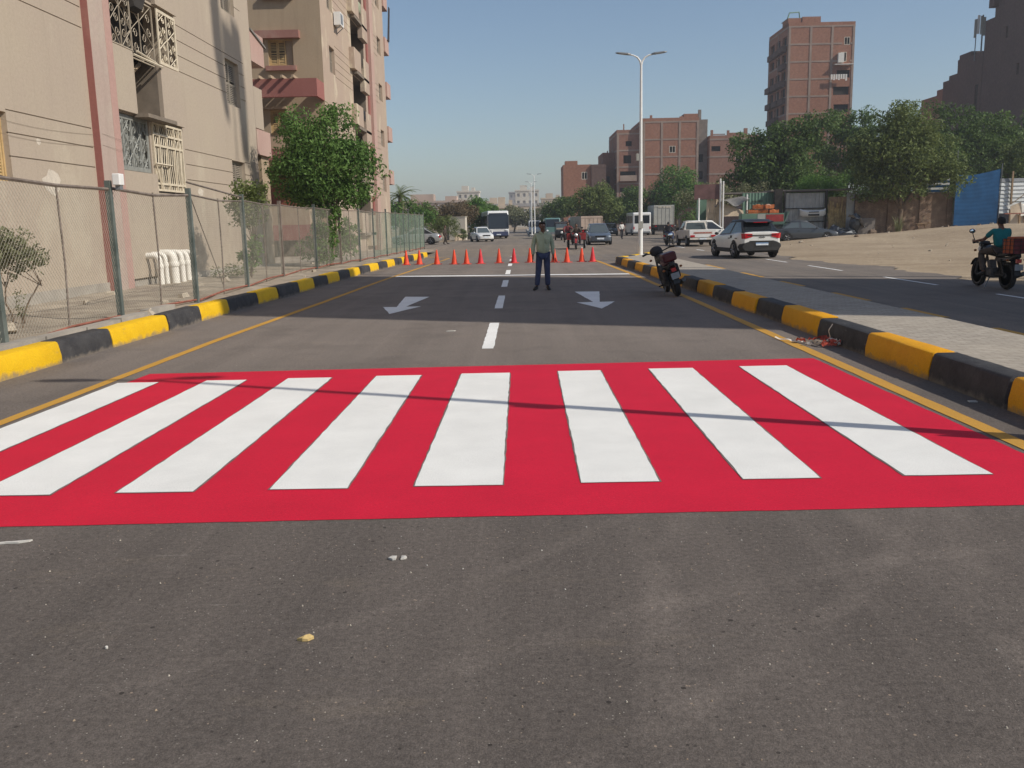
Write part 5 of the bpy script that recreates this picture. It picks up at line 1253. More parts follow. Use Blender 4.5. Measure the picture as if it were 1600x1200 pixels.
    for k,(h,r,o) in enumerate(((-.035,.083,-.035),(.03,.094,-.018),(.075,.084,-.008),(.105,.058,-.004),(.118,.02,0))):
        rings.append([hd+up*h+fw*o+sd_*(r*.93*math.cos(a))+fw*(r*math.sin(a)*(1.0 if math.sin(a) < 0 else (.86 if h > 0.05 else .15))) for a in [2*math.pi*q/14 for q in range(14)]])
    b.loft(rings); b.build('hair', M['hair'], t, smooth=60)
    for s in (1,-1):
        e = MB(); e.ball(tuple(hd+fw*.080+sd_*s*.030+up*.014), .011, 8, 6); eo = e.build('eye', M['cloth_white'], t, smooth=60); e = MB(); e.ball(tuple(hd+fw*.089+sd_*s*.030+up*.014), .005, 6, 5); e.build('iris', M['hair'], eo, smooth=60)
    b = MB(); b.tube([tuple(hd+fw*.092-up*.062+sd_*.024),tuple(hd+fw*.097-up*.060),tuple(hd+fw*.092-up*.062-sd_*.024)], .006, 5); b.build('lips', M['skin_dark'], t)
    return t
man = person('man in a light green shirt and navy trousers standing in the road facing the camera', (.54,22.72,.0), R(6),
    dict(pelvis=(0,0,.90), belly=(0,-.045,1.05), chest=(0,-.01,1.26), neck0=(0,.015,1.425), neck1=(0,.005,1.485), head=(-.01,-.01,1.585), top=(-.01,-.0,1.65), sL=(-.175,.0,1.385), sR=(.175,.0,1.385), eL=(-.245,.02,1.11), eR=(.245,.02,1.11),wL=(-.262,-.03,.86), wR=(.255,-.03,.86),
         kL=(-.125,-.01,.47), aL=(-.165,.02,.085), fL=(-.235,-.10,.03), kR=(.10,-.015,.47), aR=(.115,.02,.085), fR=(.125,-.125,.03)), 'skin', 'shirt_green', 'trousers_navy', belly=.175, girth=1.13)
b = MB(); b.tube([(0.0,-.15,1.38),(0,-.18,1.20),(0,-.20,1.05),(0,-.175,.92)], .008, 4); b.build('button_placket', M['shirt_green'], man)
b = MB()
for s_ in (-1,1): b.loft([[(s_*.012,-.075,1.425),(s_*.075,-.03,1.475),(s_*.095,.02,1.455)],[(s_*.02,-.105,1.375),(s_*.085,-.075,1.425),(s_*.105,.0,1.43)]], cap=False, closed=False)
b.build('collar', M['shirt_green'], man)
b = MB(); b.lathe([(.163,.845),(.166,.85),(.166,.875),(.163,.88)], 20); bo = b.build('belt', M['shoe'], man); bo.scale = (1,.80,1)
b = MB(); b.box(.05,.13,-.168,-.150,1.17,1.27); b.build('shirt_pocket', M['shirt_green'], man)
person('person in a white shirt and dark trousers walking just left of the lamp post', (9.95,90,0), R(15), dict(kL=(-.10,-.12,.48), aL=(-.11,-.22,.10), fL=(-.12,-.38,.08), aR=(.11,.22,.10), fR=(.11,.08,.03), kR=(.10,.05,.47), wL=(-.22,-.20,.90), wR=(.22,.16,.90)), 'skin', 'cloth_white', 'cloth_dark', hands=False, belly=.125)
person('person in dark brown clothes walking beside the silver saloon at the far left', (-6.75,80.5,0), R(80), dict(kL=(-.10,-.12,.48), aL=(-.11,-.2,.10), fL=(-.12,-.36,.08), aR=(.11,.2,.10), fR=(.11,.06,.03)), 'skin', 'cloth_brown', 'cloth_brown', hands=False, belly=.125)

# ------------------------------------------------------------------ two-wheelers
def spoked(parent, y, r, wdt):
    n = 22; b = MB(); k8 = 8
    rings = []
    for i in range(n):
        a = 2*math.pi*i/n; c = Vector((0,math.cos(a),math.sin(a)))
        rings.append([c*(r-.048+.048*math.cos(2*math.pi*k/k8)) + Vector((wdt*.5*math.sin(2*math.pi*k/k8),0,0)) for k in range(k8)])
    b.loft(rings+[rings[0]], 0, cap=False)
    t = b.build('wheel', M['tyre'], parent, smooth=60); t.location = (0,y,r)
    b = MB(); ro = r-.085
    b.lathe([(ro,-.04),(ro+.02,-.045),(ro+.02,.045),(ro,.04),(ro-.012,0),(ro,-.04)], 22, (0,0,0), 'x')
    b.lathe([(.02,-.07),(.055,-.06),(.055,.06),(.02,.07)], 12, (0,0,0), 'x')
    for k in range(5):
        a = 2*math.pi*k/5
        for da in (-.14,.14): b.tube([(0,.05*math.cos(a+da),.05*math.sin(a+da)),(0,ro*math.cos(a+da*.6),ro*math.sin(a+da*.6))], .013, 5)
    b.build('rim', M['rim_dark'], t, smooth=40)
    b = MB(); b.lathe([(.105,.075),(.12,.075),(.12,.08),(.105,.08)], 16, (0,0,0), 'x'); b.build('brake_disc', M['rim'], t)
    return t
def motorcycle(label, loc, rz, lean=0., cat='motorcycle', name='motorcycle', tank='moto_black', seat_m='black', group=None, mirrors=(-1,1)):
    t = thing(name, label, cat, loc, rz, group, rot=(0,lean,rz))
    for y,r,nm in ((0,.305,'r'),(1.26,.31,'f')):
        w_ = spoked(t, y, r, .11 if nm == 'f' else .13)
    b = MB(); b.tube([(0,.08,.55),(0,.45,.72),(0,.92,.82),(0,1.02,.90)], .035, 6); b.tube([(0,.98,.82),(0,.80,.40),(0,.42,.32),(0,.30,.62)], .028, 6)
    for s in (-1,1): b.tube([(s*.09,.0,.31),(s*.07,.42,.34)], .024, 5); b.tube([(s*.10,-.02,.33),(s*.12,.12,.66)], .028, 6)
    b.build('frame', M['moto_black'], t)
    b = MB(); b.box(-.12,.12,.42,.72,.24,.46); b.loft([[(-.07,.60,.44),(.07,.60,.44),(.07,.74,.44),(-.07,.74,.44)],[(-.075,.66,.64),(.075,.66,.64),(.075,.80,.60),(-.075,.80,.60)]]); b.ball((-.13,.52,.33),(.04,.10,.10),10,6); b.ball((.13,.52,.33),(.04,.10,.10),10,6); b.build('engine', M['engine'], t, bevel=.02)
    b = MB(); b.loft([[(w*math.cos(a),y,z+h*math.sin(a)) for a in [2*math.pi*k/12 for k in range(12)]] for y,w,z,h in ((.42,.08,.76,.05),(.52,.13,.80,.10),(.72,.15,.84,.12),(.88,.12,.86,.10),(.96,.06,.87,.06))]); b.build('fuel_tank', M[tank], t, smooth=50)
    b = MB(); b.loft([[(-w,y,z),(w,y,z),(w*.9,y,z+h),(-w*.9,y,z+h)] for y,w,z,h in ((-.32,.09,.78,.07),(-.1,.125,.74,.09),(.2,.13,.72,.08),(.46,.11,.76,.07))]); b.build('seat', M[seat_m], t, bevel=.02)
    b = MB(); b.loft([[(-w,y,z),(w,y,z),(w*.8,y,z+.10),(-w*.8,y,z+.10)] for y,w,z in ((-.40,.06,.72),(-.2,.11,.64),(.25,.12,.60),(.42,.10,.64))]); b.build('tail_cowl', M['moto_red'] if tank == 'moto_red' else M[tank], t, bevel=.02)
    b = MB(); b.loft([[(-.07,-.40*math.cos(a),.31+.40*math.sin(a)),(.07,-.40*math.cos(a),.31+.40*math.sin(a))] for a in (0.05,.4,.8,1.2,1.6)], cap=False, closed=False); b.build('rear_mudguard', M['moto_black'], t)
    b = MB(); b.loft([[(-.06,1.26+.36*math.cos(a),.31+.36*math.sin(a)),(.06,1.26+.36*math.cos(a),.31+.36*math.sin(a))] for a in (.5,.9,1.3,1.7,2.1)], cap=False, closed=False); b.build('front_mudguard', M[tank], t)
    b = MB()
    for s in (-1,1): b.tube([(s*.085,1.26,.31),(s*.085,1.05,.86),(s*.08,1.0,.98)], .026, 6)
    b.build('fork', M['engine'], t)
    b = MB(); b.tube([(-.37,.86,1.02),(-.30,.92,1.03),(-.12,1.0,.99),(.12,1.0,.99),(.30,.92,1.03),(.37,.86,1.02)], .016, 6); b.tube([(-.38,.85,1.02),(-.27,.935,1.03)], .024, 6); b.tube([(.38,.85,1.02),(.27,.935,1.03)], .024, 6); b.build('handlebar', M['black'], t)
    for s in mirrors:
        b = MB(); b.tube([(s*.28,.95,1.03),(s*.33,.97,1.16),(s*.36,.95,1.24)], .010, 5); b.ball((s*.37,.95,1.28),(.075,.025,.055),10,6); mo = b.build('mirror', M['black'], t, smooth=60)
        b = MB(); b.ball((s*.37,.93,1.28),(.065,.012,.047),10,6); b.build('mirror_glass', M['mirror_glass'], mo, smooth=60)
    for s in (-1,1):
        b = MB(); b.ball((s*.19,-.30,.66),(.036,.03,.027),8,5); b.build('indicator', M['amber'], t, smooth=60)
        b = MB(); b.ball((s*.20,1.10,.84),(.036,.03,.027),8,5); b.build('indicator', M['amber'], t, smooth=60)
        b = MB(); b.tube([(s*.12,.50,.28),(s*.28,.50,.28)], .018, 5); b.build('footrest', M['black'], t)
    b = MB(); b.ball((0,1.16,.86),(.10,.09,.10),12,8); b.build('headlight', M['headlamp'], t, smooth=60)
    b = MB(); b.loft([[(-.12,1.02,.92),(.12,1.02,.92),(.10,1.06,1.04),(-.10,1.06,1.04)],[(-.10,1.16,.95),(.10,1.16,.95),(.08,1.14,1.05),(-.08,1.14,1.05)]]); b.build('instrument_cowl', M['moto_black'], t)
    b = MB(); b.tube([(.14,.70,.30),(.15,.40,.22),(.16,.10,.26),(.17,-.32,.36)], [.025,.028,.045,.05], 8); b.build('exhaust', M['engine'], t, smooth=50)
    b = MB(); b.box(-.05,.05,-.43,-.37,.60,.68); b.build('taillight', M['red_light'], t)
    b = MB(); b.box(-.09,.09,-.44,-.425,.44,.57); b.build('number_plate', M['plate_grey'], t)
    b = MB(); b.tube([(-.10,.55,.28),(-.24,.48,.02)], .014, 5); b.build('side_stand', M['lamp_grey'], t)
    return t
pm_ = motorcycle('black and dark red motorcycle parked by the right kerb, leaning on its stand', (3.46,19.95,.0), R(1), R(-17), tank='moto_black', seat_m='moto_red', mirrors=(1,))
b = MB(); b.box(-.15,.15,-.40,.0,.82,1.02); b.build('tail_box', M['moto_red'], pm_, bevel=.04)
b = MB(); b.box(-.19,-.11,-.05,.42,.40,.72); b.box(.11,.19,-.05,.42,.40,.72); b.build('side_bag', M['cloth_dark'], pm_, bevel=.04)
b = MB(); b.ball((-.04,1.0,1.02),(.15,.13,.12),10,7); b.build('handlebar_bag', M['cloth_dark'], pm_, smooth=50)
rd = motorcycle('black delivery motorcycle ridden away along the right road with a crate on its rack', (10.72,20.0,0), R(0), 0, tank='moto_black')
person('rider in a teal shirt and grey trousers sitting on the delivery motorcycle', (10.72,20.36,0), R(180),
    dict(pelvis=(0,-.0,.90), belly=(0,-.03,1.03), chest=(0,-.04,1.19), neck0=(0,-.05,1.33), neck1=(0,-.055,1.38), head=(0,-.075,1.475), top=(0,-.07,1.54),
         sL=(-.175,-.04,1.29), sR=(.175,-.04,1.29), eL=(-.27,-.24,1.09), eR=(.27,-.24,1.09), wL=(-.335,-.50,1.05), wR=(.335,-.50,1.05), dL=(.05,-1,-.15), dR=(-.05,-1,-.15),
         hL=(-.10,-.06,.86), hR=(.10,-.06,.86), kL=(-.20,-.48,.80), kR=(.20,-.48,.80), aL=(-.21,-.28,.36), aR=(.21,-.28,.36), fL=(-.22,-.42,.31), fR=(.22,-.42,.31)),
    'skin', 'shirt_teal', 'trousers_grey', belly=.125, sleeves=.2)
ct = thing('crate', 'orange brown delivery crate strapped on the rack behind the teal shirted rider', 'crate', (10.76,19.70,.80))
ct.scale = (.86,.86,.86)
MB().box(-.27,.27,-.25,.25,.0,.02).build('bottom', M['crate_dark'], ct)
for q in ((-.27,.27,-.25,-.235),(-.27,.27,.235,.25)):
    MB().box(q[0],q[1],q[2],q[3],.021,.36).build('side', M['crate_dark'] if q[2] < 0 else M['crate'], ct)
for x in (-.27,.255): MB().box(x,x+.015,-.234,.234,.021,.36).build('side', M['crate'], ct)
b = MB()
for x in (-.28,-.1,.1,.27): b.tube([(x,-.262,-.02),(x,-.262,.37)], .008, 4)
for z in (.1,.2,.3,.37): b.tube([(-.28,-.262,z),(.28,-.262,z)], .007, 4); b.tube([(-.282,-.26,z),(-.282,.26,z)], .007, 4)
for y in (-.1,.1,.26): b.tube([(-.284,y,-.02),(-.284,y,.37)], .008, 4)
b.build('wire_basket', M['black'], ct)
b = MB(); b.box(-.22,.22,-.2,.2,.022,.42); b.build('parcel', M['crate'], ct, bevel=.03)
mm_ = motorcycle('dark blue motorcycle parked left of the old white pickup', (10.1,63.0,0), R(-30), R(-6), tank='car_dark')
person('person in dark blue clothes and a pale cap sitting on the motorcycle beside the pickup', (10.2,63.25,0), R(150),
    dict(pelvis=(0,0,.90), belly=(0,-.03,1.03), chest=(0,-.04,1.19), neck0=(0,-.05,1.33), neck1=(0,-.055,1.38), head=(0,-.075,1.475), top=(0,-.07,1.54),
         sL=(-.175,-.04,1.29), sR=(.175,-.04,1.29), eL=(-.27,-.24,1.09), eR=(.27,-.24,1.09), wL=(-.335,-.50,1.05), wR=(.335,-.50,1.05), hL=(-.10,-.06,.86), hR=(.10,-.06,.86), kL=(-.20,-.48,.80), kR=(.20,-.48,.80), aL=(-.21,-.28,.36), aR=(.21,-.28,.36), fL=(-.22,-.42,.31), fR=(.22,-.42,.31)),
    'skin', 'cloth_dark', 'trousers_navy', hands=False, belly=.125)

# cargo tricycle with driver
tr = thing('cargo_tricycle', 'red motor tricycle with a cargo bed driving towards the cones', 'tricycle', (3.55,58.6,0), R(180-4))
wheel(tr, 0, 1.55, .30, .11, 1, 6)
for s in (-1,1): wheel(tr, s*.52, -.75, .30, .14, s, 6)
b = MB()
for s in (-1,1): b.tube([(s*.09,1.55,.30),(s*.09,1.30,.95)], .028, 6)
b.build('fork', M['engine'], tr)
b = MB(); b.tube([(-.38,1.12,1.06),(-.2,1.25,1.05),(.2,1.25,1.05),(.38,1.12,1.06)], .017, 6); b.build('handlebar', M['black'], tr)
b = MB(); b.ball((0,1.45,.90),(.11,.09,.11),10,6); b.build('headlight', M['headlamp'], tr, smooth=60)
b = MB(); b.loft([[(-.07,1.55+.36*math.cos(a),.30+.36*math.sin(a)),(.07,1.55+.36*math.cos(a),.30+.36*math.sin(a))] for a in (.3,.7,1.1,1.5,1.9)], cap=False, closed=False); b.build('front_mudguard', M['red_metal'], tr)
b = MB(); b.loft([[(w*math.cos(a),y,z+h*math.sin(a)) for a in [2*math.pi*k/10 for k in range(10)]] for y,w,z,h in ((.65,.1,.78,.06),(.85,.15,.82,.12),(1.1,.14,.84,.11),(1.22,.06,.86,.06))]); b.build('fuel_tank', M['red_metal'], tr, smooth=50)
b = MB(); b.box(-.14,.14,.1,.65,.70,.80); b.build('seat', M['black'], tr, bevel=.03); b = MB(); b.box(-.12,.12,.5,.95,.30,.60); b.box(-.3,.3,-1.2,.5,.35,.45); b.build('engine', M['engine'], tr)
b = MB(); b.box(-.62,.62,-1.45,.05,.58,.64); b.box(-.62,-.58,-1.45,.05,.64,1.0); b.box(.58,.62,-1.45,.05,.64,1.0); b.box(-.58,.58,.01,.05,.64,1.0); b.box(-.58,.58,-1.45,-1.41,.64,1.0); b.build('cargo_bed', M['red_metal'], tr, bevel=.015)
for s in (-1,1):
    b = MB(); b.tube([(s*.3,1.2,1.06),(s*.36,1.2,1.3)], .01, 4); b.ball((s*.38,1.2,1.34),(.08,.02,.06),8,5); b.build('mirror', M['black'], tr)
SIT = dict(pelvis=(0,0,.92), belly=(0,-.03,1.05), chest=(0,-.04,1.21), neck0=(0,-.05,1.35), neck1=(0,-.055,1.40), head=(0,-.075,1.495), top=(0,-.07,1.56),
    sL=(-.175,-.04,1.31), sR=(.175,-.04,1.31), eL=(-.29,-.26,1.13), eR=(.29,-.26,1.13), wL=(-.35,-.55,1.08), wR=(.35,-.55,1.08),
    hL=(-.10,-.06,.88), hR=(.10,-.06,.88), kL=(-.22,-.46,.82), kR=(.22,-.46,.82), aL=(-.23,-.30,.40), aR=(.23,-.30,.40), fL=(-.24,-.44,.34), fR=(.24,-.44,.34))
person('driver in dark clothes sitting on the red cargo tricycle', (3.53,58.15,0), R(-4), SIT, 'skin', 'cloth_brown', 'cloth_dark', hands=False, belly=.125)
SIT2 = dict(SIT); SIT2.update(wL=(-.2,-.35,.9), wR=(.2,-.35,.9))
person('passenger in a reddish top sitting at the left side of the tricycle cargo bed', (3.05,59.0,.12), R(-4), SIT2, 'skin', 'crate_dark', 'cloth_dark', hands=False, belly=.125)
# ------------------------------------------------------------------ cones
CN = [(-5.01,39.2),(-4.47,39.5),(-3.68,39.2),(-2.9,38.9),(-2.36,38.7),(-1.77,38.95),(-.98,39.2),(-.33,38.95),(.36,39.2),(1.4,38.8),(1.93,38.5),(2.58,38.8),(3.03,38.6)]
CL = ['leftmost orange cone of the row, beside the left kerb','orange cone second from the left in the row','orange cone on the left yellow edge line','orange cone fourth from the left','orange cone close left of a redder cone in the left lane','red cone just right of the close pair in the left lane','orange cone left of the dashed centre line','red cone on the dashed centre line','dull orange cone partly hidden by the standing man','bright orange cone just right of the standing man','bright orange cone before the cargo tricycle','orange cone with a pale tip below the tricycle','rightmost red cone of the row, near the median tip']
cone = thing('traffic_cone', CL[0], 'traffic cone', (CN[0][0],CN[0][1],0), 0, 'traffic cones across the road')
def conemesh(m, pale=False):
    b = MB(); b.lathe([(.135,.025),(.128,.05),(.075,.33),(.03,.60),(.022,.625),(.0,.628)], 18); 
    return b
conemesh(M['cone']).build('body', M['cone'], cone, smooth=50)
b = MB(); b.loft([[(-.17*k,-.17*k,z),(.17*k,-.17*k,z),(.17*k,.17*k,z),(-.17*k,.17*k,z)] for k,z in ((1,.0),(1,.018),(.9,.03))]); b.build('base', M['cone_base'], cone)
red_me = None
for i,(x,y) in enumerate(CN):
    if i == 0: continue
    c = clone(cone, (x,y,0), rnd.uniform(0,1.5), CL[i])
    if i in (5,7,12):
        for ch in c.children:
            if ch.name.startswith('body'):
                if red_me is None: red_me = ch.data.copy(); red_me.materials[0] = M['cone_red']
                ch.data = red_me
    if i == 11: 
        b = MB(); b.lathe([(.034,.585),(.026,.62),(.004,.634)], 12); b.build('tip', M['cloth_white'], c)

# ------------------------------------------------------------------ street lamps
lamp = thing('street_lamp', 'tall white twin armed street lamp at the far end of the median pavement', 'street lamp', (5.1,38.9,.215), 0, 'twin arm street lamps on the median')
MB().tube([(0,0,.02),(0,0,1.1),(0,0,1.11),(0,0,4),(0,0,7.9)], [.104,.10,.09,.072,.046], 14).build('pole', M['pole_white'], lamp, smooth=40)
b = MB(); b.box(-.19,.19,-.19,.19,0,.02)
for s in (-1,1):
    for q in (-1,1): b.tube([(s*.15,q*.15,.02),(s*.15,q*.15,.06)], .016, 6)
b.build('base_plate', M['pole_white'], lamp)
MB().box(-.10,.10,-.135,-.09,1.15,1.45).build('access_panel', M['box_grey'], lamp, bevel=.01)
MB().box(-.20,-.09,-.07,.07,3.95,4.25).build('control_box', M['box_grey'], lamp, bevel=.015)
for s in (-1,1):
    pts = [(0,0,7.8),(s*.05,0,7.98),(s*.16,0,8.12),(s*.32,0,8.20),(s*.50,0,8.235)]
    MB().tube(pts, [.045,.04,.035,.03,.028], 10).build('arm', M['pole_white'], lamp, smooth=50)
    b = MB(); z = 8.235
    b.loft([[(s*x,-w,z+h0+(x-.42)*.13),(s*x,w,z+h0+(x-.42)*.13),(s*x,w*.8,z+h1+(x-.42)*.13),(s*x,-w*.8,z+h1+(x-.42)*.13)] for x,w,h0,h1 in ((.42,.05,-.03,.03),(.55,.11,-.03,.045),(.95,.11,-.025,.03),(1.06,.06,-.02,.01))])
    hd = b.build('lamp_head', M['lamp_grey'], lamp, bevel=.012)
    MB().add([(s*.60,-.08,z-.012),(s*.93,-.08,z+.033),(s*.93,.08,z+.033),(s*.60,.08,z-.012)], [(0,1,2,3)]).build('lens', M['lens'], hd)
clone(lamp, (5.1,6.0,.215), 0, 'tall white twin armed street lamp beside the crosswalk whose shadow crosses the stripes')
isl = MB(); isl.loft([[(1.1,118,-.02),(3.0,118,-.02),(2.6,260,-.02),(1.4,260,-.02)],[(1.2,118.3,.2),(2.9,118.3,.2),(2.5,260,.2),(1.5,260,.2)]]); structure(isl.build('traffic_island', M['concrete']))
_l = clone(lamp, (1.45,122,.2), .25, 'nearer of two small lamp posts on the far traffic island, arms lower than its neighbour')
_l.scale = (.8,.8,.84)
clone(lamp, (1.95,128,.2), .1, 'slimmer right hand lamp post close beside it on the far traffic island')
clone(lamp, (1.75,168,.2), -.1, 'tiny lamp post furthest along the traffic island')

# ------------------------------------------------------------------ walls, sheds and clutter at the right
def corrugated(b, a, c, z0, z1, pitch=.16, amp=.03, horiz=False, topf=None):
    a, c = Vector((*a,0)), Vector((*c,0)); L = (c-a).length; d = (c-a)/L; nr = Vector((d.y,-d.x,0))
    if not horiz:
        n = int(L/pitch*4); prev = None
        for i in range(n+1):
            s = L*i/n; o = amp*(0,1,1,0)[i%4]; p = a+d*s+nr*o; zt = topf(s/L) if topf else z1
            cur = ((p.x,p.y,z0),(p.x,p.y,zt))
            if prev: b.quad(prev[0],cur[0],cur[1],prev[1])
            prev = cur
    else:
        n = int((z1-z0)/pitch*4); m = 16
        for k in range(m):
            prev = None
            for i in range(n+1):
                o = amp*(0,1,1,0)[i%4]; q = []
                for t in (k/m,(k+1)/m):
                    zt = topf(t) if topf else z1; z = z0+(zt-z0)*i/n; p = a+d*(L*t)+nr*o; q.append((p.x,p.y,z))
                if prev: b.quad(prev[0],prev[1],q[1],q[0])
                prev = q
bw = thing('brick_wall', 'weathered brick wall under the large tree on the right', 'wall', (0,0,0))
b = MB(); b.box(25.6,32.7,70.0,70.28,-.2,3.3); b.build('wall', M['brick_wall'], bw)
b = MB()
for x in (25.5,28.0,30.4,32.5): b.box(x,x+.4,69.9,69.997,-.2,3.34)
b.box(25.5,32.9,69.93,69.96,-.1,.35); b.build('pier', M['brick_wall'], bw)
b = MB(); b.box(25.5,32.9,69.94,70.34,3.31,3.40); b.build('coping', M['concrete_dark'], bw)
bf = thing('sheet_fence', 'tall blue corrugated sheet fence leaning up above the dirt mound', 'fence', (0,0,0))
b = MB(); corrugated(b, (32.8,69.4), (37.2,71.5), .2, 4.7, .30, .006, True, lambda t: 4.62-.06*math.sin(t*3)+.48*max(0,t-.3)/.7); b.build('sheet', M['corr_blue'], bf)
for x,y,h in ((37.2,71.45,5.5),(32.9,69.7,6.4)): MB().tube([(x,y,0),(x+.06,y,h)], .04, 5).build('post', M['lamp_grey'], bf)
sf_ = thing('sheet_fence', 'blue and white striped slats above the brick wall left of the blue sheets', 'fence', (0,0,0))
for i in range(8):
    MB().box(31.1,32.8,70.4,70.46,3.42+i*.17,3.42+i*.17+.15).build('slat', M['slat_white'] if i%2 == 1 and i < 7 else M['corr_blue'], sf_)
wf_ = thing('sheet_fence', 'grey white horizontal slat fence right of the blue sheets', 'fence', (0,0,0))
for i in range(9):
    z = 1.7+i*.30; bq = MB(); bq.loft([[(37.3,71.8,z),(43.5,72.1,z),(43.5,72.16,z+.03),(37.3,71.86,z+.03)],[(37.3,71.86,z+.27),(43.5,72.16,z+.27),(43.5,72.2,z+.27),(37.3,71.9,z+.27)]]); bq.build('slat', M['slat_white'] if i < 8 else M['lamp_grey'], wf_)
for x in (38.2,40.3,42.4): MB().box(x,x+.12,71.66,71.78,0,4.9).build('post', M['wood'], wf_)
MB().tube([(38.2,71.6,2.4),(40.3,71.6,3.9)], .03, 4).build('brace', M['wood'], wf_)
# heap of boards and tarpaulin right of the blue sheets
tp = thing('tarpaulin_heap', 'pale tarpaulins and boards heaped right of the blue sheet fence', 'tarpaulin', (38.4,68.6,.3))
def cloth(b, x0, x1, y0, y1, zf, nx=10, ny=6, mi=0):
    vs = [(x0+(x1-x0)*i/nx, y0+(y1-y0)*j/ny, zf(i/nx,j/ny)) for j in range(ny+1) for i in range(nx+1)]
    b.add(vs, [(j*(nx+1)+i,j*(nx+1)+i+1,(j+1)*(nx+1)+i+1,(j+1)*(nx+1)+i) for j in range(ny) for i in range(nx)], mi)
b = MB(); cloth(b, -1.4, 3.6, -.6, 1.4, lambda u,v: 1.9+.25*math.sin(u*9)-.9*(1-v)*abs(math.sin(u*5+1))+.1*math.sin(v*9+u*4)); b.build('tarpaulin', M['tarp_white'], tp)
b = MB(); b.loft([[(-1.9,-.4,0),(-.9,-.4,0),(-.9,-.36,0),(-1.9,-.36,0)],[(-1.85,-.1,1.9),(-1.1,-.1,2.2),(-1.1,-.06,2.2),(-1.85,-.06,1.9)]]); b.build('board', M['tarp'], tp)
b = MB(); b.box(-.3,.9,-.5,-.1,-.1,1.1); b.box(1.1,1.8,-.4,0,-.1,.8); b.build('crate_stack', M['tarp'], tp)
b = MB(); b.tube([(-.9,-.5,0),(-.55,-.3,2.4)], .05, 5); b.tube([(-.2,-.6,1.7),(.5,-.6,.2)], .07, 5); b.tube([(0.2,-.7,0),(.25,-.7,4.2)], .06, 5); b.build('pole', M['wood'], tp)
pl = thing('plank', 'long rusty plank lying across trestles on the dirt mound', 'plank', (33.6,61.5,1.45), R(4))
MB().box(-1.2,3.6,-.08,.08,.18,.25).build('board', M['rust'], pl); MB().box(-.2,-.1,-.05,.05,-.5,.179).box(3.0,3.1,-.05,.05,-.8,.179).build('trestle', M['wood'], pl)
# grey sheet shed with bumper, straw panel
sh = thing('sheet_shed', 'shed front of grey corrugated sheets on a dark frame', 'shed', (0,0,0))
b = MB(); corrugated(b, (20.35,70.6), (23.4,70.6), .3, 3.55, .30, .035); b.build('sheet', M['corr_grey'], sh)
b = MB(); 
for x in (20.2,23.4): b.box(x,x+.14,70.35,70.5,0,3.7)
for z in (1.35,2.35,3.6): b.box(20.34,23.4,70.4,70.5,z,z+.07)
b.box(19.5,20.1,70.3,70.6,0,3.9); b.build('frame', M['dark_in'], sh)
b = MB(); b.box(19.3,25.6,70.75,74,3.72,3.82); b.build('roof', M['concrete_dark'], sh)
bp = thing('car_bumper', 'spare white car bumper hung on the grey sheet shed', 'car part', (22.4,70.15,1.75), 0)
b = MB(); b.loft([[(x,y,z0),(x,y-.10,z0+.08),(x,y-.12,z1-.1),(x,y,z1)] for x,y,z0,z1 in ((-.98,.15,.10,.62),(-.8,-.02,.02,.52),(-.4,-.1,.0,.47),(.4,-.1,.0,.47),(.8,-.02,.02,.52),(.98,.15,.10,.62))], closed=True); b.build('shell', M['car_white'], bp, smooth=50)
b = MB(); b.box(-.42,.42,-.226,-.205,.06,.20); b.box(-.38,.38,-.226,-.205,.30,.38); b.build('grille', M['black'], bp)
sp_ = thing('straw_screen', 'yellow brown straw screen leaning between the grey shed and the brick wall', 'screen', (24.3,70.2,.2))
b = MB(); r7 = random.Random(5)
for i in range(70):
    x = r7.uniform(-.65,.6); z = r7.uniform(.1,1.2); b.tube([(x,r7.uniform(-.12,.05),z),(x+r7.uniform(-.2,.2),r7.uniform(-.1,.05),min(3.0,z+r7.uniform(.8,1.9)))], r7.uniform(.02,.05), 4)
b.build('straw', M['straw'], sp_)
b = MB(); b.box(-.7,.7,.06,.12,0,3.0); b.build('backing', M['wood'], sp_)
ss = thing('corrugated_screen', 'narrow pale grey sheet standing right of the straw screen', 'panel', (25.2,70.1,0))
MB().box(-.28,.30,0,.05,.2,3.5).build('sheet', M['corr_grey'], ss); MB().box(.31,.38,-.02,.08,0,3.6).build('post', M['dark_in'], ss)
hp = thing('scrap_heap', 'heap of dark scrap covered with grey cloth before the straw screen', 'scrap', (24.2,68.4,0))
b = MB(); b.ball((0,0,.35),(1.0,.5,.5),12,7); b.ball((.9,.2,1.2),(.45,.4,.7),10,7); b.ball((-.7,.1,.7),(.4,.35,.4),9,6); b.v = [(x+rnd.uniform(-.07,.07),y,z+rnd.uniform(-.07,.07)) for x,y,z in b.v]; b.build('scrap', M['car_dark'], hp)
b = MB(); cloth(b, .3, 1.5, -.4, .3, lambda u,v: 1.75-.9*u*u+.12*math.sin(u*12+v*5), 8, 5); b.build('cloth', M['tarp_grey'], hp)
MB().box(-2.1,1.4,-.9,-.75,.02,.14).build('kerb_plank', M['tarp_white'], hp)
cbx = thing('concrete_block', 'square grey brown concrete block at the left end of the brick wall', 'block', (25.8,68.9,0)); MB().box(-.55,.75,-.4,.5,0,1.55).build('block', M['concrete_dark'], cbx, bevel=.04)
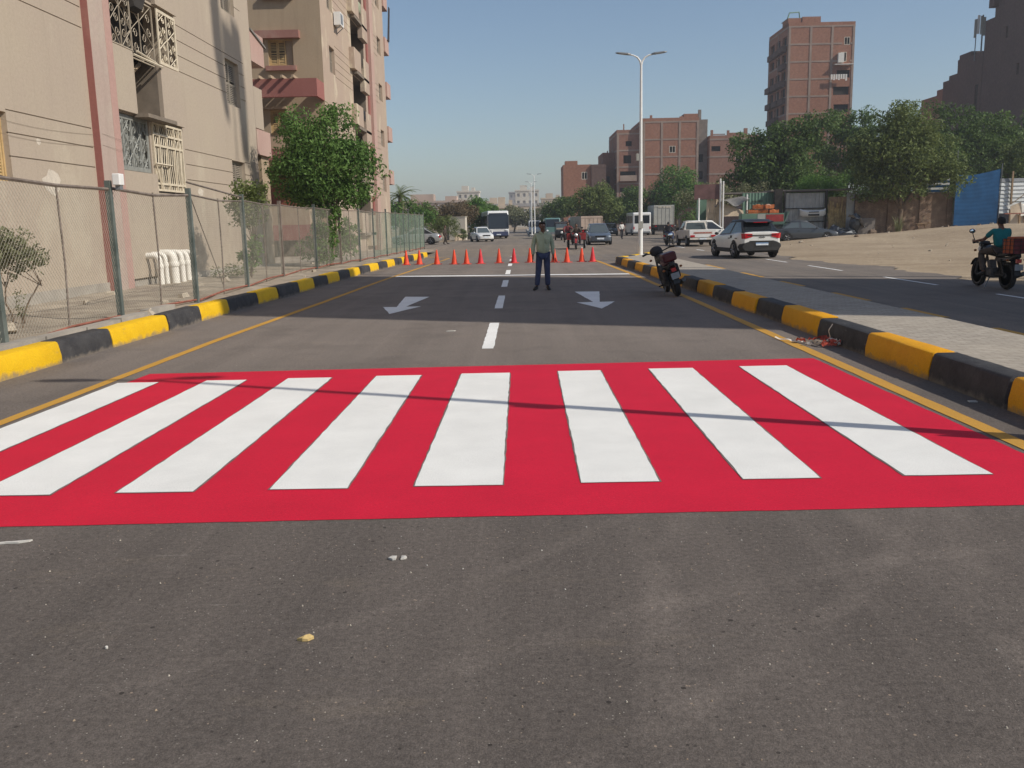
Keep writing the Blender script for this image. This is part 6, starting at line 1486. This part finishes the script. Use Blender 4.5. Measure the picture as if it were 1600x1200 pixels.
# green shed and stall
gs = thing('sheet_shed', 'faded green corrugated sheet shed behind the orange crates', 'shed', (0,0,0))
b = MB(); corrugated(b, (17.2,71.2), (19.9,71.2), .3, 3.65, .24, .03); b.build('sheet', M['corr_green'], gs)
b = MB(); b.box(14.9,20.0,71.3,74,3.62,3.72); b.build('roof', M['concrete_dark'], gs)
b = MB(); b.box(19.9,20.15,70.6,71.1,0,3.7); b.box(18.0,18.8,71.1,71.14,3.0,3.05); b.build('frame', M['dark_in'], gs)
stl = thing('market_stall', 'stall of poles under brown and grey awnings behind the pickup', 'stall', (0,0,0))
b = MB(); cloth(b, 14.7, 17.3, 69.0, 71.4, lambda u,v: 2.75+.45*u+.28*math.sin(u*8)*(1-v)+.25*v-.5*abs(u-.35)*(1-v), 12, 6); b.build('awning', M['tarp_grey'], stl)
b = MB(); cloth(b, 14.1, 15.3, 69.5, 69.9, lambda u,v: .9+2.3*v+.1*math.sin(u*14), 9, 7); b.v = [(x, 69.4+.35*(1-(z-.9)/2.4)+.08*math.sin(x*11), z) for x,y,z in b.v]; b.build('hanging_cloth', M['tarp'], stl)
b = MB(); cloth(b, 15.3, 16.9, 69.3, 69.5, lambda u,v: 1.9+v*1.0*(1-u*.6), 8, 5); b.build('hanging_cloth', M['tarp'], stl)
b = MB()
for x,y,h in ((13.5,69.3,3.3),(15.25,69.0,4.5),(17.1,69.2,3.5),(15.05,69.1,4.7)): b.tube([(x,y,0),(x,y,h)], .06, 6)
b.build('pole', M['pole_white'], stl)
b = MB(); b.box(13.6,15.0,70.6,70.7,0,3.2); b.build('back_sheet', M['corr_green'], stl)
sg = thing('signboard', 'dark brown blank signboard raised on poles left of the stall', 'signboard', (14.1,69.3,0), R(-6))
MB().box(-.95,.95,-.06,.06,3.2,4.3).build('board', M['sign_brown'], sg); b = MB(); b.tube([(-.6,.1,0),(-.6,.1,4.2)], .05, 5); b.tube([(1.0,.05,0),(1.0,.05,4.5)], .06, 5); b.build('pole', M['pole_white'], sg)
cr = thing('hand_cart', 'green and red painted cart carrying the orange crates', 'cart', (17.5,66.5,.55), R(-3))
b = MB(); b.box(-1.5,1.5,-.6,.6,.7,.8); b.box(-1.5,1.5,-.62,-.603,.803,1.5); b.box(-1.5,1.5,.603,.62,.803,1.5); b.box(-1.52,-1.503,-.6,.6,.803,1.5); b.loft([[(1.5,-.6,.8),(1.55,-.6,.8),(1.55,.6,.8),(1.5,.6,.8)],[(1.8,-.6,1.6),(1.85,-.6,1.6),(1.85,.6,1.6),(1.8,.6,1.6)]]); b.build('cart_body', M['corr_green'], cr)
b = MB(); b.box(.2,1.45,-.635,-.623,.9,1.4); b.build('side_panel', M['red_metal'], cr); b = MB(); b.box(-.4,.15,-.635,-.623,.85,1.45); b.build('side_panel', M['box_grey'], cr)
for s in (-1,1):
    for x in (-.9,.9): 
        wq = wheel(cr, 0, 0, .34, .1, s, 8); wq.location = (x, s*.7, -.0); wq.scale = (1,1.6,1.6); wq.rotation_euler = (0,0,R(90))
oc = 'stack of orange plastic crates on the cart'
k = 0
ol = ['orange crate at the lower left of the cart load','orange crate in the lower middle of the cart load','orange crate at the lower right of the cart load','orange crate on the upper left of the cart load','orange crate on top at the right of the cart load, turned askew']
for x,z,rz_ in ((-.7,1.52,.1),(.05,1.53,-.15),(.8,1.50,.2),(-.3,1.87,-.1),(.45,1.88,.3)):
    c = thing('crate', ol[k], 'crate', (17.5+x,66.45,z+.50), rz_, oc); k += 1
    b = MB(); b.box(-.34,.34,-.24,.24,0,.02)
    for h in (.04,.13,.22): b.box(-.34,.34,-.24,-.225,h,h+.06); b.box(-.34,.34,.225,.24,h,h+.06); b.box(-.34,-.325,-.225,.225,h,h+.06); b.box(.325,.34,-.225,.225,h,h+.06)
    for sx in (-.33,.33):
        for sy in (-.23,.23): b.box(sx-.02,sx+.02,sy-.02,sy+.02,.02,.30)
    b.build('basket', M['orange'], c)
    b = MB(); b.ball((0,0,.2),(.28,.19,.14),8,5); b.build('load', M['box_beige'] if k == 5 else M['orange'], c)
# dog, stones and weed by the brick wall
dg = thing('dog', 'brown stray dog walking along the foot of the brick wall', 'dog', (29.6,67.6,gz(29.6,67.6)), R(-12))
dn, de = [], []
def dn_(p, r, par=None):
    dn.append((p,r)); 
    if par is not None: de.append((par,len(dn)-1))
    return len(dn)-1
hip = dn_((-.28,0,.52),(.085,.095)); mid = dn_((0,0,.51),(.085,.09),hip); chs = dn_((.27,0,.52),(.095,.115),mid); nk = dn_((.42,0,.58),.062,chs); hd_ = dn_((.53,0,.62),.062,nk); mz = dn_((.64,0,.58),.032,hd_); dn_((.70,0,.57),.024,mz)
for s in (-1,1):
    dn_((.50,s*.045,.70),.016,hd_)
    a = dn_((.26,s*.07,.38),.042,chs); a2 = dn_((.26+s*.07,s*.07,.20),.026,a); a3 = dn_((.24+s*.09,s*.07,.04),.021,a2); dn_((.29+s*.09,s*.07,.02),.022,a3)
    a = dn_((-.27,s*.07,.38),.055,hip); a2 = dn_((-.23-s*.06,s*.07,.27),.034,a); a3 = dn_((-.33-s*.06,s*.07,.17),.023,a2); a4 = dn_((-.31-s*.07,s*.07,.04),.02,a3); dn_((-.26-s*.07,s*.07,.02),.022,a4)
tl = dn_((-.40,0,.55),.026,hip); dn_((-.58,0,.46),.014,tl)
skin_mesh('body', dn, de, M['dog_fur'], dg)
wd = thing('weed', 'clump of long pale green grass blades before the brick wall', 'plant', (27.6,66.8,gz(27.6,66.8)))
b = MB(); r8 = random.Random(6)
for i in range(60):
    a = r8.uniform(0,6.28); l = r8.uniform(.5,1.35); sp = r8.uniform(.1,.5); x, y = .15*math.cos(a), .15*math.sin(a); dx, dy = math.cos(a), math.sin(a)
    b.loft([[(x-.02*dy,y+.02*dx,0),(x+.02*dy,y-.02*dx,0)],[(x+dx*sp*.4-.022*dy,y+dy*sp*.4+.022*dx,l*.65),(x+dx*sp*.4+.022*dy,y+dy*sp*.4-.022*dx,l*.65)],[(x+dx*sp,y+dy*sp,l),(x+dx*sp+.002,y+dy*sp,l)]], cap=False, closed=False)
b.build('blades', M['leaf_dusty'], wd)
def stone(label, x, y, s_, m='rubble', z=None, grp=None):
    q = random.Random(int(abs(x*100)+y*7)); b = MB(Matrix.Translation((x,y,(gz(x,y) if z is None else z)+s_*.25)) @ Matrix.Rotation(q.uniform(0,3),4,'Z'))
    b.ball((0,0,0),(s_,s_*.75,s_*.55),8,5); b.v = [(a+q.uniform(-.1,.1)*s_,c+q.uniform(-.1,.1)*s_,d+q.uniform(-.1,.1)*s_) for a,c,d in b.v]
    return tag(b.build('stone', M[m]), label, 'stone', grp)
stone('brown boulder lying left of the weed clump', 25.6, 66.6, .42, 'trunk'); stone('small dark stone on the dirt before the scrap heap', 22.8, 62, .2, 'trunk'); stone('small stone on the dirt right of the dark saloon', 18.6, 60.5, .18, 'rubble')
r9 = random.Random(12)
for i in range(34):
    x = r9.uniform(13.4,36); y = r9.uniform(24,66)
    if x > y*.58: continue
    stone('pebble scattered on the sandy lot right of the road', x, y, r9.uniform(.03,.10), 'rubble', None, 'pebbles on the sandy lot')

for i in range(48):
    x = r9.uniform(26,40); y = r9.uniform(63.5,68.6)
    if 27 < x < 30.5 and y > 66: continue
    s_ = r9.choice((.06,.08,.1,.14,.2))
    b = MB(Matrix.Translation((x,y,gz(x,y)+s_*.2)) @ Matrix.Rotation(r9.uniform(0,3),4,'Z'))
    b.loft([[(-s_,-s_*.7,-s_*.5),(s_*.9,-s_*.8,-s_*.5),(s_,s_*.6,-s_*.5),(-s_*.8,s_*.7,-s_*.5)],[(-s_*.6,-s_*.5,s_*.3),(s_*.7,-s_*.6,s_*.45),(s_*.6,s_*.5,s_*.3),(-s_*.6,s_*.4,s_*.5)]])
    tag(b.build('rubble_stone', M[r9.choice(('rubble','trunk','brick_wall'))]), 'broken rubble piece strewn on the mound before the brick wall and blue fence', 'stone', 'rubble on the dirt mound')
# cream utility box and low yellow wall left at the junction
ub = thing('utility_kiosk', 'plain cream kiosk among the bushes left of the white saloon', 'kiosk', (-7.2,104,0), R(-8))
MB().box(-.95,.95,-.5,.5,0,2.55).build('wall', M['far_white'], ub); MB().box(-1.0,1.0,-.55,.55,2.553,2.62).build('roof', M['far_white'], ub); MB().box(-1.6,-1.0,-.3,.2,0,2.4).build('side_wall', M['concrete_dark'], ub)
lw = thing('low_wall', 'low pale wall at the foot of the green hedge left of the coach', 'low wall', (0,0,0))
b = MB(); b.loft([[(-7.2,98,-.1),(-7.0,98,-.1),(-7.0,98,.7),(-7.2,98,.7)],[(-5.7,125,-.1),(-5.5,125,-.1),(-5.5,125,.7),(-5.7,125,.7)]]); b.build('wall', M['tarp'], lw)
# litter on the road
def litter(label, name, cat, x, y, pts, m, z=.006, h=.006):
    b = MB(); q = random.Random(int(x*100+y*10)); n = len(pts); pts = [(a*.78,c*.78) for a,c in pts]
    top_ = [(x+a,y+c,z+h*q.uniform(.3,1)) for a,c in pts]; ctr_ = (x+sum(p[0] for p in pts)/n, y+sum(p[1] for p in pts)/n, z+h*1.3)
    vs = [(x+a,y+c,z-.004) for a,c in pts]+top_+[ctr_]
    fs = [(i,(i+1)%n,n+(i+1)%n,n+i) for i in range(n)]+[(n+i,n+(i+1)%n,2*n) for i in range(n)]
    b.add(vs, fs); return tag(b.build(name, M[m]), label, cat)
litter('white crumpled paper scrap on the asphalt below the crosswalk', 'paper_scrap', 'litter', -.66, 4.29, [(-.05,-.01),(-.02,-.035),(.0,-.03),(.0,.03),(-.03,.025)], 'paper')
litter('second half of the white paper scrap, torn beside it', 'paper_scrap', 'litter', -.645, 4.29, [(.012,-.028),(.035,-.02),(.05,.0),(.04,.025),(.012,.03)], 'paper')
litter('curled dry yellow leaf lying on the foreground asphalt', 'dry_leaf', 'leaf', -.91, 3.40, [(-.04,-.008),(-.01,-.02),(.02,-.018),(.045,.008),(.02,.022),(-.012,.008)], 'leaf_dry', .006, .014)
litter('pale torn strip of paper at the left edge below the red crosswalk border', 'paper_strip', 'litter', -2.80, 4.60, [(-.12,-.03),(-.03,-.005),(.06,-.0),(.12,.03),(.13,.055),(.06,.02),(-.03,.018),(-.12,-.008)], 'paper')
litter('white scrap in the gutter beside the black kerb block on the right', 'paper_scrap', 'litter', 4.0, 7.9, [(-.04,-.03),(.05,-.04),(.06,.03),(-.03,.04)], 'paper')
litter('small white scrap on the road between the crosswalk and the arrows', 'paper_scrap', 'litter', -1.14, 14.1, [(-.09,-.04),(.07,-.03),(.10,.03),(-.06,.04)], 'paper')
litter('white bottle cap on the near asphalt at the left', 'bottle_cap', 'litter', -1.7, 3.35, [(.008*math.cos(a),.008*math.sin(a)) for a in (0,1,2,3,4,5)], 'paper')
tpz = thing('barrier_tape', 'tangle of red and white barrier tape lying on the right kerb and gutter', 'tape', (3.97,11.75,0)); tpz.scale = (.85,.85,.85)
for k,(m,seed) in enumerate((('tape_red',1),('tape_white',2),('tape_red',3),('tape_white',4),('tape_red',5))):
    q = random.Random(seed); b = MB(); x, y, z, a = -.02+.05*k*0, 0, .05, q.uniform(0,6); prev = None
    for i in range(46):
        a += q.uniform(-1.0,1.0); x += .04*math.cos(a); y += .05*math.sin(a)
        x = max(-.35,min(.14,x)); y = max(-.30,min(.35,y)); zz = .03+.05*q.random() + (.26 if x > .165 else .0) + .10*max(0,x+.05)
        w_ = Vector((-math.sin(a)*.5,math.cos(a)*.5,.85)).normalized()*.022
        cur = (Vector((x,y,zz))-w_, Vector((x,y,zz))+w_)
        if prev: b.quad(prev[0],cur[0],cur[1],prev[1])
        prev = cur
    b.build('tape', M[m], tpz)
b = MB(); prev = None
for i in range(22):
    t = i/21; p = Vector((-.45+.55*t*0-.0, .0, 0)); p = Vector((-.30-.28*t, .15+.55*t+.04*math.sin(t*9), .03+.012*math.sin(t*14))); cur = (p+Vector((.0,-.02,.0)), p+Vector((0.02,.02,.012)))
    if prev: b.quad(prev[0],cur[0],cur[1],prev[1])
    prev = cur
b.build('tape_end', M['tape_white'], tpz)
b = MB(); prev = None
for i in range(14):
    t = i/13; p = Vector((.13+.02*math.sin(t*7), .10+.06*math.sin(t*5), .05+.27*t)); cur = (p+Vector((-.02,-.02,0)), p+Vector((-.02,.02,.0)))
    if prev: b.quad(prev[0],cur[0],cur[1],prev[1])
    prev = cur
b.build('tape_end', M['tape_white'], tpz)

# ------------------------------------------------------------------ trees and plants
def leaves(name, blobs, nleaf, size, m, parent, seed, shell=.55, droop=.0, aspect=.45, sub=7, subr=(.28,.5), up=.25):
    """leaf-sized faces through the volume of clumps spread over the given ellipsoids (c, r)"""
    g = np.random.default_rng(seed); cl = []
    vol = np.array([b[1][0]*b[1][1]*b[1][2] for b in blobs])**.67; vol = vol/vol.sum()
    for (c,r),v in zip(blobs, vol):
        k = max(3, int(sub*len(blobs)*v*3)); 
        for _ in range(k):
            d = g.normal(size=3); d /= np.linalg.norm(d); q = g.uniform(.45,1.0)**.6
            cc = np.array(c)+d*np.array(r)*q*.86; rr = np.mean(r)*g.uniform(*subr)
            cl.append((cc, rr*np.array([g.uniform(.8,1.3),g.uniform(.8,1.3),g.uniform(.65,1.0)])))
    w_ = np.array([x[1].prod() for x in cl])**.67; w_ = w_/w_.sum()
    pick = g.choice(len(cl), nleaf, p=w_); C = np.array([x[0] for x in cl])[pick]; Rr = np.array([x[1] for x in cl])[pick]
    d = g.normal(size=(nleaf,3)); d /= np.linalg.norm(d,axis=1)[:,None]
    q = g.uniform(0,1,nleaf)**(1/3); q = np.where(g.uniform(size=nleaf) < shell, g.uniform(.8,1.08,nleaf), q)
    P = C + d*Rr*q[:,None]
    nrm = d*.7 + g.normal(size=(nleaf,3))*.6 + np.array([0,0,up]); nrm /= np.linalg.norm(nrm,axis=1)[:,None]
    t = np.cross(nrm, g.normal(size=(nleaf,3))); t[:,2] -= droop; t /= np.linalg.norm(t,axis=1)[:,None]
    b = np.cross(nrm,t); b /= np.linalg.norm(b,axis=1)[:,None]
    s = size*g.uniform(.6,1.35,nleaf)[:,None]
    v = np.stack([P-t*s*.5, P+b*s*aspect*.5-t*s*.02, P+t*s*.5+nrm*s*.08, P-b*s*aspect*.5-t*s*.02],1).reshape(-1,3)
    me = bpy.data.meshes.new(name); me.vertices.add(nleaf*4); me.vertices.foreach_set('co', v.ravel())
    me.loops.add(nleaf*4); me.polygons.add(nleaf)
    me.loops.foreach_set('vertex_index', np.arange(nleaf*4)); me.polygons.foreach_set('loop_start', np.arange(nleaf)*4)
    me.update(calc_edges=True); me.materials.append(m)
    o = bpy.data.objects.new(name, me); COL.objects.link(o); o.parent = parent
    return o, cl
def tree(label, loc, blobs, nleaf, size, m, trunk_r=.16, fork=None, seed=1, cat='tree', group=None, name='tree', tm='trunk', limbs=7, stems=1, **kw):
    t = thing(name, label, cat, loc, 0, group); q = random.Random(seed)
    _, cl = leaves('crown', blobs, nleaf, size, M[m], t, seed, **kw)
    zc = min(b[0][2]-b[1][2]*.6 for b in blobs); fork = fork or max(.5, zc)
    cx = sum(b[0][0] for b in blobs)/len(blobs)*.25; cy = sum(b[0][1] for b in blobs)/len(blobs)*.25
    b = MB()
    for s in range(stems):
        ox, oy = (0,0) if stems == 1 else (q.uniform(-.35,.35), q.uniform(-.25,.25))
        p0 = Vector((ox*.4,oy*.4,-.1)); p1 = Vector((ox*.8+q.uniform(-.08,.08),oy,fork*.5)); p2 = Vector((ox*1.3+cx,oy*1.3+cy,fork))
        b.tube([p0,Vector((p0.x,p0.y,.15)),p1,p2], [trunk_r*1.35,trunk_r,trunk_r*.85,trunk_r*.75], 8)
        L = sorted(cl, key=lambda c: -c[1].prod())[:limbs*2]; q.shuffle(L)
        for c,r in L[:limbs]:
            e = Vector(c); mid = p2.lerp(e,.5)+Vector((q.uniform(-.2,.2),q.uniform(-.2,.2),.15*(e-p2).length*.3))
            b.tube([p2-Vector((0,0,.1)),mid,e], [trunk_r*.55,trunk_r*.32,trunk_r*.1], 5)
    b.build('trunk', M[tm], t, smooth=50)
    return t
# leafy street tree by the second block
tree('bushy green street tree with a two peaked crown growing before the pergola', (-7.6,35.6,.2),
     [((0,0,3.9),(1.75,1.6,1.5)),((-.95,.1,5.1),(.85,.95,1.15)),((.55,-.1,5.2),(.75,.85,1.2)),((1.1,0,3.7),(1.0,1.1,1.3)),((-1.0,0,3.5),(1.05,1.1,1.1)),((.1,0,2.9),(1.5,1.2,.75)),((-1.0,0,2.7),(.9,.9,.6)),((1.0,0,2.7),(.8,.8,.6))],
     24000, .145, 'leaf', .075, 1.9, 21, stems=3, sub=9, droop=.5, limbs=6)
sb5 = thing('shrub', 'leafy shrub growing round the pale stems at the foot of the street tree', 'shrub', (-7.7,35.0,.2))
leaves('foliage', [((0,0,.9),(.65,.6,.85)),((-.6,0,.7),(.45,.45,.5)),((.25,.1,1.8),(.5,.5,.6))], 2600, .14, M['leaf'], sb5, 5, droop=.4)
b = MB(); r10 = random.Random(3)
for i in range(6): x = r10.uniform(-.3,.3); b.tube([(x,0,0),(x+r10.uniform(-.15,.15),0,1.0),(x+r10.uniform(-.2,.2),.05,2.1)], [.03,.025,.02], 5)
b.build('stem', M['trunk_white'], sb5)
tree('small scraggly tree with thin dusty leaves behind the fence by the near block corner', (-8.6,28.4,.2), [((.1,0,2.25),(.75,.6,.75)),((.45,0,2.6),(.4,.4,.45)),((-.35,0,1.9),(.4,.4,.4))], 2300, .11, 'leaf_olive', .03, 1.1, 5, stems=2, name='small_tree', limbs=5)
tree('low dark green sapling beside the fence post left of the street tree', (-8.3,27.6,.2), [((0,0,.75),(.33,.33,.45)),((.2,0,1.15),(.22,.2,.28))], 700, .13, 'leaf', .02, .4, 6, name='sapling', cat='shrub', limbs=3)
tree('bright green broad leaved shrub behind the fence right of the street tree', (-7.9,39.8,.2), [((0,0,.9),(.75,.7,.7)),((.35,0,1.5),(.5,.5,.4)),((-.35,0,1.0),(.45,.5,.45))], 900, .26, 'leaf_bright', .025, .4, 8, name='shrub', cat='shrub', droop=.6, aspect=.3)
tree('dusty pale leaved small tree at the left edge behind the chain link fence', (-8.35,14.6,.2), [((-.05,0,1.25),(.42,.4,.36)),((.38,0,1.05),(.30,.3,.26)),((-.35,.1,1.15),(.3,.3,.3)),((.08,0,.9),(.22,.2,.2))], 4200, .062, 'leaf_dusty', .016, .7, 9, name='small_tree', stems=2, limbs=4)
tree('scrawny dusty seedling below the left edge tree', (-8.0,14.2,.2), [((0,0,.35),(.12,.1,.3))], 120, .05, 'leaf_dusty', .008, .2, 10, name='seedling', cat='plant', limbs=2)
b_ = thing('weed', 'low patch of weeds at the wall foot right of the white pipes', 'plant', (-9.3,28.5,.2)); leaves('foliage', [((0,0,.15),(.5,.6,.2)),((.1,1.2,.15),(.4,.5,.2))], 700, .07, M['leaf_olive'], b_, 12)
# right hand trees
rt = 'large trees on the right'
tree('big round dark green tree leftmost of the right hand trees, below the brick tower', (23.2,84,0), [((0,0,5.6),(3.8,3.2,2.8)),((-2.0,0,7.7),(2.3,2.2,2.3)),((1.6,0,8.4),(2.6,2.4,2.3)),((-2.9,0,4.6),(2.1,2,2.0)),((2.2,0,5.3),(2.8,2.2,2.2)),((3.9,0.3,9.4),(2.1,1.8,2.0)),((-.5,0,9.0),(1.6,1.6,1.5)),((-2.0,0,3.2),(2.2,1.8,1.4))], 24000, .30, 'leaf_dark', .30, 2.2, 31, sub=9, group=rt, subr=(.22,.42))
tree('large olive green tree standing before the brick wall on the right', (28.5,68.8,0), [((-.2,0,5.9),(3.5,3.0,2.6)),((.5,0,8.2),(2.3,2.2,2.0)),((2.3,-.2,5.9),(2.2,2,2.1)),((-2.3,0,6.2),(1.9,2,2.0)),((3.0,-.3,4.2),(1.7,1.5,1.5)),((-1.9,0,4.1),(2.2,1.8,1.5)),((.3,-.2,3.6),(2.4,1.8,1.1)),((-1.2,0,8.0),(1.5,1.5,1.4))], 26000, .25, 'leaf_olive', .26, 2.2, 32, sub=9, group=rt, subr=(.22,.42))
tree('tall dark tree behind the blue sheet fence, under the dark roofs', (38.5,86,0), [((-.5,0,6.4),(4.5,3,3.4)),((3.6,0,6.6),(3.4,2.6,3.2)),((-3.2,0,8.7),(2.6,2.2,2.4)),((2.2,0,9.6),(2.6,2.2,2.1)),((-.5,0,9.9),(2.4,2,2.0)),((5.5,0,9.0),(2.4,2,2.2)),((0,0,4.0),(4,2.5,2.2)),((4.5,0,4.2),(3.2,2.5,2.2))], 26000, .30, 'leaf_dark', .3, 2.6, 33, sub=8, group=rt, subr=(.22,.42))
tree('dark tree whose top shows right of the brick tower', (33.4,96,0), [((0,0,8.0),(3.0,3,3.2)),((-1.5,0,10.6),(2.1,1.9,2.0)),((1.8,0,10.8),(2.3,2,2.1)),((-3.6,0,8.6),(2.0,1.8,2.2)),((4.0,0,10.0),(2.2,2,2.2))], 14000, .32, 'leaf_dark', .28, 3.0, 34, group=rt, subr=(.22,.42))
tree('dark tree filling the right edge of the photo behind the lighter tree', (45.6,88,0), [((0,0,6.4),(3.6,3,3.6)),((-1.0,0,9.4),(2.6,2.2,2.2)),((2.6,0,9.0),(2.6,2.2,2.4)),((1.0,0,4.0),(3.4,2.4,2.2))], 12000, .32, 'leaf_dark', .28, 2.4, 39, group=rt, subr=(.22,.42))
tree('dark bushy tree filling the gap behind the brick wall', (28.5,78,0), [((0,0,3.6),(3.5,2,2.4)),((-3.4,0,3.4),(2.2,1.6,2.0)),((3.6,0,3.6),(2.6,1.6,2.2))], 10000, .28, 'leaf_dark', .2, 1.6, 38, group=rt)
tree('lighter green tree cut by the right edge above the slat fence', (41.6,76,0), [((0,0,5.6),(2.6,2.2,2.4)),((1.8,0,7.2),(2.0,1.8,1.8)),((-1.2,0,4.8),(1.7,1.5,1.6)),((1.2,0,4.4),(2.2,1.6,1.6))], 11000, .24, 'leaf_olive', .2, 2.2, 35, group=rt, subr=(.22,.42))
tree('bright feathery bush above the grey sheet shed', (23.6,73.0,0), [((0,0,4.1),(1.9,1.2,.75)),((1.3,0,4.2),(1.2,1,.8)),((-1.0,0,4.0),(1.0,.9,.6))], 5200, .20, 'leaf_bright', .10, 2.8, 36, droop=.8, aspect=.2, name='bush', cat='bush')
tree('pale green scrub growing behind the stall and green shed', (17.0,78,0), [((0,0,3.7),(3.0,1.2,.9)),((-2.6,0,3.5),(1.8,1,.8)),((3,0,3.9),(1.8,1,.8))], 4200, .2, 'leaf_dusty', .08, 2.2, 37, name='bush', cat='bush')
# middle trees
mg = 'trees in the middle distance'
tree('rounded bright green tree in front of the widest brick block', (21.2,124,0), [((0,0,6.0),(3.3,3,2.5)),((-1.4,0,4.6),(2.6,2.4,2.0)),((1.6,0,5.2),(2.4,2.4,2.0)),((.2,0,7.6),(2.2,2.2,1.4)),((-2.8,0,3.6),(1.8,1.8,1.8)),((1.0,0,3.0),(2.8,2,1.6))], 11000, .34, 'leaf', .25, 2.2, 41, group=mg)
tree('dark green tree in shade left of the bright green tree', (15.6,124,0), [((0,0,4.0),(2.6,2.2,2.4)),((-1.6,0,3.2),(2,2,2)),((1.4,0,2.6),(1.8,1.8,1.6))], 6500, .34, 'leaf_dark', .2, 1.6, 42, group=mg)
tree('olive grey tree over the beige cargo truck', (9.1,114,0), [((0,0,4.2),(2.6,2.4,2.2)),((1.6,0,3.4),(2.0,2,1.7)),((-1.8,0,3.3),(1.8,1.8,1.6)),((.5,0,5.6),(1.6,1.6,1.2))], 7500, .32, 'leaf_olive', .2, 1.6, 43, group=mg)
tree('dark low tree left of the olive grey tree, beyond the teal truck', (5.2,130,0), [((0,0,3.6),(2.0,2,1.9)),((1.4,0,4.2),(1.8,1.8,1.6)),((-1.0,0,2.6),(1.6,1.6,1.4))], 5000, .34, 'leaf_dark', .2, 1.4, 44, group=mg)
tree('dark tree between the olive grey tree and the white minibus', (12.6,128,0), [((0,0,3.8),(1.8,1.8,2.2)),((.8,0,2.4),(1.6,1.6,1.5))], 4500, .34, 'leaf_dark', .2, 1.4, 45, group=mg)
tree('grey green tree on the far traffic island by the small lamp posts', (-1.4,190,0), [((0,0,3.6),(2.8,2.5,2.2)),((2.6,0,3.2),(2.2,2,2.0)),((-2.4,0,2.4),(1.8,1.8,1.6)),((5.0,0,3.4),(2.4,2,2.2))], 6500, .42, 'leaf_dusty', .2, 1.4, 46, group=mg)
# left background
lg = 'trees and hedges at the left of the junction'
tree('dense green tree behind the far end of the green fence', (-11.6,92,0), [((0,0,2.9),(1.8,1.8,1.4)),((1.6,0,2.6),(1.6,1.6,1.2)),((-1.6,0,2.8),(1.8,1.8,1.4))], 5500, .26, 'leaf', .15, 1.2, 51, group=lg)
tree('brownish dry hedge tree left of the cream kiosk', (-9.6,106,0), [((0,0,3.0),(1.9,1.6,1.6)),((1.9,0,2.9),(1.7,1.5,1.6)),((-1.8,0,2.8),(1.8,1.6,1.6))], 5500, .26, 'leaf_brown', .15, 1.2, 52, group=lg)
tree('second brownish hedge tree just above the cream kiosk', (-6.9,112,0), [((0,0,3.1),(1.8,1.6,1.7)),((-1.6,0,2.9),(1.5,1.5,1.5))], 4000, .26, 'leaf_brown', .15, 1.2, 53, group=lg)
tree('bright green clipped hedge tree left of the coach', (-6.0,118,0), [((0,0,3.2),(1.5,1.6,2.0)),((.9,0,3.4),(1.3,1.4,1.9)),((-.9,0,3.0),(1.2,1.4,1.7)),((.3,0,1.4),(1.6,1.4,1.3))], 7500, .26, 'leaf_bright', .15, 1.0, 54, group=lg)
tree('second bright green hedge tree directly behind the coach', (-4.6,128,0), [((0,0,3.0),(1.6,1.6,1.8)),((1.0,0,2.6),(1.4,1.4,1.6))], 4500, .28, 'leaf', .15, 1.0, 55, group=lg)
tree('grey green feathery bush behind the silver saloon', (-7.9,95,0), [((0,0,1.5),(1.6,1.2,1.1)),((-1.2,0,1.2),(1.2,1,.9)),((.8,0,1.1),(.8,.8,.8))], 3200, .22, 'leaf_olive', .08, .7, 56, name='bush', cat='bush', droop=.6, aspect=.25, group=lg)
tree('small grey bush before the cream kiosk', (-6.4,99,0), [((0,0,.7),(.55,.5,.6))], 700, .16, 'leaf_olive', .04, .3, 57, name='bush', cat='bush', group=lg)
# palm
pa = thing('palm_tree', 'date palm with arching fronds beyond the second block', 'palm', (-12.2,92,0), 0)
MB().tube([(0,0,-.1),(.1,0,2),(.05,0,4.6)], [.24,.2,.18], 8).build('trunk', M['trunk'], pa)
b = MB(); r11 = random.Random(14)
for i in range(34):
    a = r11.uniform(0,6.28); el = r11.uniform(-.35,1.35); L = r11.uniform(1.7,2.5); pts = []; p = Vector((.05,0,4.6)); e = el
    for k in range(8):
        pts.append(p.copy()); p += Vector((math.cos(a)*math.cos(e),math.sin(a)*math.cos(e),math.sin(e)))*(L/7); e -= .20
    b.tube(pts, [.035,.03,.028,.024,.02,.016,.012,.006], 3)
    sd2 = Vector((-math.sin(a),math.cos(a),0))
    for k in range(1,8):
        for f in (0,.5):
            c = pts[k-1].lerp(pts[k], f+.25); d = (pts[k]-pts[k-1]).normalized(); ll = .55*(1-.08*k)
            for s in (-1,1):
                tip = c+sd2*s*ll*.75+d*ll*.5-Vector((0,0,.22*ll)); b.add([c-d*.03,c+d*.03,tip], [(0,1,2)])
b.build('fronds', M['leaf_olive'], pa)
# ------------------------------------------------------------------ air
hz, nt, b = nodes_of('haze_air'); nt.nodes.remove(b)
pv = nt.nodes.new('ShaderNodeVolumePrincipled'); pv.inputs['Color'].default_value = (.86,.90,.96,1); pv.inputs['Density'].default_value = HAZE; pv.inputs['Anisotropy'].default_value = .25
nt.links.new(pv.outputs[0], nt.nodes['Material Output'].inputs['Volume'])
hb = MB(); hb.box(-700,700,-60,1400,-1.2,48); ho = hb.build('haze', hz); ho['kind'] = 'stuff'
SC.cycles.volume_bounces = 0
